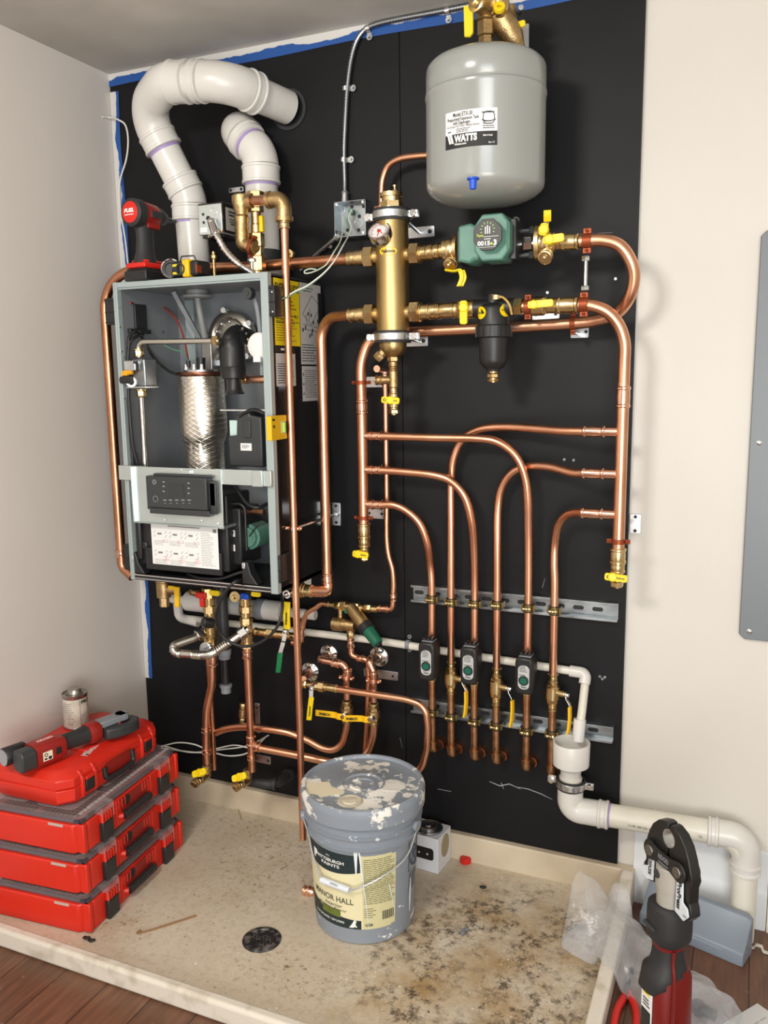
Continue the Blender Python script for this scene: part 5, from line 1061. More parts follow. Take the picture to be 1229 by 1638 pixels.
MB().cyl((XR_,YR,pR[-1].z), (XR_,YR,zb), RB, seg=20).build('tube', 'copper', mr)
for z in zR: b = MB(); zone_tee(b, V((XR_,YR,z)), -1, RB, RZ, .092); b.build('branch_tee', 'copper_fit', mr)
press(b := MB(), V((XR_,YR,at(1000,618,YR).z)), V((XR_,YR,at(1000,652,YR).z)), RB); b.build('press_coupling', 'copper_fit', mr)
drain(mr, XR_, YR, zb+.002, at(991,926,YR).z, at(991,941,YR).z, at(994,921,YR).z, L=.054)
clamp('copper coloured clamp near the bottom of the right manifold', V((XR_,YR,at(991,866,YR).z)), EZ, RB, EX, L=.011)
p = at(1003,838,0); o = bracket('white plate on the wall edge behind the right manifold', 1.585, p.z, .05, .028, y=YB-.001, hor=False)
# struts
def strut(label, pa, pb, zlo, zhi):
    x0, x1 = pa, pb; t = thing('strut_channel', label, 'channel', ((x0+x1)/2,0,zlo)); b = MB(); h = zhi-zlo
    b.prism([(-.0005,0),(-.024,0),(-.024,.007),(-.021,.007),(-.021,.0022),(-.003,.0022),(-.003,h-.0022),(-.021,h-.0022),(-.021,h-.007),(-.024,h-.007),(-.024,h),(-.0005,h)], (x0,0,zlo), EY, EZ, EX*(x1-x0)); b.build('channel', 'galv', t, bevel=.0006)
    b = MB(); n = int((x1-x0)/.050)
    for k in range(n+1):
        xx = x0+.018+k*.050
        if xx < x1-.012: b.prism(rrect(.028,.011,.0054,4), (xx,-.0034,zlo+h/2), EX, EZ, V((0,-.0006,0)))
    each(b, 'slot', 'ink', t); return t
zs0, zs1 = at(658,961,-.012).z, at(658,934,-.012).z
sxa, sxb = at(657,948,-.024).x, at(988,975,-.024).x
S1 = strut('upper slotted zinc strut channel behind the zone pipes', sxa, sxb, zs0, zs1)
zq0, zq1 = at(979,1187,-.012).z, at(979,1161,-.012).z
S2 = strut('lower zinc strut channel behind the zone pipes', at(657,1128,-.024).x, at(980,1170,-.024).x, zq0, zq1)
YZ = -.048
# zone pipes: (label, top path, x px at valve, valve kind, valve pixel span)
hA = [V((XM+.050,YM,zL[0])), at(690,700,YM), at(768,702,YM), at(800,709,YM), at(826,730,YM+.003), at(840,762,YM+.010), at(845,800,YM+.018), at(846,860,-.055), at(846,930,YZ-.004)]
hB = [V((XM+.050,YM,zL[1])), at(650,755,YM), at(694,760,YM), at(722,770,YM+.002), at(744,795,YM+.008), at(755,835,YM+.018), at(759,880,-.056), at(760,930,YZ-.004)]
hC = [V((XM+.050,YM,zL[2])), at(630,808,YM), at(652,818,YM+.004), at(672,838,YM+.012), at(684,870,YM+.022), at(689,905,-.05), at(691,935,YZ-.003)]
hD = [V((XR_-.086,YR,zR[0])), at(900,689,-.115), at(850,685,-.085), at(805,683,-.062), at(768,687,-.052), at(742,702,-.046), at(727,730,-.043), at(722,770,-.041), at(722,850,YZ), at(722,930,YZ)]
hE = [V((XR_-.086,YR,zR[1])), at(915,756,-.112), at(880,747,-.085), at(846,746,-.062), at(820,756,-.050), at(803,781,-.044), at(797,815,-.041), at(796,870,YZ), at(796,930,YZ)]
hF = [V((XR_-.086,YR,zR[2])), at(922,820,-.110), at(906,825,-.085), at(893,843,-.06), at(888,872,-.046), at(887,905,YZ), at(888,935,YZ)]
names = [('first','C',hC,691,688,'v',1022,1090,1198,1144,'leftmost'),('second','D',hD,722,722,'b',1058,1110,1206,1148,''),('third','B',hB,760,760,'v',1030,1097,1212,1155,''),('fourth','E',hE,796,797,'b',1068,1128,1218,1163,''),('fifth','A',hA,846,842,'v',1046,1112,1228,1172,''),('sixth','F',hF,888,888,'b',1078,1138,1238,1180,'')]
desc = {'first':'first zone pipe from the left, branching from the lowest left manifold tee','second':'second zone pipe from the left, arching high to the top right manifold tee','third':'third zone pipe from the left, from the middle left manifold tee','fourth':'fourth zone pipe from the left, arching to the middle right manifold tee','fifth':'fifth zone pipe from the left, from the top left manifold tee','sixth':'sixth and rightmost zone pipe, bending to the lowest right manifold tee'}
strap_y = {'first':(958,1139),'second':(963,1146),'third':(966,1154),'fourth':(967,1161),'fifth':(972,1169),'sixth':(976,1175)}
for nm, kk, path, px, pxb, kind, v0, v1, vb, _s, _ in names:
    xz = at(px,930,YZ).x; zv = at(px,v0,YZ).z; zw = at(px,v1,YZ).z; ze_ = at(pxb,vb,YZ).z
    P_ = path[:-1]+[V((xz,YZ,path[-1].z)), V((xz,YZ,(path[-1].z+zv)/2)), V((xz,YZ,zv-.002))]
    up_ = pipe('zone_pipe', 'copper '+desc[nm], cat(P_,6), RZ, group='copper zone pipes', seg=14)
    # tail below the valve, with its elbow into the wall
    tail = thing('tail_pipe', 'aged copper tail pipe of the %s zone from the left, entering the wall below' % nm, 'pipe', (xz,YZ,ze_), group='zone tail pipes')
    MB().tube(fil([V((xz,YZ,zw+.002)), V((xz,YZ,ze_)), V((xz+.010,-.0175,ze_+.002))], .012), RZ, 14).build('tube', 'old_copper', tail)
    b = MB().tube(fil([V((xz,YZ,ze_+.024)), V((xz,YZ,ze_)), V((xz+.008,-.020,ze_+.0015))], .012), RZ+.0022, 14); b.ring(V((xz,YZ,ze_+.024)), EZ, RZ+.0005, RZ+.0036, .004, 18); b.build('elbow', 'old_copper', tail)
    MB().lathe((xz+.008,-.0005,ze_+.002), -EY, [(0,.019),(.004,.019),(.016,.0145),(.016,.001)], 18).build('wall_collar', 'copper_dark', tail)
    if nm in ('first','second','third','fourth','fifth'):
        txt(tail, {'first':'5','second':'1','third':'9','fourth':'4','fifth':'5'}[nm], (xz,YZ-RZ-.0003,ze_+.040), EX, EZ, .013, 'ink')
    for i, py in enumerate(strap_y[nm]):
        zc_ = at(px if i == 0 else pxb, py, YZ).z; c = V((xz,YZ,zc_)); t = thing('strut_clamp', 'brass strut clamp of the %s zone pipe from the left on the %s channel' % (nm, 'upper' if i == 0 else 'lower'), 'clamp', c, group='strut clamps')
        b = MB().ring(c, EZ, RZ+.0004, RZ+.0028, .019, 18)
        for sg in (-1,1): b.box(c+V((sg*(RZ+.005),.004,0)), (.005,.022,.017)); b.box(c+V((sg*.0032,-RZ-.006,0)), (.0022,.010,.014))
        b.build('strap', mat('dichromate_strap', (.30,.23,.10), 1, .36) if 'strapm' not in M else M['strapm'], t, bevel=.0005)
        if 'strapm' not in M: M['strapm'] = bpy.data.materials['dichromate_strap']
        b = MB().cyl(c+V((-.010,-RZ-.007,0)), c+V((.010,-RZ-.007,0)), .0026, seg=8).hex(c+V((.0045,-RZ-.007,0)), c+V((.009,-RZ-.007,0)), .0052).cyl(c+V((-.010,-RZ-.007,0)), c+V((-.006,-RZ-.007,0)), .005, seg=12); b.build('clamp_screw', 'brass', t)
        b = MB()
        for dz_ in (-.0105,.0105): b.ring(c+EZ*dz_, EZ, RZ+.0003, RZ+.0036, .002, 18)
        each(b, 'cushion_edge', 'black', t)
    if kind == 'b':
        v = thing('ball_valve', 'brass ball valve with hanging yellow lever on the %s zone pipe from the left' % nm, 'valve', (xz,YZ,(zv+zw)/2), group='zone ball valves')
        fit(b := MB(), V((xz,YZ,zv)), V((xz,YZ,zw)), [(0,.26,.0138,'b'),(.26,.36,.0155,'h'),(.34,.68,.0185,'c'),(.66,.78,.0155,'h'),(.78,1,.0138,'b')]); zm = (zv+zw)/2+.004; st = V((xz+.012,YZ-.008,zm)); b.cyl(st, st+V((.022,-.006,0)), .0078); b.build('valve_body', 'brass', v)
        e = st+V((.024,-.0065,0)); b = MB().hex(e-V((.004,-.001,0)), e+V((.010,-.003,0)), .0062); strip(b, [e+V((.002,0,.006)), e+V((.003,0,-.010)), e+V((.012,-.002,-.024)), e+V((.014,-.003,-.036))], V((-.25,-1,0)), .011, .0025); b.build('lever', 'chrome', v, bevel=.0005)
        strip(b := MB(), [e+V((.013,-.003,-.030)), e+V((.014,-.004,-.060)), e+V((.0125,-.006,-.088)), e+V((.010,-.007,-.104))], V((-.25,-1,0)), .015, .0055); b.build('lever_grip', 'yellow_vinyl', v, bevel=.0015)
    else:
        v = thing('zone_valve', {'first':'black motorised zone valve on the leftmost zone pipe, red stripe at its side','third':'black motorised zone valve in the middle of the three','fifth':'black motorised zone valve farthest right, on the fifth zone pipe'}[nm], 'zone valve', (xz,YZ,(zv+zw)/2), group='black zone valves')
        pz0, pz1 = at(px,v0+2,YZ-.05).z, at(px,v1-2,YZ-.05).z; hh = pz0-pz1
        fit(b := MB(), V((xz,YZ,zv+.006)), V((xz,YZ,zw)), [(0,.08,.013,'b'),(.08,.2,.0155,'h'),(.2,.8,.014,'c'),(.8,.92,.0155,'h'),(.92,1,.012,'c')]); b.build('valve_body', 'brass', v)
        xo = {'first':.006,'third':.002,'fifth':.006}[nm]; cx = xz+xo; w_ = .0245
        yb0 = YZ-.012; MB().prism([(-w_*.72,0),(w_*.72,0),(w_*.92,.008),(w_,.03),(w_,hh-.02),(w_*.8,hh-.004),(-w_*.8,hh-.004),(-w_,hh-.02),(-w_,.03),(-w_*.92,.008)], (cx,yb0,pz1), EX, EZ, V((0,-.052,0))).build('actuator_case', 'black', v, bevel=.007)
        MB().bx(cx-w_-.0005,yb0-.004,pz1+.02,cx-w_+.010,yb0+.012,pz0-.02).build('back_stripe', 'red_dark' if nm == 'first' else 'green', v, bevel=.002)
        b = MB()
        for k in (-1,0,1): b.bx(cx+k*.011-.004,yb0-.040,pz0-.010,cx+k*.011+.004,yb0-.014,pz0+.005)
        each(b, 'terminal', 'black', v, bevel=.001); MB().bx(cx-.016,yb0-.045,pz0-.012,cx+.016,yb0-.008,pz0-.002).build('terminal_cover', 'grey_pl', v, bevel=.002)
        yf_ = yb0-.0525; lz = (pz0+pz1)/2-.004; lb = MB().prism(rrect(.030,hh*.62,.013,6), (cx,yf_,lz), EX, EZ, V((0,-.001,0))).build('label_plate', mat('silver_plate', s(196,198,198), .25, .35) if 'silverp' not in M else M['silverp'], v, bevel=.0004)
        if 'silverp' not in M: M['silverp'] = bpy.data.materials['silver_plate']
        dz_ = lz-hh*.085; b = MB().cyl((cx,yf_-.001,dz_), (cx,yf_-.0022,dz_), .0118, seg=26); b.ring((cx,yf_-.0012,dz_), EY, .0118, .0135, .001, 26); o = b.build('dial_ring', 'ink', lb)
        MB().cyl((cx,yf_-.0022,dz_), (cx,yf_-.0030,dz_), .0092, seg=24).build('green_dial', M.setdefault('teal', bpy.data.materials.get('teal_dial') or mat('teal_dial', s(16,92,74), 0, .35)), lb)
        b = MB(); lines(b, (cx-.011,yf_-.0014,lz+hh*.13), EX, EZ, .022, .020, 5, .35); lines(b, (cx-.012,yf_-.0014,dz_+.0135), EX, EZ, .024, .003, 1, .6); b.build('print', 'ink', lb, smooth=0)
        txt(lb, 'Taco', (cx,yf_-.0014,lz-hh*.25), EX, EZ, .0075, 'ink', bold=.04)
# ================= condensate pipe, funnel, drain piping =================
yc_ = -.0165
ca_ = at(338,990,yc_); zcl = at(700,1040,yc_).z
cd_ = thing('condensate_pipe', 'long thin white pipe crossing low behind the zone pipes to the funnel', 'pipe', at(500,1010,yc_))
pA, pB = at(283,950,yc_), at(290,988,yc_); pE = at(938,1077,yc_); pF = at(925,1180,-.065)
ct = fil([V((pA.x,yc_,pA.z)), V((pA.x+.004,yc_,pB.z+.0)), at(600,1024,yc_), V((pE.x,yc_,pE.z)), V((at(931,1140,-.05).x,-.05,at(931,1140,-.05).z)), pF], [.02,.1,.014,.2], 6)
MB().tube(ct, .0112, 16).build('tube', 'pvc_cream', cd_)
b = MB(); b.tube(fil([at(912,1073,yc_), V((pE.x,yc_,pE.z)), at(935,1094,-.029)], .014), .0152, 16).build('elbow', 'pvc', cd_)
b = MB(); b.cyl(at(928,1150,-.054), at(925,1185,-.064), .0162, .0152, 18).build('coupling', 'pvc', cd_)
b = MB().tube(fil([V((pA.x,yc_,pA.z+.002)), V((pA.x+.004,yc_,pB.z)), at(318,996,yc_)], .02), .0150, 16).build('elbow', 'pvc', cd_)
p = at(653,1031,yc_-.0); o = thing('pipe_clip', 'grey two-hole strap holding the thin white pipe to the board', 'clip', p); b = MB().ring(V((p.x,yc_,at(653,1031,yc_).z)), EX, .0114, .0135, .012, 18)
for sg in (-1,1): b.ring(V((p.x,-.0035,p.z+sg*.0195)), EY, .0028, .0062, .005, 14); 
b.build('strap', 'grey_pl', o, bevel=.0005)
# neutraliser tube
yn = -.045; n_ = thing('neutraliser_tube', 'fat white and clear plastic tube lying under the boiler', 'tube', at(380,970,yn))
def nz(px, py): return at(px,py,yn)
for a_, c_, r_, m_, nm_ in (((300,966),(332,968),.031,'pvc','end_cap'),((332,968),(422,971),.027,mat('clear_tube', s(190,192,190), 0, .2),'clear_tube'),((412,971),(426,972),.032,'grey_pl','collar'),((424,972),(452,974),.031,'pvc','end_cap'),((452,975),(505,979),.015,'pvc','outlet')):
    a_, c_ = nz(*a_), nz(*c_); zc_ = nz(380,970).z; MB().cyl(V((a_.x,yn,zc_)), V((c_.x,yn,zc_)), r_, seg=26).build(nm_, m_, n_, bevel=.002)
q = at(286,962,yn); MB().tube(fil([V((nz(300,966).x,yn,nz(380,970).z)), V((pA.x,yn,nz(380,970).z)), V((pA.x,yc_-.019,pA.z))], .015), .0135, 14).build('inlet', 'pvc', n_)
b = MB().ring(V((nz(392,970).x,yn,nz(380,970).z)), EX, .0275, .0295, .008, 24); b.build('strap', 'dark_grey', n_)
# funnel and drain line
yfn = -.075; xf = at(914,1210,yfn).x; FZ = lambda py: at(914,py,yfn).z
dl = thing('drain_pipe', 'white drain pipe with a funnel top running right along the wall to the floor', 'pipe', (xf,yfn,FZ(1230)))
ztop_, zcup, zneck = FZ(1186), FZ(1222), FZ(1244)
b = MB().lathe((xf,yfn,zneck), EZ, [(0,.026),(zcup-zneck-.016,.0272),(zcup-zneck-.006,.034),(zcup-zneck,.047),(ztop_-zneck-.002,.0485),(ztop_-zneck,.0475),(ztop_-zneck,.0440),(ztop_-zneck-.030,.043),(ztop_-zneck-.032,.03),(ztop_-zneck-.034,.001)], 40, cap=False); b.build('funnel', 'pvc', dl)
y2_ = -.050; A = V((xf,yfn,zneck+.002)); zl_ = at(1050,1310,y2_).z
Bp = V((xf,yfn,at(915,1277,yfn).z)); Cp = V((at(985,1300,y2_).x,y2_,at(985,1300,y2_).z)); Dp = at(1160,1334,y2_); Xp = at(1193,1380,y2_).x
Dz = Cp.z
run = fil([A, V((xf,yfn,Cp.z)), V((Xp,y2_,Cp.z)), V((Xp,y2_,.001))], [.055,.07], 10)
MB().tube(run, .0300, 24).build('pipe_run', 'pvc_cream', dl)
b = MB().tube(fil([V((xf,yfn,Cp.z+.058)), V((xf,yfn,Cp.z)), V((xf+.075,yfn+(y2_-yfn)*.075/(Xp-xf),Cp.z))], .055, 10), .0335, 24).build('elbow', 'pvc', dl)
MB().tube(fil([V((Xp-.085,y2_+(yfn-y2_)*.085/(Xp-xf),Cp.z)), V((Xp,y2_,Cp.z)), V((Xp,y2_,Cp.z-.085))], .07, 10), .0335, 24).build('elbow', 'pvc', dl)
Y_ = lambda x: yfn+(y2_-yfn)*(x-xf)/(Xp-xf); RP = lambda x: V((x,Y_(x),Cp.z))
b = MB(); seg_sleeve(b, RP(xf+.072), RP(xf+.100), .0350); seg_sleeve(b, RP(Xp-.092), RP(Xp-.066), .0350); seg_sleeve(b, V((Xp,y2_,Cp.z-.066)), V((Xp,y2_,Cp.z-.094)), .0350); each(b, 'coupling', 'pvc', dl)
b = MB().ring(RP(xf+.1025), EX, .0301, .0307, .006, 24).build('primer_stain', 'purple', dl)
prl = MB(); dm_ = (C0-V((1.6,y2_,Cp.z))); an = math.atan2(dm_.z, -dm_.y)-.62; o_ = V((xf+.112,Y_(xf+.19)-.0015-.0305*math.cos(an),Cp.z+.0305*math.sin(an))); vv = V((0,math.sin(an),math.cos(an)))
txt(dl, '210-PPS-DUR 00-23-10 02.15 EXT', o_+EX*.075, EX, vv, .009, 'ink', fit=.15)
txt(dl, 'PE', o_+EX*.215+vv*.006, EX, vv, .008, 'ink')
c = V((xf,yfn,FZ(1252))); t = thing('pipe_clamp', 'rubber lined zinc clamp around the white funnel neck', 'clamp', c)
MB().ring(c, V((.05,0,1)), .0338, .0375, .026, 30).build('rubber_lining', 'black_soft', t); b = MB().ring(c, V((.05,0,1)), .0377, .0402, .017, 30)
for sg in (-1,1): b.box(c+V((sg*.049,-.003,-sg*.002)), (.022,.0028,.016)); b.box(c+V((sg*.049,.003,-sg*.002)), (.022,.0028,.016))
b.build('band', 'zinc', t, bevel=.0008); b = MB()
for sg in (-1,1): b.cyl(c+V((sg*.050,-.012,0)), c+V((sg*.050,.008,0)), .0034, seg=8).cyl(c+V((sg*.050,-.0105,0)), c+V((sg*.050,-.005,0)), .007, seg=12)
each(b, 'clamp_bolt', 'chrome', t)
# breaker panel cover
pz1, pz0 = at(1218,368,-.012).z, at(1184,1024,-.012).z; px0_ = at(1200,700,-.012).x
ep = thing('breaker_panel', 'tall flat grey electrical panel cover on the right wall area', 'electrical panel', (px0_+.18,YB,pz0))
MB().prism([(0,.012),(.012,0),(.39,0),(.39,pz1-pz0),(.012,pz1-pz0),(0,pz1-pz0-.012)], (px0_,YB-.0005,pz0), EX, EZ, V((0,-.014,0))).build('cover', mat('panel_grey', s(112,118,122), .1, .42), ep, bevel=.002)
b = MB()
for px, py in ((1215,708),(1199,1010)): q = at(px,py,0); b.lathe((q.x,-.0005,q.z), -EY, [(0,.006),(.0015,.006),(.003,.003),(.003,.001)], 14)
b.bx(px0_+.2,-.0036,pz0+.06,px0_+.34,-.0005,pz1-.06) if False else None
each(b, 'cover_screw', 'chrome', ep)
# ================= fill line and backflow valve =================
yw = -.045
pts = [at(616,596,yw), at(617,640,yw), at(618,720,yw), at(619,800,yw), at(619,860,yw), at(622,888,yw), at(628,910,yw), at(630,935,yw), at(629,955,yw)]
zf_ = at(600,972,yw).z
tp = fil(cat(pts,5)+[V((pts[-1].x,yw,zf_)), V((at(604,973,yw).x,yw,zf_))], .014, 5)
th_ = pipe('copper_pipe', 'thin copper pipe dropping from the separator drain to the fill valve', tp, .0080, seg=12)
b = MB(); press(b, at(616,594,yw), at(616,612,yw), .0080); press(b, at(629,948,yw), at(630,962,yw), .0080); press(b, V((at(622,973,yw).x,yw,zf_)), V((at(606,973,yw).x,yw,zf_)), .0080); each(b, 'press_coupling', 'copper_fit', th_)
b = MB().tube(fil([at(616,598,yw), at(616,590,yw), V((at(616,590,yw).x,-.10,at(616,590,yw).z))], .01), .0095, 12); b.build('elbow', 'copper_fit', th_)
fv = thing('fill_valve', 'brass fill and backflow valve with a slanted green knob', 'valve', at(565,985,-.06))
def Q(px, py, y=-.055): return at(px,py,y)
zl = Q(570,971).z; h_ = lambda px: V((Q(px,971).x,-.055,zl))
fit(b := MB(), h_(604), h_(524), [(0,.12,.0095,'c'),(.12,.26,.0125,'h'),(.26,.36,.009,'c'),(.36,.5,.0125,'h'),(.5,.62,.012,'c'),(.62,.72,.0155,'h'),(.72,.84,.012,'h'),(.84,1,.0095,'b')]); b.build('inlet_fittings', 'brass', fv)
c0_, c1_ = Q(533,997,-.06), Q(568,997,-.06); b = MB().lathe(c0_, EX, [(0,.014),(.002,.0205),(.03,.0205),(.032,.018),((c1_-c0_).length,.016)], 24); b.cyl(Q(545,996), Q(545,968), .0075); b.cyl(Q(561,995), Q(561,1012), .011); b.hex(Q(561,1010), Q(561,1020), .0115)
d0, d1 = Q(562,972,-.06), Q(583,1000,-.085); b.cyl(d0, d1, .0185, .0205); b.build('valve_body', 'bronze', fv)
d2, d3 = d1.lerp(d0,-.30), d1.lerp(d0,-1.05); MB().cyl(d1, d2, .0225).build('knob_collar', 'black', fv)
b = MB().lathe(d2, d3-d2, [(0,.0185),(.004,.019),((d3-d2).length-.004,.0165),((d3-d2).length,.012)], 22); b.build('knob', mat('deep_green_plastic', s(22,92,70), 0, .35), fv); d4 = d3+(d3-d2).normalized()*.006; MB().cyl(d3, d4, .0085).build('knob_tip', 'black', fv)
q = at(557,977,-.072); MB().prism(rrect(.022,.016,.002,2), q, EX, EZ, V((0,-.0015,0))).build('green_tag', 'green', fv)
# thin pipe loop left of the fill valve, to the brass cross line under the boiler
p_ = cat([h_(525), h_(515), Q(505,972), Q(494,979), Q(486,993), Q(483,1010)],6)
lo = pipe('copper_pipe', 'short copper bend left of the fill valve dropping to the brass cross line', p_, .0085, seg=12)
b = MB(); press(b, Q(483,1004), Q(482,1020), .0085); b.tube(fil([Q(482,1016), Q(480,1029), Q(468,1027)], .01), .0105, 12); b.build('elbow', 'copper_fit', lo)
# outlet of the fill valve: small pipe down past the escutcheons to the floor line
yo = -.055
b_pts = fil([Q(561,1020), Q(562,1048), Q(575,1053), Q(589,1055), at(590,1080,yo), at(588,1140,yo), at(584,1205,yo), at(583,1222,yo)], [.012,.01,.014,.05,.05,.05], 5)
op = pipe('copper_pipe', 'thin copper pipe from the fill valve down between the two yellow lever valves', b_pts, .0080, seg=12)
b = MB(); press(b, Q(561,1022), Q(561.5,1036), .0080); press(b, Q(572,1053), Q(582,1054), .0080); each(b, 'press_coupling', 'copper_fit', op)
# chrome escutcheons
E_ = []
for (px, py, lab, pr_) in ((497,1074,'leftmost chrome wall flange, with a bare copper stub', None),(527,1046,'middle chrome wall flange, upper of the left pair', None),(607,1050,'rightmost chrome wall flange below the green knob', None)):
    p = at(px,py,0); t = thing('wall_flange', lab, 'escutcheon', p); MB().lathe((p.x,-.0005,p.z), -EY, [(0,.030),(.003,.0295),(.007,.024),(.010,.016),(.014,.0135),(.014,.001)], 30).build('flange', 'chrome', t); E_.append(p)
# branch 1: elbow from the middle flange, down through a lever valve, round to the left riser
y1 = -.075
x1_ = at(555,1100,y1).x
e = E_[1]; br = fil([V((e.x,-.0145,e.z)), V((e.x,y1,at(524,1056,y1).z)), V((x1_,y1,at(552,1063,y1).z)), V((x1_,y1,at(556,1118,y1).z))], [.022,.022], 6)
c1 = pipe('copper_pipe', 'copper offset pipe from the middle chrome flange down to the left yellow lever valve', br, .0112, 'copper_fit', seg=14)
b = MB(); press(b, at(532,1060,y1), at(544,1062,y1), .0112); press(b, at(556,1068,y1), at(556,1080,y1), .0112); each(b, 'press_coupling', 'copper_fit', c1)
clamp('copper clamp on the left of the two lever valve pipes', V((x1_,y1,at(556,1084,y1).z)), EZ, .0112, EX, 'copper_fit', .009, earlen=.012)
def lever_valve(px, py0, py1, y, lab, tip, lx):
    a, c = at(px,py0,y), at(px,py1,y); a.x = c.x = (a.x+c.x)/2; t = thing('ball_valve', lab, 'valve', (a+c)/2)
    fit(b := MB(), a, c, [(0,.2,.0150,'b'),(.2,.34,.0165,'h'),(.34,.66,.0195,'c'),(.66,.8,.0165,'h'),(.8,1,.0150,'b')]); b.build('valve_body', 'bronze', t)
    q = (a+c)/2+V((.002,-.020,-.004)); b = MB().cyl(q+EY*.004, q-EY*.010, .010).hex(q-EY*.009, q-EY*.016, .0075); b.ball(q+V((.004,-.010,.006)), .007, 10); b.build('stem_nut', 'chrome', t)
    tp_ = at(*tip, y-.034); strip(b := MB(), cat([q-EY*.012+EX*.004, q.lerp(tp_,.16)-EY*.012, q.lerp(tp_,.34)-EY*.004, tp_],4), V((.05,0,1)), .019, .0045); o = b.build('lever', 'yellow_vinyl', t, bevel=.0015)
    d = (tp_-q).normalized(); m_ = q.lerp(tp_,.62)-EY*.0062; txt(o, 'NIBCO', m_+V((0,-.001,0)), -d if d.x < 0 else d, EZ, .010, 'ink', bold=.04); MB().ring(q.lerp(tp_,.86)-EY*.0028, EY, .0022, .0045, .0006, 14).build('logo', 'ink', o); return t
lever_valve(555, 1120, 1156, y1, 'brass ball valve with the left of two yellow levers, lever end pointing left', (505,1140), 0)
x1b = at(553,1160,y1).x
p_ = cat([V((x1_,y1,at(555,1155,y1).z)), at(553,1172,y1), at(547,1190,y1), at(533,1199,y1-.005), at(515,1196,y1-.012), at(490,1183,-.10), at(465,1173,-.115), at(440,1168,-.125), at(410,1164,-.128), at(385,1163,-.125), at(362,1166,-.125), at(345,1172,-.125)],6)
pipe('copper_pipe', 'copper pipe sagging left from the left yellow lever to the risers below the boiler', p_, .0108, seg=14)
# branch 2
x2_ = at(598,1090,y1).x; e = E_[2]
br = fil([V((e.x,-.0145,e.z)), V((e.x-.002,y1,at(603,1056,y1).z)), V((x2_,y1,at(598,1074,y1).z)), V((x2_,y1,at(598,1122,y1).z))], [.024,.02], 6)
c2 = pipe('copper_pipe', 'copper pipe from the right chrome flange down to the right yellow lever valve', br, .0112, 'copper_fit', seg=14)
b = MB(); press(b, V((x2_,y1,at(598,1072,y1).z)), V((x2_,y1,at(598,1084,y1).z)), .0112); b.build('press_coupling', 'copper_fit', c2)
clamp('copper clamp on the right of the two lever valve pipes', V((x2_,y1,at(598,1089,y1).z)), EZ, .0112, EX, 'copper_fit', .009, earlen=.012)
lever_valve(598, 1124, 1160, y1, 'brass ball valve with the right of two yellow levers, lower lever end', (548,1149), 0)
zlow = at(480,1205,-.135).z
p_ = cat([V((x2_,y1,at(598,1159,y1).z)), at(597,1178,y1), at(592,1195,y1), at(586,1206,y1-.004), at(578,1219,y1-.01), at(566,1228,-.10)],6)
pipe('copper_pipe', 'copper pipe curving down from the right yellow lever behind the paint bucket', p_, .0112, seg=14)
p = at(610,1078,0); bracket('black wall plate behind the copper pipes under the right chrome flange', p.x, p.z, .11, .026)
# wall stub of the left flange
e = E_[0]; pipe('copper_pipe', 'short copper stub reaching out of the leftmost chrome flange', [V((e.x,-.0145,e.z)), V((e.x-.004,-.06,e.z-.006)), at(486,1086,-.11)], .0085, 'copper_dark', seg=12)
# line with small ball valve running right then down behind the bucket
y3 = -.115
s0, s1 = at(486,1094,y3), at(540,1102,y3)
bv = thing('ball_valve', 'small brass ball valve under the leftmost chrome flange, yellow lever hanging straight down', 'valve', s0.lerp(s1,.4))
fit(b := MB(), s0, s1, [(0,.1,.012,'h'),(.1,.24,.008,'c'),(.24,.6,.0135,'c'),(.45,.62,.0155,'h'),(.62,1,.0120,'b')]); b.build('valve_body', 'brass', bv)
q = at(500,1100,y3-.016); b = MB().cyl(q+V((0,.014,.006)), q-V((0,.004,0)), .0085).ball(q+V((0,-.004,-.002)), .0075, 10); strip(b, [q+V((0,-.006,0)), q+V((.001,-.009,-.010)), at(498,1120,y3-.028)], EX, .013, .0025); b.build('lever_shank', 'chrome', bv)
strip(b := MB(), [at(498.5,1115,y3-.0285), at(496,1135,y3-.031), at(494.5,1152,y3-.031)], V((1,0,.1)), .0165, .006); o = b.build('lever_grip', 'yellow', bv, bevel=.002)
txt(o, 'Webstone', at(495.5,1138,y3-.0345), V((.06,0,1)), V((-1,0,.06)), .009, 'ink', fit=.032, bold=.03)
p_ = fil([s1+EX*-.006, at(652,1119,y3), at(681,1130,y3), at(685,1165,y3), at(683,1200,y3), at(676,1226,y3-.005), at(655,1246,y3-.01)], [.4,.045,.1,.1,.06], 7)
pipe('copper_pipe', 'copper pipe running right from the small valve and curling down behind the bucket', p_, .0098, seg=14)
# ================= under the boiler =================
yu = -.165
def U(px, py, y=yu): return at(px,py,y)
# far left gas cock
g = thing('gas_cock', 'brass cock at the far left under the boiler with a yellow handle', 'valve', U(265,945))
b = MB(); fit(b, V((U(262,940).x,yu,BZ0-.001)), V((U(262,940).x,yu,U(262,970).z)), [(0,.35,.0225,'c'),(.35,.75,.022,'c'),(.75,1,.015,'h')]); q = U(262,942); b.cyl(q, q+EX*.05, .014); b.build('valve_body', 'bronze', g)
q = U(284,940,yu-.02); MB().prism([(-.008,.004),(.010,.004),(.007,-.058),(-.009,-.060)], q, EX, EZ, V((0,-.008,0))).box(q+V((-.018,0,-.002)), (.03,.007,.012)).build('handle', 'yellow_vinyl', g, bevel=.0015)
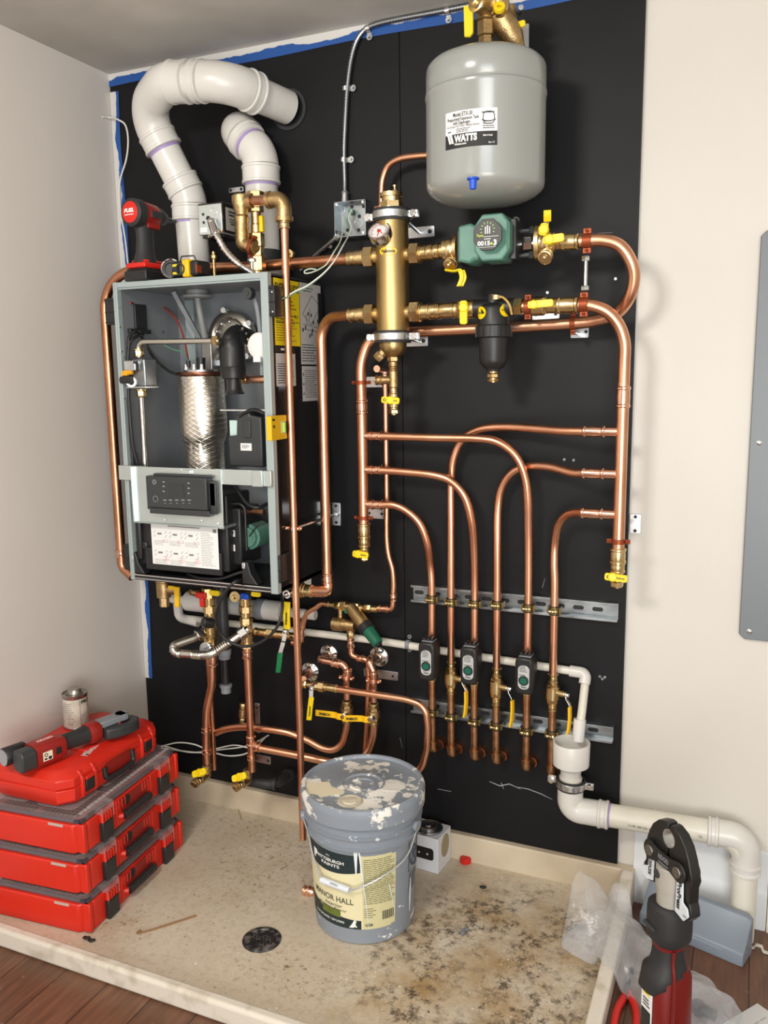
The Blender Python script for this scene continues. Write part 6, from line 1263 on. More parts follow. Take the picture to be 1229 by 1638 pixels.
# service valve stacks
def stack(px, y, py0, py1, label, spec, name='service_valve'):
    x = U(px,(py0+py1)/2,y).x; a, c = V((x,y,U(px,py0,y).z)), V((x,y,U(px,py1,y).z)); a.z = min(a.z, BZ0-.001); t = thing(name, label, 'valve', (a+c)/2); fit(b := MB(), a, c, spec); b.build('valve_body', 'brass', t); return t, a, c, x
t1_, a1, c1v, xs1 = stack(336, yu, 940, 1040, 'left brass service valve stack under the boiler with red and yellow handles', [(0,.16,.020,'h'),(.16,.28,.017,'c'),(.28,.40,.0195,'h'),(.40,.50,.016,'c'),(.5,.78,.0185,'c'),(.78,.9,.021,'h'),(.9,1,.017,'c')])
q = U(322,952,yu-.02); MB().box(q+V((0,0,0)), (.036,.010,.018)).box(q+V((.002,0,-.018)), (.013,.010,.034)).cyl(q+EY*.02, q-EY*.008, .010).build('red_handle', 'red', t1_, bevel=.002)
q = U(345,948,yu-.02); MB().prism(rrect(.036,.016,.006,3), q, EX, EZ, V((0,-.008,0))).build('yellow_handle', 'yellow', t1_, bevel=.001)
q = U(308,947,yu); b = MB(); fit(b, q-EX*.008, q+EX*.030, [(0,.3,.010,'h'),(.3,1,.012,'c')]); b.build('drain_nipple', 'bronze', t1_)
q = U(327,993,yu-.03); MB().lathe(q+V((.016,.02,-.012)), V((-.55,-.8,.3)), [(0,.014),(.012,.0165),(.030,.0165),(.033,.014),(.033,.001)], 24).build('relief_knob', 'black', t1_)
t2_, a2, c2v, xs2 = stack(394, yu, 945, 1036, 'right brass service valve stack under the boiler with a blue handle', [(0,.14,.019,'h'),(.14,.26,.016,'c'),(.26,.38,.019,'h'),(.38,.46,.015,'c'),(.46,.58,.019,'h'),(.58,.9,.017,'c'),(.9,1,.020,'h')])
q = U(391,953,yu-.02); MB().prism(rrect(.036,.018,.006,3), q, EX, EZ, V((0,-.010,0))).build('blue_handle', 'blue', t2_, bevel=.002)
q = U(411,950,yu-.02); MB().prism(rrect(.030,.014,.005,3), q, EX, EZ, V((0,-.008,0))).build('yellow_handle', 'yellow', t2_, bevel=.001)
q = U(377,954,yu-.04); b = MB().ring(q, V((.2,-1,.1)), .007, .0155, .014, 20); b.cyl(q+EY*.03, q-EY*.003, .0065); b.build('drain_nipple', 'brass', t2_)
# braided hose between the two stacks
h0, h1 = U(321,1014,yu-.03), U(388,1010,yu-.02)
hp = fil([h0, U(310,1021,yu-.05), U(276,1033,yu-.10), U(279,1045,yu-.11), U(335,1049,yu-.10), U(388,1013,yu-.03)], [.01,.02,.03,.05], 8)
bh = thing('braided_hose', 'silver flexible hose looping out below the boiler between the brass stacks', 'hose', h0)
fx_m = mat('stainless_braid', (.62,.60,.55), 1, .30)
P_ = hp; d = [0]
for i in range(1,len(P_)): d.append(d[-1]+(P_[i]-P_[i-1]).length)
out, rr, j, n = [], [], 0, int(d[-1]/.0034)
for k in range(n+1):
    tt_ = d[-1]*k/n
    while j < len(d)-2 and d[j+1] < tt_: j += 1
    out.append(P_[j].lerp(P_[j+1], (tt_-d[j])/max(d[j+1]-d[j],1e-9))); f_ = tt_/d[-1]; am = .13 if (.28 < f_ < .40 or .50 < f_ < .85) else .0; rr.append(.0118*(1+am*(1 if k % 2 else -1)))
MB().tube(out, rr, 16).build('hose', fx_m, bh, smooth=80)
b = MB(); b.hex(h0+(h0-hp[1]).normalized()*.010, h0-(h0-hp[1]).normalized()*.012, .0185); e_ = hp[-1]; dd = (hp[-1]-hp[-3]).normalized(); b.hex(e_+dd*.012, e_-dd*.012, .0185); b.cyl(e_+dd*.012, e_+dd*.020, .014); each(b, 'hose_nut', 'chrome', bh)
gd = V((.1,-1,.15)).normalized(); gc = U(328,1038,yu-.07); ga = thing('pressure_gauge', 'small round silver gauge behind the flexible hose', 'gauge', gc); MB().lathe(gc-gd*.014, gd, [(0,.014),(.002,.0185),(.013,.0185),(.014,.0165),(.012,.0155),(.012,.001)], 28).build('case', 'chrome', ga); MB().cyl(gc-gd*.0018, gc-gd*.0012, .0152, seg=24).build('dial_face', mat('grey_dial', s(150,148,150), 0, .4), ga); MB().box(gc-gd*.0008, (.020,.001,.0015), Matrix.Rotation(-.6,3,'Y')).build('needle', 'ink', ga)
MB().cyl(gc-gd*.014, V((xs1,yu,gc.z)), .006).build('stem', 'brass', ga)
# copper risers
def R_(px, py): return at(px,py,yu)
xr1 = xs1; zA = R_(338,1038).z
fl1 = [V((xs1,yu,zA+.002)), R_(340,1085), R_(336,1110), R_(331,1135), R_(330,1160), R_(330,1195), R_(331,1222)]
fl1[0].x = xs1; rs1 = pipe('copper_pipe', 'left copper riser with an offset bend from the left brass stack to its drain', cat(fl1,6), .0118, seg=14)
b = MB(); press(b, R_(340,1046), R_(341,1066), .0118); press(b, R_(330,1164), R_(330,1172), .0118); press(b, R_(331,1198), R_(331,1206), .0118); each(b, 'press_coupling', 'copper_fit', rs1)
pipe('copper_pipe', 'thin copper pipe standing close behind the left riser', [at(333,1050,-.13), at(338,1120,-.13), at(341,1180,-.13), at(343,1231,-.13)], .0078, 'copper_dark', seg=12)
dv1 = thing('drain_cock', 'brass drain cock with yellow handle at the foot of the left riser', 'valve', R_(325,1240))
def foot(t, px, py, tipx, tipy, hx_, hy_):
    a = R_(px,py); tip = at(tipx,tipy,yu-.06); b = MB(); 
    fit(b, a+EZ*.006, a-EZ*.016, [(0,1,.0150,'b')]); b.tube(fil([a-EZ*.012, a-EZ*.030, (a-EZ*.030).lerp(tip,.5)], .015), .0125, 14); fit(b, (a-EZ*.028).lerp(tip,.35), tip, [(0,.35,.0135,'h'),(.35,.6,.012,'c'),(.6,.75,.0095,'c'),(.75,1,.0135,'b')]); b.build('valve_body', 'bronze', t)
    dd = (tip-a).normalized(); MB().ring(tip+dd*.001, dd, .006, .012, .006, 18).build('outlet_ring', 'brass', t); MB().cyl(tip+dd*.0005, tip+dd*.002, .0055, seg=12).build('outlet_cap', 'ink', t)
    h = at(hx_,hy_,yu-.055); tee_handle(t, h, V((.93,.25,.36)), V((-.2,-.9,.35)), .046, .020, None); MB().cyl(h+V((0,.004,-.004)), (a-EZ*.03).lerp(tip,.55), .006).build('handle_stem', 'ink', t)
foot(dv1, 331, 1226, 311, 1254, 319, 1236)
zC = R_(396,1034).z
rs2 = pipe('copper_pipe', 'right copper riser from the right brass stack down to its drain', [V((xs2,yu,zC+.002)), V((xs2+.0,yu,R_(397,1232).z))], .0118, seg=14)
b = MB(); press(b, R_(396,1040), R_(396,1054), .0118); press(b, V((xs2,yu,R_(397,1176).z)), V((xs2,yu,R_(397,1192).z)), .0118); press(b, V((xs2,yu,R_(397,1206).z)), V((xs2,yu,R_(397,1214).z)), .0118); press(b, V((xs2,yu,R_(397,1192).z))+EX*.012, V((xs2,yu,R_(397,1192).z))+EX*.034, .0118); each(b, 'press_tee', 'copper_fit', rs2)
dv2 = thing('drain_cock', 'brass drain cock with yellow handle at the foot of the right riser', 'valve', R_(392,1245))
foot(dv2, 397, 1233, 377, 1260, 383, 1243)
zt2 = R_(397,1193).z
pipe('copper_pipe', 'copper pipe running level from the right riser to behind the paint bucket', [V((xs2+.032,yu,zt2)), at(480,1209,-.15), at(560,1226,-.125), at(572,1229,-.118)], .0112, seg=14)
# black iron elbow beside the right drain
b = MB().tube(fil([at(403,1251,-.14), at(440,1256,-.13), at(466,1236,-.02)], .05, 8), .0150, 16); b.ring(at(440,1254,-.125), V((1,.2,0)), .0148, .0185, .010, 18); b.ring(at(461,1240,-.04), V((.2,1,0)), .0148, .0195, .014, 18); solo(b, 'iron_elbow', 'black_soft', 'black iron pipe elbow curving from the right drain into the wall', 'pipe')
b = MB(); fit(b, at(389,1125,-.09), at(388,1158,-.09), [(0,.3,.010,'h'),(.3,.7,.012,'c'),(.7,1,.010,'h')]); solo(b, 'brass_coupling', 'bronze', 'small brass coupling hidden behind the right riser', 'fitting')
p = at(413,1148,0); bracket('tall pale plate on the wall behind the right riser', p.x, p.z, .10, .018, hor=False)
p = at(421,1214,0); bracket('zinc plate low on the wall right of the right riser', p.x, p.z, .06, .026)
# grey condensate drop and union
cdp = thing('grey_drop_pipe', 'dark grey plastic pipe hanging down behind the hose, open at the end', 'pipe', at(358,1040,-.11))
yq = -.11; xq = at(358,1020,yq).x; zz = lambda py: at(358,py,yq).z
MB().cyl((xq,yq,BZ0-.002), (xq,yq,zz(1042)), .0175).build('upper_tube', 'dark_grey', cdp); MB().cyl((xq,yq,zz(1042)), (xq,yq,zz(1092)), .0125).build('lower_tube', 'black', cdp)
b = MB().lathe((xq,yq,zz(1054)), EZ, [(0,.014),(.002,.018),(.010,.018),(.016,.021),(.03,.0215),(.032,.018)], 20); b.build('collar', 'grey_pl', cdp)
b = MB().lathe((xq,yq,zz(1107)), EZ, [(0,.0155),(.016,.0155),(.018,.019),(.026,.0195),(.028,.014)], 20); b.build('end_nut', 'grey_pl', cdp)
# black cord looping below the boiler
pts = [V((at(386,922,-.30).x,-.300,BZ0+.025)), at(377,930,-.33), at(362,945,-.34), at(350,968,-.33), at(346,990,-.31), at(352,1012,-.29), at(368,1027,-.28), at(392,1034,-.27), at(418,1027,-.26), at(440,1008,-.25), at(450,985,-.24), at(452,962,-.22), at(449,945,-.2)]
pipe('power_cord', 'black cord hanging in a round loop below the boiler', cat(pts,7), .0042, 'black', seg=10, cat_='cord')
# brass cross line with tagged valve and lever
y4 = -.15; t = thing('ball_valve', 'brass valve under the boiler corner with yellow tag handle and green lever', 'valve', at(455,970,y4))
b = MB(); fit(b, at(408,1010,y4), at(478,1019,y4-.0), [(0,.28,.0125,'b'),(.28,.42,.014,'h'),(.42,.62,.0120,'c'),(.62,1,.0120,'b')]); b.build('cross_line', 'brass', t)
q = at(457,1010,y4-.02); b = MB().cyl(at(456,1014,y4), q, .009).ball(q, .0095, 12); strip(b, [q+V((0,-.004,0)), at(455,1022,y4-.034), at(450,1040,y4-.036), at(448,1048,y4-.036)], V((1,0,.15)), .014, .0028); b.build('lever_shank', 'chrome', t)
strip(b := MB(), [at(448.5,1044,y4-.037), at(447,1060,y4-.038), at(445,1076,y4-.038)], V((1,0,.12)), .0165, .006); b.build('lever_grip', 'green', t, bevel=.002)
vt2 = thing('ball_valve', 'brass boiler outlet valve at the bottom right corner with a yellow printed handle', 'valve', at(470,945,-.17))
zb4 = at(494,945,-.17).z; b = MB(); fit(b, V((at(500,945,-.17).x,-.17,zb4)), V((at(452,943,-.17).x,-.17,zb4)), [(0,.3,.0185,'b'),(.3,.5,.021,'c'),(.5,.8,.0235,'h'),(.8,1,.018,'c')]); b.cyl(V((at(468,945,-.17).x,-.17,zb4)), V((at(468,945,-.17).x,-.17,BZ0-.0015)), .018); b.build('valve_body', 'brass', vt2)
q0, q1 = at(460,960,-.2), at(456,1010,-.205); b = MB().prism([(-.011,0),(.013,0),(.010,-.045),(.011,-.078),(-.009,-.080),(-.010,-.045)], at(459,962,-.2), EX, EZ, V((0,-.007,0))); o = b.build('handle', 'yellow', vt2, bevel=.002)
txt(o, 'Webstone', at(457.5,990,-.2085), V((.05,0,1)), V((-1,0,.05)), .010, 'ink', fit=.036, bold=.03)
q = at(460,950,-.205); MB().cyl(q+EY*.02, q-EY*.006, .012).ball(q-EY*.006, .008, 10).build('handle_nut', 'chrome', vt2)
p = at(493,929,0); bracket('zinc plate on the board right of the boiler bottom corner', p.x, p.z, .045, .026, hor=False)
# white speaker wires lying along the wall
for k, (lab, pts) in enumerate((('upper white cable waving along the wall behind the risers', [(258,1194),(285,1188),(312,1191),(335,1200),(362,1198),(392,1194),(412,1186),(430,1176)]),('middle white cable crossing behind the risers', [(258,1197),(290,1201),(325,1204),(345,1198),(375,1192),(400,1197)]),('lowest white cable dipping behind the risers', [(262,1193),(300,1203),(335,1203),(365,1209),(392,1206),(410,1194),(424,1180)]))):
    pipe('loose_cable', lab, cat([at(x, y, -.012-.006*k) for x, y in pts],6), .0024, 'wire_w', seg=8, cat_='cable')
# ================= paint bucket =================
bc = V((.974,-.348,.0205)); TOC = C0-bc; ph0 = math.atan2(TOC.y, TOC.x)
bk = thing('paint_bucket', 'grey five gallon paint bucket with a cream label and paint splattered lid', 'bucket', bc)
HB = .372
def br_(z): return .129+.0165*min(1,(z/HB))
BG = mat('bucket_grey', s(134,142,152), 0, .38)
# splattered grey: dried paint
sp_ = bpy.data.materials.new('splattered_lid'); sp_.use_nodes = True; nt = sp_.node_tree; n, l = nt.nodes, nt.links; b_ = n['Principled BSDF']; b_.inputs['Roughness'].default_value = .45
tc = n.new('ShaderNodeTexCoord')
f1 = math2('MULTIPLY', ramp(noise(15,8,.62), .53,.56), 1.0)
b_l = mix(f1, s(134,142,152), s(232,230,222)); l.new(b_l, b_.inputs['Base Color'])
rim_m = bpy.data.materials.new('splattered_rim'); rim_m.use_nodes = True; nt = rim_m.node_tree; n, l = nt.nodes, nt.links; b_ = n['Principled BSDF']; b_.inputs['Roughness'].default_value = .42
tc = n.new('ShaderNodeTexCoord'); mp = n.new('ShaderNodeMapping'); mp.inputs['Scale'].default_value = (1,1,1.6); l.new(tc.outputs['Object'], mp.inputs[0])
b_l = mix(ramp(noise(14,6,.6,mp.outputs[0]), .635,.655), s(134,142,152), s(228,230,232)); l.new(b_l, b_.inputs['Base Color'])
prof = [(0,.122),(.003,.128),(.02,br_(.02)),(.24,br_(.24)),(.262,br_(.26)),(.262,.150),(.268,.151),(.270,.1455),(.292,.146),(.292,.1525),(.298,.1535),(.300,.1475),(.318,.148),(.320,.1545),(.326,.1555)]
MB().lathe(bc, EZ, prof, 64, cap=False).build('pail', rim_m, bk)
MB().lathe(bc, EZ, [(.001,.120),(.001,.001)], 48, cap=False).build('base', BG, bk)
lid = MB().lathe(bc, EZ, [(.322,.1565),(.324,.159),(.350,.160),(.362,.160),(.370,.1575),(.373,.153),(.372,.148),(.364,.1455),(.3635,.14),(.3635,.062),(.366,.058),(.366,.052),(.3625,.048),(.3625,.036),(.365,.033),(.365,.028),(.362,.025),(.362,.001)], 64, cap=False).build('lid', sp_, bk)
# the screw plug near the lid front
q = bc+V((.010,-.095,.3640)); MB().lathe(q, EZ, [(0,.032),(.002,.0315),(.003,.027),(.001,.024),(.001,.018),(.003,.016),(.0035,.001)], 30).build('lid_plug', mat('cream_plug', s(222,216,196), 0, .45, s(190,180,158), 30), lid)
q = bc+V((.075,.015,.3643)); pts = [(.036,.004),(.020,.026),(.004,.034),(-.012,.030),(-.030,.024),(-.034,-.006),(-.022,-.022),(.006,-.030),(.030,-.020)]; MB().prism(pts, q, V((.8,.6,0)), V((-.6,.8,0)), V((0,0,.0016))).build('dried_paint', mat('dried_paint', s(228,226,216), 0, .6, s(206,204,196), 40), lid)
pts = [(.05*math.cos(a)*(1+.3*math.sin(3*a+1)), .035*math.sin(a)*(1+.25*math.sin(5*a))) for a in [2*pi*k/40 for k in range(40)]]; MB().prism(pts, bc+V((-.085,-.07,.3642)), EX, EY, V((0,0,.0012))).build('dried_paint', mat('dried_cream_paint', s(226,216,188), 0, .6), lid)
# label
dphi = -.02
BM = lambda lift: (lambda x, y: V((bc.x+math.cos(ph0+x/.137)*(br_(y)+lift), bc.y+math.sin(ph0+x/.137)*(br_(y)+lift), bc.z+y)))
# measured edges of the label, as arc lengths to the left (-) and right (+) of the view line
xl_, xm_, xr2 = -.186, -.010, .082
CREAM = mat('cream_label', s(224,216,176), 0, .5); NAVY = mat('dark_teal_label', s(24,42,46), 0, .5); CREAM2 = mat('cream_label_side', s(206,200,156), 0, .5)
zl0, zl1 = .045, .248
b = MB(); patch(b, BM(.0006), xl_, xm_+.004, zl0, zl1, 24); lab = b.build('label', CREAM, bk)
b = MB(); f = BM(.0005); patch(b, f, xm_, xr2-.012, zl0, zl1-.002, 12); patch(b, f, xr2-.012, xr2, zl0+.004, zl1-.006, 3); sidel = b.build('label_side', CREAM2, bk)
f9 = BM(.0011)
b = MB(); N_ = 18
vs = [f9(xl_+(xm_-xl_)*i/N_, y) for i in range(N_+1) for y in (zl1-.045-.012*math.sin(pi*i/N_*.9+.2), zl1)]; b.add(vs, [(2*i,2*i+2,2*i+3,2*i+1) for i in range(N_)]); top = b.build('label_band', NAVY, lab)
b = MB(); vs = [f9(xl_+(xm_-xl_)*i/N_, y) for i in range(N_+1) for y in (zl0, zl0+.024+.030*(1-i/N_)**1.5)]; b.add(vs, [(2*i,2*i+2,2*i+3,2*i+1) for i in range(N_)]); bot = b.build('label_band', NAVY, lab)
b = MB(); patch(b, BM(.0015), -.125, -.065, zl0+.026, zl0+.046, 6); b.build('green_bar', mat('olive_bar', s(100,112,40), 0, .5), lab)
def bt(par, st, x0, z0, size, m, fit_=None, **k): g_ = BM(.0018); txt(par, st, (0,0,0), EX, EZ, size, m, fit=fit_, mp=lambda x, y: g_(x0+x, z0+y), **k)
bt(top, 'PITTSBURGH', -0.090, zl1-.026, .012, 'white_ink', .080, bold=.02); bt(top, 'PAINTS', -0.090, zl1-.038, .011, 'white_ink', .055, bold=.02); bt(top, 'P', -0.142, zl1-.028, .030, 'white_ink', bold=.08); bt(top, 'PPG', -0.095, zl1-.014, .006, 'white_ink')
GI = mat('label_grey_ink', s(70,72,60), 0, .6)
bt(lab, 'MANOR HALL', -.092, .119, .0225, GI, .125, bold=.01); bt(lab, 'Interior', -.088, .102, .016, GI, .055, shear=.35); bt(lab, 'Timeless Beauty', -.094, .092, .009, GI, .09, shear=.3)
b = MB(); lines(b, (0,0,0), EX, EZ, .11, .016, 2, .3, mp=lambda x, y: BM(.0016)(-.145+x, .078+y)); b.build('print', GI, lab, smooth=0)
bt(bot, '5 US GALLONS / 18.9 LITERS', -.105, zl0+.014, .008, 'white_ink', .10, bold=.02)
pts = [(0,0),(.008,.014),(.014,.028),(.020,.024),(.017,.012),(.022,.002),(.014,.003),(.010,.0)]; g_ = BM(.0018); b = MB(); b.add([g_(-.042+x, zl0+.004+y*.8) for x, y in pts], [tuple(range(len(pts)))]); b.build('logo', 'white_ink', bot, smooth=0)
b = MB(); lines(b, (0,0,0), EX, EZ, .082, .125, 24, .36, ragged=.15, mp=lambda x, y: BM(.0014)(xm_+.008+x, zl0+.068+y)); lines(b, (0,0,0), EX, EZ, .03, .03, 5, .3, mp=lambda x, y: BM(.0014)(xm_+.008+x, zl0+.03+y)); b.build('print', mat('olive_ink', s(120,116,80), 0, .6), sidel, smooth=0)
b = MB()
for k in range(16): x = xm_+.055+k*.0020; patch(b, BM(.0014), x, x+.0006+.0007*(k % 3 == 0)+.0004*(k % 2), zl0+.022, zl0+.046, 1)
b.build('barcode', 'ink', sidel, smooth=0); bt(sidel, 'USA', xm_+.020, zl0+.012, .011, 'ink', bold=.02)
# moulded warning on the right of the pail
b = MB(); f_ = BM(.0012); cx_ = .155
q = [f_(cx_+.020*math.cos(a), .20+.026*math.sin(a)) for a in [2*pi*k/28 for k in range(29)]]; b.tube(q, .0016, 6); b.tube([f_(cx_-.014,.182), f_(cx_+.014,.218)], .0016, 6); b.tube([f_(cx_+.010,.186), f_(cx_-.008,.205), f_(cx_-.002,.216)], .0016, 6)
q = [f_(cx_+x, y) for x, y in ((-.026,.245),(.026,.245),(.026,.165),(-.026,.165),(-.026,.245))]; b.tube(q, .0010, 5); lines(b, (0,0,0), EX, EZ, .046, .05, 8, .35, mp=lambda x, y: f_(cx_-.023+x, .108+y)); b.build('warning_print', mat('dark_grey_ink', s(64,70,78), 0, .5), bk, smooth=0)
# paint drips and splashes
WD = mat('white_drip', s(222,226,230), 0, .5)
b = MB()
for x0, w0, za, zb, k in ((-.020,.010,.262,.195,1),(-.012,.004,.262,.045,0),(.062,.003,.16,.08,0),(.138,.009,.145,.05,2),(-.004,.007,.320,.262,0)):
    nn = 10; vs = []
    for i in range(nn+1):
        z = za+(zb-za)*i/nn; w = w0*(1-.75*i/nn) if k != 2 else w0*(.4+.6*math.sin(pi*i/nn)); xx = x0+(.022*i/nn if x0 == -.012 else .018*i/nn if x0 == .062 else 0)
        vs += [f9(xx-w/2, z)+(f9(xx,z)-bc-EZ*z).normalized()*.0012, f9(xx+w/2, z)+(f9(xx,z)-bc-EZ*z).normalized()*.0012]
    b.add(vs, [(2*i,2*i+1,2*i+3,2*i+2) for i in range(nn)])
each(b, 'paint_drip', WD, bk)
# wire bail with its roller
ea, eb = ph0-1.50, ph0+1.02
def pol(a, r, z): return V((bc.x+math.cos(a)*r, bc.y+math.sin(a)*r, bc.z+z))
A_, B_ = pol(ea,.157,.290), pol(eb,.157,.285)
mid = fl(552,1414,.175); 
m0, m1 = at(512,1408,-.49), at(560,1425,-.50)
dcam = V((TOC.x,TOC.y,0)).normalized(); ml_ = bc+dcam*.165+V((-.085,-.01,.165)); 
import itertools
def surf(px, py, lift):  # pixel onto the bucket side
    d = ray(px,py); r = .140+lift
    ox, oy = C0.x-bc.x, C0.y-bc.y; a = d.x*d.x+d.y*d.y; b2 = ox*d.x+oy*d.y; cc = ox*ox+oy*oy-r*r; disc = b2*b2-a*cc
    t = (-b2-math.sqrt(max(disc,0)))/a; return C0+d*t
bail = [B_, surf(664,1335,.010), surf(655,1362,.012), surf(640,1382,.013), surf(612,1402,.014), surf(585,1416,.015), surf(559,1424,.015), surf(535,1415,.015), surf(515,1406,.014), surf(507,1385,.011), surf(499,1362,.010), surf(494,1335,.008), A_]
MB().tube(cat(bail,6), .0022, 8).build('bail_wire', mat('bail_steel', s(190,194,198), .6, .35), bk)
r0, r1 = surf(514,1407,.014), surf(559,1424,.015); MB().cyl(r0, r1, .0082).build('bail_roller', mat('roller_white', s(214,220,226), 0, .4), bk)
b = MB()
for a in (ea, eb): q = pol(a,.1505,.290); b.cyl(q, q+V((math.cos(a),math.sin(a),0))*.010, .013)
each(b, 'bail_ear', BG, bk)
# ================= white carton with a small can in it =================
wc = thing('carton', 'small white carton on the pan floor right of the bucket, can lid poking out', 'box', (1.10,-.10,.0205))
wq = fl(706,1391,.0205); wl = fl(668,1380,.0205); wr = fl(737,1371,.0205)
ux = V((.86,-.16,0)).normalized(); hh_ = .105
wq = wq+V((0,-.026,0)); wl = wl+V((0,-.026,0)); wr = wr+V((0,-.026,0)); P0 = wq; u1 = (wl-wq); u1 = u1.normalized()*.10; u2 = V((-u1.y,u1.x,0)).normalized()
if u2.dot(wr-wq) < 0: u2 = -u2
u2 = (wr-wq); u2 = (u2-u1.normalized()*u2.dot(u1.normalized())).normalized()*.088
CW = mat('carton_white', s(216,218,222), 0, .5)
MB().prism([(0,0),(1,0),(1,1),(0,1)], P0, u1, u2, EZ*hh_).build('carton', CW, wc, bevel=.0015)
cc_ = P0+u1*.5+u2*.5+EZ*hh_; MB().lathe(cc_-EZ*.0, EZ, [(.0005,.041),(.004,.0415),(.006,.040),(.004,.037),(.004,.026),(.010,.025),(.012,.022),(.010,.018),(.010,.010),(.013,.008),(.013,.001)], 36).build('can_top', mat('dull_tin', (.34,.35,.36), 1, .32), wc)
nrm_ = u1.cross(EZ).normalized(); 
if nrm_.dot(V((0,-1,0))) < 0: nrm_ = -nrm_
o = MB().prism(rrect(.062,.036,.008,3), P0+u1*.45+EZ*.055+nrm_*.0003, u1.normalized(), EZ, nrm_*.0008).build('black_window', 'black', wc); b = MB()
for k in (-.012,.014): q = P0+u1*.45+EZ*.054+nrm_*.0012+u1.normalized()*k; b.cyl(q, q+nrm_*.0006, .0028, seg=10)
each(b, 'white_dot', 'white_ink', o)
n2 = -u1.normalized(); q = P0+u2*.55+EZ*.065; vv = u2.normalized(); MB().prism([(.026*math.cos(a), .034*math.sin(a)) for a in [2*pi*k/24 for k in range(24)]], q+n2*.0003, vv, EZ, n2*.0006).build('side_cutout', mat('tan_cutout', s(150,140,110), 0, .5), wc)
# small litter
q = fl(756,1372,.0205)+V((0,-.028,0)); q.x -= .012; b = MB().lathe(q, EZ, [(0,.0165),(.012,.0165),(.016,.012),(.0165,.001)], 20); solo(b, 'bottle_top', 'red', 'small bright red plastic cap on the ledge side of the pan', 'cap')
q = fl(494,1425,.0305); b = MB().tube(fil([q+V((-.015,-.004,0)), q+V((.018,.0,0)), q+V((.022,.030,.0))], .022, 8), .0115, 16)
for c_, a_ in ((q+V((-.010,-.003,0)), V((1,.1,0))), (q+V((.002,-.001,0)), V((1,.1,0))), (q+V((.022,.022,0)), V((.1,1,0)))): b.ring(c_, a_, .0112, .0145, .005, 18)
solo(b, 'elbow_fitting', 'copper_fit', 'loose copper elbow fitting lying left of the bucket', 'fitting')
q = fl(265,1480,.0215); a_, c_ = fl(220,1493,.0215), fl(314,1465,.0215); b = MB().tube(cat([a_+V((0,.012,0)), a_, a_.lerp(c_,.3)+V((0,-.006,0)), c_],5), [.004]+[.003]*20, 6); solo(b, 'twig', mat('brown_twig', s(140,104,66), 0, .7), 'thin brown strip lying on the pan floor in front of the red cases', 'strip')
for px, py, lab in ((137,1500,'black crumb by the front corner of the lowest red case'),(145,1504,'larger black crumb beside the lowest red case'),(772,1419,'black scrap on the pan floor right of the bucket')):
    q = fl(px,py,.024); solo(MB().ball(q, .007, 8, (1.3,.9,.5)).ball(q+V((.006,.004,0)), .005, 8, (1,1,.5)), 'debris_crumb', 'ink', lab, 'debris')
q = fl(741,1490,.026); solo(MB().ball(q, .009, 8, (.7,1.6,.6)).ball(q+V((.004,.012,0)), .007, 8, (1,.8,.6)), 'debris_crumb', mat('grey_lint', s(120,122,130), 0, .8), 'grey lump of lint on the dirty pan floor', 'debris')
pts = [fl(322,1268,.022), fl(345,1262,.022), fl(360,1266,.022), fl(378,1290,.022), fl(384,1304,.022), fl(386,1312,.022)]
pipe('loose_wire', 'thin pale wire lying on the pan floor below the two drain cocks', cat(pts,6), .0018, mat('beige_wire', s(176,160,130), 0, .6), seg=8, cat_='wire')
# ================= red cases =================
cy0, cy1 = -.700, -.256; xcf = .362
Wc, Lc, Hc = .306, cy1-cy0, .104
CLR = mat('clear_lid', s(200,186,186), 0, .10, alpha=.17, spec=.6)
BLK2 = mat('dark_latch_plastic', (.018,.019,.02), 0, .36)
INS = mat('organizer_inside', s(120,30,24), 0, .5, s(70,40,36), 16)
def hexmat():
    m = mat('hex_mat', s(62,48,44), 0, .5); nt = m.node_tree; n, l = nt.nodes, nt.links; b = n['Principled BSDF']
    tc = n.new('ShaderNodeTexCoord'); v = n.new('ShaderNodeTexVoronoi'); v.feature = 'DISTANCE_TO_EDGE'; v.inputs['Scale'].default_value = 75; v.inputs['Randomness'].default_value = .15; l.new(tc.outputs['Object'], v.inputs['Vector'])
    r = n.new('ShaderNodeValToRGB'); r.color_ramp.elements[0].position, r.color_ramp.elements[1].position = .04, .09; r.color_ramp.elements[0].color = (*s(150,130,120),1); r.color_ramp.elements[1].color = (*s(60,40,38),1)
    l.new(v.outputs['Distance'], r.inputs[0]); l.new(r.outputs[0], b.inputs['Base Color']); return m
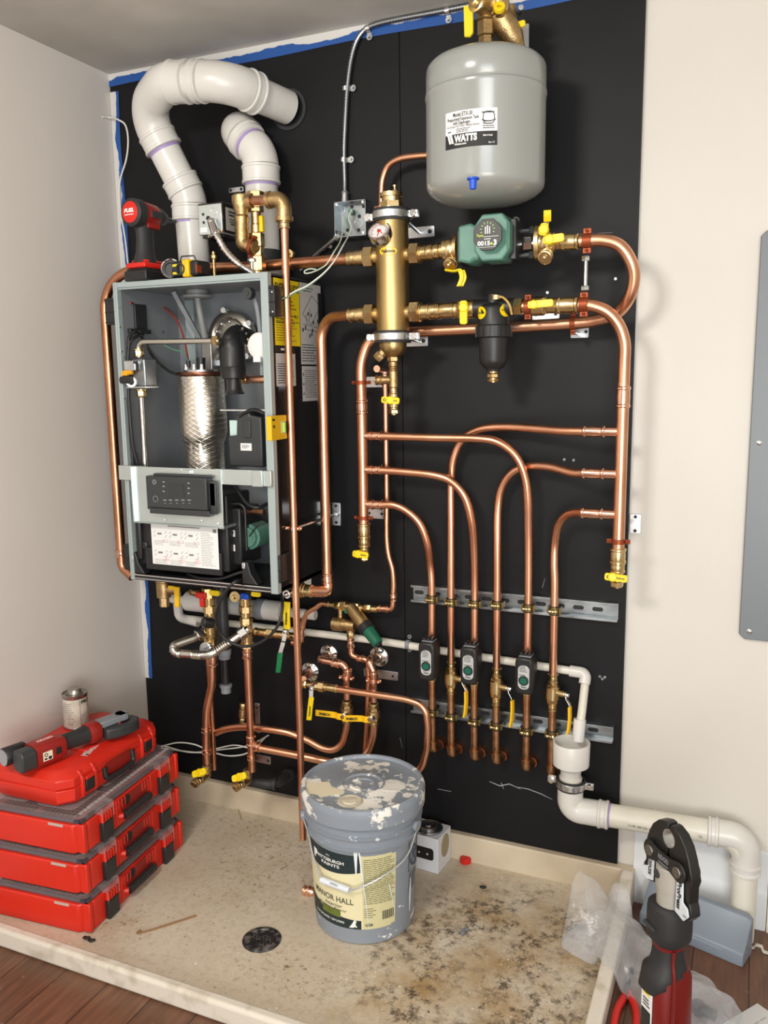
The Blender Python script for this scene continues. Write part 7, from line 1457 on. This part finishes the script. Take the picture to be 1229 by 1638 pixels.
def organizer(loc, label, rz):
    t = thing('organizer_case', label, 'tool case', loc, (0,0,rz), local=True, group='stacked red organizer cases')
    # local frame: x to the front face (latches) at 0, y along the long side
    b = MB(); h0 = .078; r = .018
    b.prism([(0,.06),(0,Lc-.06),(-.0,Lc-.010),(-.010,Lc),(-Wc+.01,Lc),(-Wc,Lc-.01),(-Wc,.01),(-Wc+.01,0),(-.03,0),(0,.03)], (0,0,.0), EX, EY, EZ*h0); b.build('base', 'red_case', t, bevel=.004)
    for yy0, yy1 in ((.002,.062),(Lc-.062,Lc-.002)): pass
    # corner posts, front ribs
    b = MB()
    for yy in (.004, Lc-.018): b.bx(-.020,yy,.004,.004,yy+.014,h0+.003)
    each(b, 'corner_post', 'red_case', t, bevel=.003)
    b = MB()
    for yy in (.150,.163,.176, Lc-.188,Lc-.175,Lc-.162): b.bx(-.002,yy,h0-.030,.0030,yy+.006,h0-.004)
    each(b, 'front_rib', 'red_case', t, bevel=.001)
    b = MB()
    for yy in (.140, Lc-.146): b.bx(-.002,yy,.004,.0026,yy+.006,h0-.002)
    each(b, 'front_post', 'red_case', t, bevel=.001)
    # centre recess and handle
    yc2 = Lc/2
    q = MB().prism([(-.070,0),(-.058,-.040),(.058,-.040),(.070,0)], (.0006,yc2,h0-.004), EY, EZ, EX*.0012); q.build('handle_recess', 'red_dark', t)
    MB().cyl((.0014,yc2-.036,h0-.018), (.0026,yc2-.036,h0-.018), .015, seg=20).build('round_hole', 'ink', t)
    g = MB(); P5 = [V((.008,yc2-.060+.12*i/24,.026)) for i in range(25)]; g.tube(P5, [.0125 if i % 2 else .0110 for i in range(25)], 12); g.build('handle_grip', BLK2, t, smooth=0)
    b = MB(); 
    for sg in (-1,1): b.tube([V((-.004,yc2+sg*.066,.026)), V((.008,yc2+sg*.060,.026))], .009, 10)
    each(b, 'handle_mount', 'red_case', t)
    # latches
    for yy in (.068, Lc-.112):
        o = MB().bx(.000,yy,.002,.014,yy+.044,.052).bx(.0,yy+.003,.001,.010,yy+.041,.006).build('latch', BLK2, t, bevel=.003)
        bb = MB()
        for k in range(4): bb.bx(.001,yy+.003+k*.0105,.0525,.0125,yy+.009+k*.0105,h0-.002)
        each(bb, 'latch_tooth', 'red_case', o, bevel=.001)
        MB().bx(-.030,yy-.003,.0785,.012,yy+.047,Hc-.004).bx(.0125,yy-.003,.055,.0145,yy-.0005,Hc-.006).bx(.0125,yy+.0445,.055,.0145,yy+.047,Hc-.006).build('latch_cover', CLR, o, bevel=.002)
    # clear lid and the bins under it
    b = MB().bx(-Wc+.006,.008,h0+.0005,-.006,Lc-.008,h0+.003); b.build('seal', bpy.data.materials.get('bin_walls') or mat('bin_walls', s(150,60,56), 0, .4, s(120,46,44), 8), t)
    b = MB()
    for q in ((-.012,.012,-.006,Lc-.012),(-Wc+.006,.008,-.012,.014),(-Wc+.006,Lc-.014,-.012,Lc-.008)): b.bx(q[0],q[1],h0+.0034,q[2],q[3],h0+.012)
    each(b, 'gasket', bpy.data.materials.get('dark_seal') or mat('dark_seal', (.05,.05,.065), 0, .35), t)
    b = MB().prism([(-.004,.03),(-.004,Lc-.03),(-.030,Lc-.006),(-Wc+.01,Lc-.006),(-Wc+.006,Lc-.01),(-Wc+.006,.01),(-Wc+.01,.006),(-.030,.006)], (0,0,h0+.0032), EX, EY, EZ*(Hc-h0-.006)); b.build('clear_lid', CLR, t, bevel=.005)
    b = MB()
    for i in range(2):
        for j in range(3): b.prism(rrect(.125,.115,.02,3), (-.105-.145*i,.085+.135*j,Hc-.0026), EX, EY, EZ*.0022)
    each(b, 'lid_panel', CLR, t, bevel=.001)
    b = MB()
    for k in range(26): yy = .02+k*(Lc-.04)/26; b.bx(-.022,yy,Hc-.003,-.012,yy+.010,Hc-.0008)
    b.build('hinge_rib', mat('clear_rib', s(205,196,196), 0, .2, alpha=.45) if 'clear_rib' not in bpy.data.materials else bpy.data.materials['clear_rib'], t)
    b = MB()
    for i in range(2):
        for j in range(3): b.prism(rrect(.108,.110,.012,3), (-.093-.125*i,.085+.137*j,h0+.0036), EX, EY, EZ*.002)
    each(b, 'bin_mat', bpy.data.materials.get('hex_mat') or hexmat(), t)
    MB().bx(-.10,-.0015,h0-.008,-.055,.001,h0-.001).build('side_badge', mat('badge_grey', s(190,170,160), 0, .4), t, bevel=.0005)
    return t
zc_ = .0205
labs = ['lowest red organizer case of the stack, standing on the pan floor', 'middle red organizer case of the stack', 'top red organizer case, directly under the solid red tool case']
tilts = [0,.006,.0]
for i in range(3):
    organizer((xcf-.006*i,cy0+.006*i,zc_+i*(Hc+.0005)), labs[i], math.radians(5.0)+tilts[i])
zt3 = zc_+3*(Hc+.0005)
# ================= solid red case on the stack =================
rcx = thing('tool_case', 'solid red tool case lying on top of the clear-lidded organizer cases', 'tool case', (.292,-.672,zt3), (0,0,.035), local=True)
W7, L7, H7 = .262, .405, .088
def outl(d, ch): return [(-d,ch+d),(-d,L7*.30),(-d,L7*.70),(-d,L7-ch-d),(-ch-d,L7-d),(-W7+ch+d,L7-d),(-W7+d,L7-ch-d),(-W7+d,ch+d),(-W7+ch+d,d),(-ch-d,d)]
b = MB(); o1, o2 = outl(.006,.035), outl(.0,.03); lev = [(0,outl(.008,.036)),(.012,outl(0,.032)),(.043,outl(0,.032)),(.044,outl(.004,.034)),(.047,outl(.004,.034)),(.048,outl(0,.032)),(.070,outl(.0,.032)),(.084,outl(.014,.038)),(H7,outl(.022,.042))]
n7 = len(o1)
for z, o in lev: b.v += [V((x,y,z)) for x, y in o]
for i in range(len(lev)-1):
    for k in range(n7): k2 = (k+1) % n7; b.f.append([i*n7+k,i*n7+k2,(i+1)*n7+k2,(i+1)*n7+k]); b.mi.append(0)
b.f.append(list(range(n7-1,-1,-1))); b.f.append([(len(lev)-1)*n7+k for k in range(n7)]); b.mi += [0,0]
b.build('shell', 'red_case', rcx, bevel=.0022)
b = MB()
for yy in (.055, L7-.105): b.prism([(-.006,.004),(.004,.008),(.006,.03),(.006,.060),(-.004,.078),(-.03,H7+.001),(-.03,.02)], (0,yy,0), EX, EZ, EY*.012).prism([(-.006,.004),(.004,.008),(.006,.03),(.006,.060),(-.004,.078),(-.03,H7+.001),(-.03,.02)], (0,yy+.048,0), EX, EZ, EY*.012)
each(b, 'moulded_rib', 'red_case', rcx, bevel=.003)
for yy in (.067, L7-.093):
    o = MB().bx(.0,yy+.002,.018,.007,yy+.034,.050).build('latch', BLK2, rcx, bevel=.002); MB().bx(.0,yy+.002,.0505,.008,yy+.034,.060).build('latch_top', 'red_case', o, bevel=.002)
MB().prism([(0,.030),(.002,.004),(.126,.004),(.128,.030),(.112,.046),(.016,.046)], (-.002,L7/2-.064,.014), EY, EZ, EX*.003).build('handle_recess', 'red_dark', rcx)
b = MB().tube(fil([V((.001,L7/2-.058,.052)), V((.006,L7/2-.058,.018)), V((.010,L7/2+.0,.016)), V((.006,L7/2+.058,.018)), V((.001,L7/2+.058,.052))], .012), .0075, 10); b.build('handle', BLK2, rcx)
b = MB().prism([(0,0),(.05,.0),(.07,.09),(.03,.13),(-.06,.13),(-.05,.05)], (-.11,.14,H7), EX, EY, EZ*.004); b.build('raised_panel', 'red_case', rcx, bevel=.002)
txt(rcx, 'Milwaukee', (-.052,.165,H7+.0012), V((-.25,.97,0)).normalized(), V((-.97,-.25,0)).normalized(), .030, 'white_ink', fit=.10, shear=.25, bold=.02)
# ---- compact press tool lying on the case ----
zt4 = zt3+H7
a_, c_ = V((.150,-.700,0)), V((.238,-.372,0)); dd = (c_-a_); ang = math.atan2(dd.y,dd.x)-pi/2
pt = thing('press_tool', 'compact red and black press tool lying on the solid red case', 'press tool', (a_.x,a_.y,zt4+.0015), (0,0,ang), local=True)
zc5 = .033
b = MB().prism(rrect(.050,.056,.014,4), (.022,0,.034), EX, EZ, EY*.042); b.build('battery', 'dark_grey', pt, bevel=.004)
b = MB().lathe((-.030,-.010,.036), EY, [(0,.0225),(.003,.0245),(.055,.024),(.060,.02)], 26); b.build('motor_end', 'black', pt); MB().cyl((-.030,-.0118,.036), (-.030,-.0095,.036), .0215, seg=26).build('silver_disc', mat('silver_disc', s(176,180,186), .5, .4), pt)
g = MB(); secs = [(.040,.056,.062,.033),(.055,.060,.064,.034),(.110,.058,.060,.034),(.128,.052,.052,.034)]
def loft(secs, xo=0, n=20, p=4.0):
    g = MB()
    for y, w, h, z in secs:
        for k in range(n):
            a = 2*pi*k/n; ca, sa = math.cos(a), math.sin(a); g.v.append(V((xo+w/2*math.copysign(abs(ca)**(2/p),ca), y, z+h/2*math.copysign(abs(sa)**(2/p),sa))))
    for i in range(len(secs)-1):
        for k in range(n): k2 = (k+1) % n; g.f.append([i*n+k,i*n+k2,(i+1)*n+k2,(i+1)*n+k]); g.mi.append(0)
    g.f.append(list(range(n-1,-1,-1))); g.f.append([(len(secs)-1)*n+k for k in range(n)]); g.mi += [0,0]; return g
bd = loft(secs, .014, 24, 4.5).build('body', 'red_dark', pt, smooth=45)
loft([(.120,.046,.046,.034),(.140,.042,.042,.034),(.190,.044,.044,.034),(.215,.050,.050,.034)], .008, 24, 2.6).build('grip', 'black_soft', pt)
loft([(.205,.056,.054,.034),(.212,.060,.058,.034),(.235,.060,.058,.034),(.240,.054,.052,.034)], .008, 24, 2.6).build('front_collar', 'red_dark', pt)
b = MB().bx(-.012,.238,.040,.026,.330,.058).cyl((.007,.318,.040), (.007,.318,.058), .020); b.build('jaw_plate', 'grey_pl', pt, bevel=.003)
jp = [(-.006,0),(.040,0),(.052,.030),(.056,.070),(.046,.100),(.024,.115),(.0,.112),(-.018,.096),(-.020,.080),(.006,.088),(.024,.084),(.030,.068),(.026,.05),(-.006,.046)]
MB().prism(jp, (.004,.246,.010), EX, EY, EZ*.030).build('jaw', 'dark_grey', pt, bevel=.005); MB().bx(-.006,.245,.014,.020,.300,.040).build('jaw_link', 'black', pt, bevel=.003)
q = V((.014,.082,.0651)); o = MB().prism(rrect(.052,.016,.002,2), q, EY, -EX, EZ*.0006).build('name_sticker', mat('red_sticker', s(200,44,34), 0, .5), pt); txt(o, 'RIDGID', q+EZ*.0010, EY, -EX, .014, 'white_ink', fit=.044, bold=.03)
xr7 = .0442; o = MB().bx(xr7-.0015,.058,.020,xr7+.0008,.084,.044).build('warning_sticker', mat('cream_sticker', s(226,220,196), 0, .5), pt); b = MB().ring((xr7+.001,.066,.036), EX, .003, .005, .0006, 14).bx(xr7+.0009,.072,.022,xr7+.0013,.081,.030).bx(xr7+.0009,.061,.023,xr7+.0013,.068,.028); b.build('print', 'ink', o)
MB().bx(xr7-.002,.094,.026,xr7+.0005,.110,.044).build('switch', 'black', pt, bevel=.002)
# ---- can of cement ----
q = fl(123,1160,zt4); q.z = zt4+.001; cn = thing('cement_can', 'dented small metal can with a printed paper label behind the press tool', 'can', q)
hc = at(123,1108,q.y).z-q.z
MB().lathe(q, EZ, [(0,.0345),(.002,.0360),(.004,.0350),(hc-.006,.0350),(hc-.003,.0362),(hc,.0362),(hc,.0340),(hc-.004,.033),(hc-.004,.025),(hc+.002,.0245),(hc+.002,.0215),(hc-.001,.021),(hc+.006,.018),(hc+.012,.0178),(hc+.013,.016),(hc+.012,.001)], 40).build('can_body', mat('tin_plate', (.50,.48,.44), 1, .34), cn)
vd = C0-q; pc = math.atan2(vd.y,vd.x); CMf = lambda lift: (lambda x, y: V((q.x+math.cos(pc+x/.035)*(.0352+lift), q.y+math.sin(pc+x/.035)*(.0352+lift), q.z+y)))
b = MB(); patch(b, CMf(0), -.058, .060, .006, hc-.012, 24); o = b.build('paper_label', mat('aged_label', s(206,200,186), 0, .55, s(180,172,156), 30), cn); b = MB(); lines(b, (0,0,0), EX, EZ, .046, hc-.03, 11, .3, mp=lambda x, y: CMf(.0004)(-.047+x, .010+y)); lines(b, (0,0,0), EX, EZ, .030, .03, 6, .35, mp=lambda x, y: CMf(.0004)(.014+x, .012+y)); b.build('print', 'grey_ink', o, smooth=0)
txt(o, 'PRO', (0,0,0), EX, EZ, .013, 'ink', fit=.028, bold=.05, mp=lambda x, y: CMf(.0006)(.030+x, hc-.022+y)); patch(b := MB(), CMf(.0003), .0115,.0125,.008,hc-.014,1); b.build('label_edge', 'ink', o, smooth=0)

# ================= big press tool standing in the foreground =================
yP = -.62; xP = at(1071,1480,yP).x; ZF = lambda py: at(1074,py,yP).z
bt_ = thing('press_tool', 'large red press tool standing upright in the foreground, dark jaw on top', 'press tool', (xP,yP,0), (0,0,-.82), local=True)
def vloft(secs, n=28, p=2.6):
    g = MB()
    for z, w, d, xo, yo in secs:
        for k in range(n):
            a = 2*pi*k/n; ca, sa = math.cos(a), math.sin(a); g.v.append(V((xo+w/2*math.copysign(abs(ca)**(2/p),ca), yo+d/2*math.copysign(abs(sa)**(2/p),sa), z)))
    for i in range(len(secs)-1):
        for k in range(n): k2 = (k+1) % n; g.f.append([i*n+k,i*n+k2,(i+1)*n+k2,(i+1)*n+k]); g.mi.append(0)
    g.f.append(list(range(n-1,-1,-1))); g.f.append([(len(secs)-1)*n+k for k in range(n)]); g.mi += [0,0]; return g
zk = [ZF(p) for p in (1553,1540,1507,1498,1444,1384)]
rb_ = mat('tool_red', s(108,22,19), 0, .38)
vloft([(.0,.085,.10,0,.01),(.06,.086,.10,0,.01),(.10,.084,.094,0,.006),(.16,.080,.088,0,.004),(zk[0]-.005,.077,.084,0,.002),(zk[0]+.012,.066,.072,0,.004)]).build('body', rb_, bt_)
vloft([(zk[0]-.034,.050,.030,-.008,-.034),(zk[0]-.016,.074,.070,-.003,-.012),(zk[0]+.006,.076,.080,-.002,-.004),(zk[1],.062,.066,0,0),(zk[1]+.022,.054,.058,0,0),(zk[2],.053,.056,0,0)]).build('grip', 'black_soft', bt_)
vloft([(zk[2]-.004,.056,.058,0,0),(zk[3]+.006,.058,.060,0,0)]).build('red_band', rb_, bt_)
b = MB().tube(cat([V((.029,-.010,zk[2])),V((.030,-.012,zk[1]+.02)),V((.037,-.014,zk[0]+.010)),V((.040,-.016,zk[0]-.03)),V((.041,-.018,.10))],5), .0035, 8); b.build('red_edge', rb_, bt_)
MB().cyl((-.008,-.042,zk[0]-.012), (-.008,-.036,zk[0]-.012), .0135, seg=20).build('button', 'black', bt_)
vloft([(zk[3]-.006,.066,.066,0,0),(zk[3]+.004,.079,.079,0,0),(zk[3]+.02,.081,.081,0,0),(zk[4]-.012,.081,.081,0,0),(zk[4]-.003,.078,.078,0,0),(zk[4]+.002,.066,.066,0,0)], 32, 2.3).build('head_sleeve', 'black_soft', bt_)
MB().tube([V((-.020,-.0415,zk[3]+.030)), V((.012,-.0415,zk[3]+.028))], .0042, 10).build('sleeve_mark', 'dark_grey', bt_)
al_ = mat('cast_silver', s(178,174,164), .3, .42)
MB().lathe((0,0,zk[4]), EZ, [(0,.026),(.035,.026),(.036,.029),(zk[5]-zk[4],.029),(zk[5]-zk[4]+.002,.0265),(zk[5]-zk[4]+.002,.001)], 36).build('ram_cylinder', al_, bt_)
b = MB().cyl((-.006,-.030,zk[5]-.014), (-.006,-.026,zk[5]-.014), .0085, seg=18); b.build('latch_pin', 'dark_grey', bt_)
jz = zk[5]+.014; dk = mat('phosphated_steel', (.035,.033,.031), .55, .40)
# jaw halves (outline in local x-z, thickness along y)
SQ = .88
R1_ = [(.006,jz+.008),(.020,jz+.0),(.050,jz-.012),(.056,jz-.030),(.056,jz-.075),(.066,jz-.080),(.074,jz-.070),(.074,jz-.030),(.080,jz-.010),(.074,jz+.010),(.066,jz+.034),(.054,jz+.058),(.036,jz+.076),(.014,jz+.084),(.002,jz+.083),(.002,jz+.071)]+[(.020*math.cos(math.radians(a)), jz+.050+.020*math.sin(math.radians(a))) for a in range(80,-90,-20)]+[(.002,jz+.029)]
JS = lambda P: [(x*.94, jz+(z-jz)*(.80 if z < jz else .86)) for x, z in P]
L1_ = [(-x, z) for x, z in R1_]; L1_[4] = (-.056,jz-.055); L1_[5] = (-.062,jz-.060); L1_[6] = (-.072,jz-.052)
for P_ in (JS(R1_), JS(L1_)): MB().prism(P_, (0,.011,0), EX*.92, EZ, EY*-.022).build('jaw_half', dk, bt_, bevel=.003)
link = arc(.020,90,270,8,-.040,jz)+[(-.02,jz-.014),(.02,jz-.014)]+arc(.020,-90,90,8,.040,jz)+[(.02,jz+.014),(-.02,jz+.014)]
for yy in (-.0155,.0165): o = MB().prism(link, (0,yy,0), EX, EZ, EY*-.005).build('link_plate', dk, bt_, bevel=.0015)
b = MB()
for sg in (-1,1): b.cyl((sg*.040,-.024,jz), (sg*.040,.020,jz), .0108, seg=22)
each(b, 'link_pin', mat('pin_steel', (.30,.29,.27), 1, .42), bt_, bevel=.001)
txt(bt_, 'RIDGID', (0,-.0209,jz+.003), EX, EZ, .013, 'grey_pl', fit=.030, bold=.03); b = MB(); lines(b, (-.014,-.0209,jz-.010), EX, EZ, .028, .005, 1, .5, ragged=0); b.build('print', 'grey_pl', bt_, smooth=0)
MB().ring((0,0,jz+.043), EY, .0160, .0185, .020, 24).build('crimp_ring', 'zinc', bt_)
# white plates on the jaw arms
wp = mat('plate_white', s(206,212,216), 0, .42)
o = MB().prism(JS([(.034,jz-.105),(.060,jz-.112),(.074,jz-.092),(.070,jz-.075),(.056,jz-.068),(.054,jz-.020),(.036,jz-.016)]), (0,-.013,0), EX, EZ, EY*-.003).build('arm_plate', wp, bt_, bevel=.001); MB().prism(JS([(.033,jz-.109),(.061,jz-.116),(.076,jz-.094),(.072,jz-.072),(.036,jz-.012)]), (0,.011,0), EX, EZ, EY*-.022).build('arm_grip', 'black', bt_, bevel=.002)
txt(o, 'ProPress', (.0425,-.0168,jz-.046), -EZ, EX, .015, 'ink', fit=.054, bold=.035); txt(o, '2', (.060,-.0168,jz-.077), -EZ, EX, .011, 'ink')
o = MB().prism(JS([(-.034,jz-.016),(-.052,jz-.018),(-.054,jz-.050),(-.070,jz-.058),(-.072,jz-.080),(-.056,jz-.086),(-.036,jz-.078)]), (0,-.013,0), EX, EZ, EY*-.003).build('arm_plate', wp, bt_, bevel=.001); MB().prism(JS([(-.034,jz-.012),(-.054,jz-.014),(-.074,jz-.056),(-.074,jz-.084),(-.056,jz-.092),(-.035,jz-.084)]), (0,.011,0), EX, EZ, EY*-.022).build('arm_grip', 'black', bt_, bevel=.002)
txt(o, 'RIDGID', (-.0425,-.0168,jz-.037), EZ, -EX, .012, 'ink', fit=.034, bold=.035)
# stickers on the body, facing the room
q = V((-.006,-.0438,.228)); o = MB().prism(rrect(.030,.09,.003,2), (-.004,-.0402,.212), EX, EZ, EY*-.003).build('warning_sticker', 'white', bt_, bevel=.0004)
MB().prism([(-.011,0),(.011,0),(0,.020)], (-.004,-.0434,.232), EX, EZ, EY*-.0005).build('warning_triangle', 'yellow', o); b = MB().prism([(-.001,0),(.001,0),(.001,.009),(-.001,.009)], (-.004,-.0441,.236), EX, EZ, EY*-.0004); lines(b, (-.013,-.0437,.206), EX, EZ, .02, .02, 3, .5); b.build('print', 'ink', o)
MB().bx(-.018,-.0446,.12,.010,-.0405,.200).build('trigger', 'black', bt_, bevel=.002)
# ================= floor bits at the right =================
gb = thing('grey_tray', 'grey plastic box with a sloping face on the floor behind the big press tool', 'box', (1.890,-.168,0), (0,0,-.30), local=True)
prof = [(0,0),(0,.030),(.004,.036),(.010,.038),(.058,.098),(.072,.100),(.072,0)]
b = MB(); n8 = len(prof); xs8 = [(0,.94),(-.012,1),(-.245,1),(-.262,.90)]
for x, k in xs8: b.v += [V((x, .036+(y-.036)*k, z*k)) for y, z in prof]
for i in range(3):
    for k in range(n8): k2 = (k+1) % n8; b.f.append([i*n8+k,i*n8+k2,(i+1)*n8+k2,(i+1)*n8+k]); b.mi.append(0)
b.f.append(list(range(n8-1,-1,-1))); b.f.append([3*n8+k for k in range(n8)]); b.mi += [0,0]
b.build('shell', mat('blue_grey_plastic', s(124,134,146), 0, .4), gb, bevel=.002)
MB().bx(-.20,.0,.024,-.05,-.0012,.028).build('moulded_line', mat('blue_grey_line', s(150,160,172), 0, .4), gb)
q = fl(1213,1520,.001); b = MB(); strip(b, fil([q+V((-.022,.004,.002)), q+V((-.010,.002,.002)), q+V((-.006,.0,.014)), q+V((.008,-.002,.014)), q+V((.012,-.003,.002)), q+V((.026,-.006,.002))],.004), V((.2,1,0)), .010, .0022); solo(b, 'pipe_strap', 'pvc_cream', 'small white two-hole strap on the floor beside the white pipe foot', 'strap')
P4 = [fl(1212,1606,.0), fl(1158,1638,.0)]; u8 = (P4[1]-P4[0]); e8 = V((-u8.y,u8.x,0)).normalized()
pa = thing('paper_sheet', 'white paper sheet on the wood floor in the bottom right corner', 'paper', P4[0]+V((0,0,.001)))
A8 = P4[0]+V((0,0,.0012)); w8 = u8.normalized()*.21; h8 = e8*.28
if h8.x < 0: h8 = -h8
MB().prism([(0,0),(1,0),(1,1),(0,1)], A8, w8, h8, EZ*.0008).build('sheet', mat('paper_white', s(214,214,214), 0, .6), pa); b = MB(); lines(b, A8+w8*.1+h8*.1+EZ*.0012, w8.normalized(), h8.normalized(), .16, .22, 12, .15); b.build('print', mat('faint_ink', s(170,170,172), 0, .6), pa, smooth=0)
# pliers
pl_ = thing('pliers', 'pliers with red handles lying on the floor beside the pan edge', 'pliers', fl(1004,1590,.01))
def F8(px, py, z=.011): return fl(px,py,z)
MB().tube(cat([F8(1001,1586), F8(996,1600), F8(989,1612), F8(984,1630), F8(981,1655)],5), [.006]*4+[.0085]*17, 10).build('handle', 'red', pl_)
MB().tube(cat([F8(1006,1586,.013), F8(1012,1600), F8(1017,1612), F8(1019,1630), F8(1016,1658)],5), [.006]*4+[.0085]*17, 10).build('handle', 'red', pl_)
MB().tube(cat([F8(1003,1592,.012), F8(1002,1578,.011), F8(1006,1562,.011), F8(1012,1548,.010)],5), [.007,.008,.009]+[.008]*6+[.006]*6+[.003]*4, 10).build('head', 'black', pl_)
# clear plastic bag draped over the pan edge
import mathutils.noise as mn
bg = bpy.data.materials.new('clear_bag'); bg.use_nodes = True; nt = bg.node_tree; n, l = nt.nodes, nt.links; b_ = n['Principled BSDF']
b_.inputs['Base Color'].default_value = (.78,.80,.84,1); b_.inputs['Roughness'].default_value = .16; b_.inputs['Specular IOR Level'].default_value = .7
tc = n.new('ShaderNodeTexCoord'); nn = n.new('ShaderNodeTexNoise'); nn.inputs['Scale'].default_value = 16; nn.inputs['Detail'].default_value = 6; l.new(tc.outputs['Object'], nn.inputs['Vector'])
r9 = n.new('ShaderNodeMapRange'); r9.inputs[1].default_value = .3; r9.inputs[2].default_value = .75; r9.inputs[3].default_value = .06; r9.inputs[4].default_value = .30; l.new(nn.outputs['Fac'], r9.inputs[0]); lw = n.new('ShaderNodeLayerWeight'); lw.inputs[0].default_value = .35; mm9 = n.new('ShaderNodeMath'); mm9.operation = 'MULTIPLY_ADD'; mm9.use_clamp = True; l.new(lw.outputs['Facing'], mm9.inputs[0]); mm9.inputs[1].default_value = .38; l.new(r9.outputs[0], mm9.inputs[2]); l.new(mm9.outputs[0], b_.inputs['Alpha'])
bp = n.new('ShaderNodeBump'); bp.inputs['Strength'].default_value = .5; bp.inputs['Distance'].default_value = .01; l.new(nn.outputs['Fac'], bp.inputs['Height']); l.new(bp.outputs[0], b_.inputs['Normal'])
def terr(x, y):
    if y < -.8: return 0
    return (.0215 if x < 1.568 else .066 if x < 1.632 else .001) if y < -.13 else (.0215 if x < 1.568 else .112 if x < 1.632 else .001)
spine = cat([V((1.500,-.190,.0)), V((1.56,-.215,0)), V((1.64,-.27,0)), V((1.73,-.335,0)), V((1.83,-.40,0)), V((1.87,-.425,0))],8)
wid = lambda f: (.115*(1-f)+.085*f)*(min(1,f*8+.55) if f < .1 else 1)*(1 if f < .85 else max(.12,1-(f-.85)*4.5))
b = MB(); NU, NV = len(spine), 24
for i, p_ in enumerate(spine):
    f = i/(NU-1); tg = (spine[min(i+1,NU-1)]-spine[max(i-1,0)]).normalized(); sd = V((-tg.y,tg.x,0)); w = wid(f)
    for k in range(NV):
        a = 2*pi*k/NV; v_ = math.cos(a); up_ = math.sin(a); x_, y_ = p_.x+sd.x*v_*w, p_.y+sd.y*v_*w
        nz_ = mn.noise(V((x_*14,y_*14,up_*1.5)))*.030+mn.noise(V((x_*38,y_*38,up_*3)))*.010; g_ = terr(x_,y_)
        hgt = (.060+.035*math.sin(pi*f)+(.10*max(0,.3-f)/.3))*(1-v_*v_*.75)
        z_ = g_+.002 if up_ <= 0 else max(g_+.003, .02+hgt*up_+nz_ if x_ < 1.66 else hgt*up_+nz_)
        b.v.append(V((x_+nz_*.5, y_+nz_*.5, z_)))
for i in range(NU-1):
    for k in range(NV): k2 = (k+1) % NV; b.f.append([i*NV+k,i*NV+k2,(i+1)*NV+k2,(i+1)*NV+k]); b.mi.append(0)
b.f.append([(NU-1)*NV+k for k in range(NV)]); b.mi.append(0)
o = solo(b, 'plastic_bag', bg, 'crumpled clear plastic bag draped over the right edge of the pan', 'bag', smooth=70)
m_ = o.modifiers.new('sub','SUBSURF'); m_.levels = 1; m_.render_levels = 2
q = V((1.70,-.33,.020)); solo(MB().lathe(q, V((1,.3,.2)), [(0,.010),(.004,.014),(.02,.014),(.024,.010),(.04,.010)], 16), 'plastic_fitting', mat('lime_plastic', s(190,214,60), 0, .4), 'lime green fitting inside the clear plastic bag', 'fitting')
q = V((1.79,-.37,.022)); solo(MB().lathe(q, V((1,-.4,.1)), [(0,.014),(.006,.018),(.02,.018),(.024,.013),(.05,.013)], 16), 'plastic_fitting', 'dark_grey', 'dark grey fitting inside the clear plastic bag, behind the big press tool', 'fitting')
# ================= light and camera =================
w = bpy.data.worlds.new('room_air'); sc.world = w; w.use_nodes = True
w.node_tree.nodes['Background'].inputs[0].default_value = (.9,.95,1,1); w.node_tree.nodes['Background'].inputs[1].default_value = .3
def lamp(name, loc, to, size, power, col, shape='SQUARE', sy=None):
    d = bpy.data.lights.new(name, 'AREA'); d.shape = shape; d.size = size; d.energy = power; d.color = col
    if sy: d.size_y = sy
    o = bpy.data.objects.new(name, d); COL.objects.link(o); o.location = loc; o.rotation_euler = (V(to)-V(loc)).to_track_quat('-Z','Y').to_euler(); return o
lamp('ceiling_light', (.85,-2.35,2.27), (1.0,-.9,.9), .42, 41, (1,.945,.87))
lamp('window_light', (2.5,-4.0,1.35), (1.2,0,.7), 1.5, 43, (.82,.91,1))
lamp('added_ceiling_fill', (2.2,-3.2,.9), (1.6,-1.6,2.33), 1.5, 52, (1,.96,.9))  # added fill lamp aimed up to brighten the ceiling, no fixture in the room
cd = bpy.data.cameras.new('camera'); cam = bpy.data.objects.new('camera', cd); COL.objects.link(cam); sc.camera = cam
cd.sensor_fit = 'VERTICAL'; cd.sensor_height = 24; cd.lens = FPX*24/1638; cd.clip_start = .05
mw = Matrix.Identity(4)
for i in range(3): mw[i][0], mw[i][1], mw[i][2], mw[i][3] = RX[i], -DN[i], -FW[i], C0[i]
cam.matrix_world = mw
sc.view_settings.view_transform = 'Standard'; sc.view_settings.look = 'None'; sc.view_settings.exposure = 0
sc.cycles.use_denoising = True; sc.cycles.max_bounces = 6
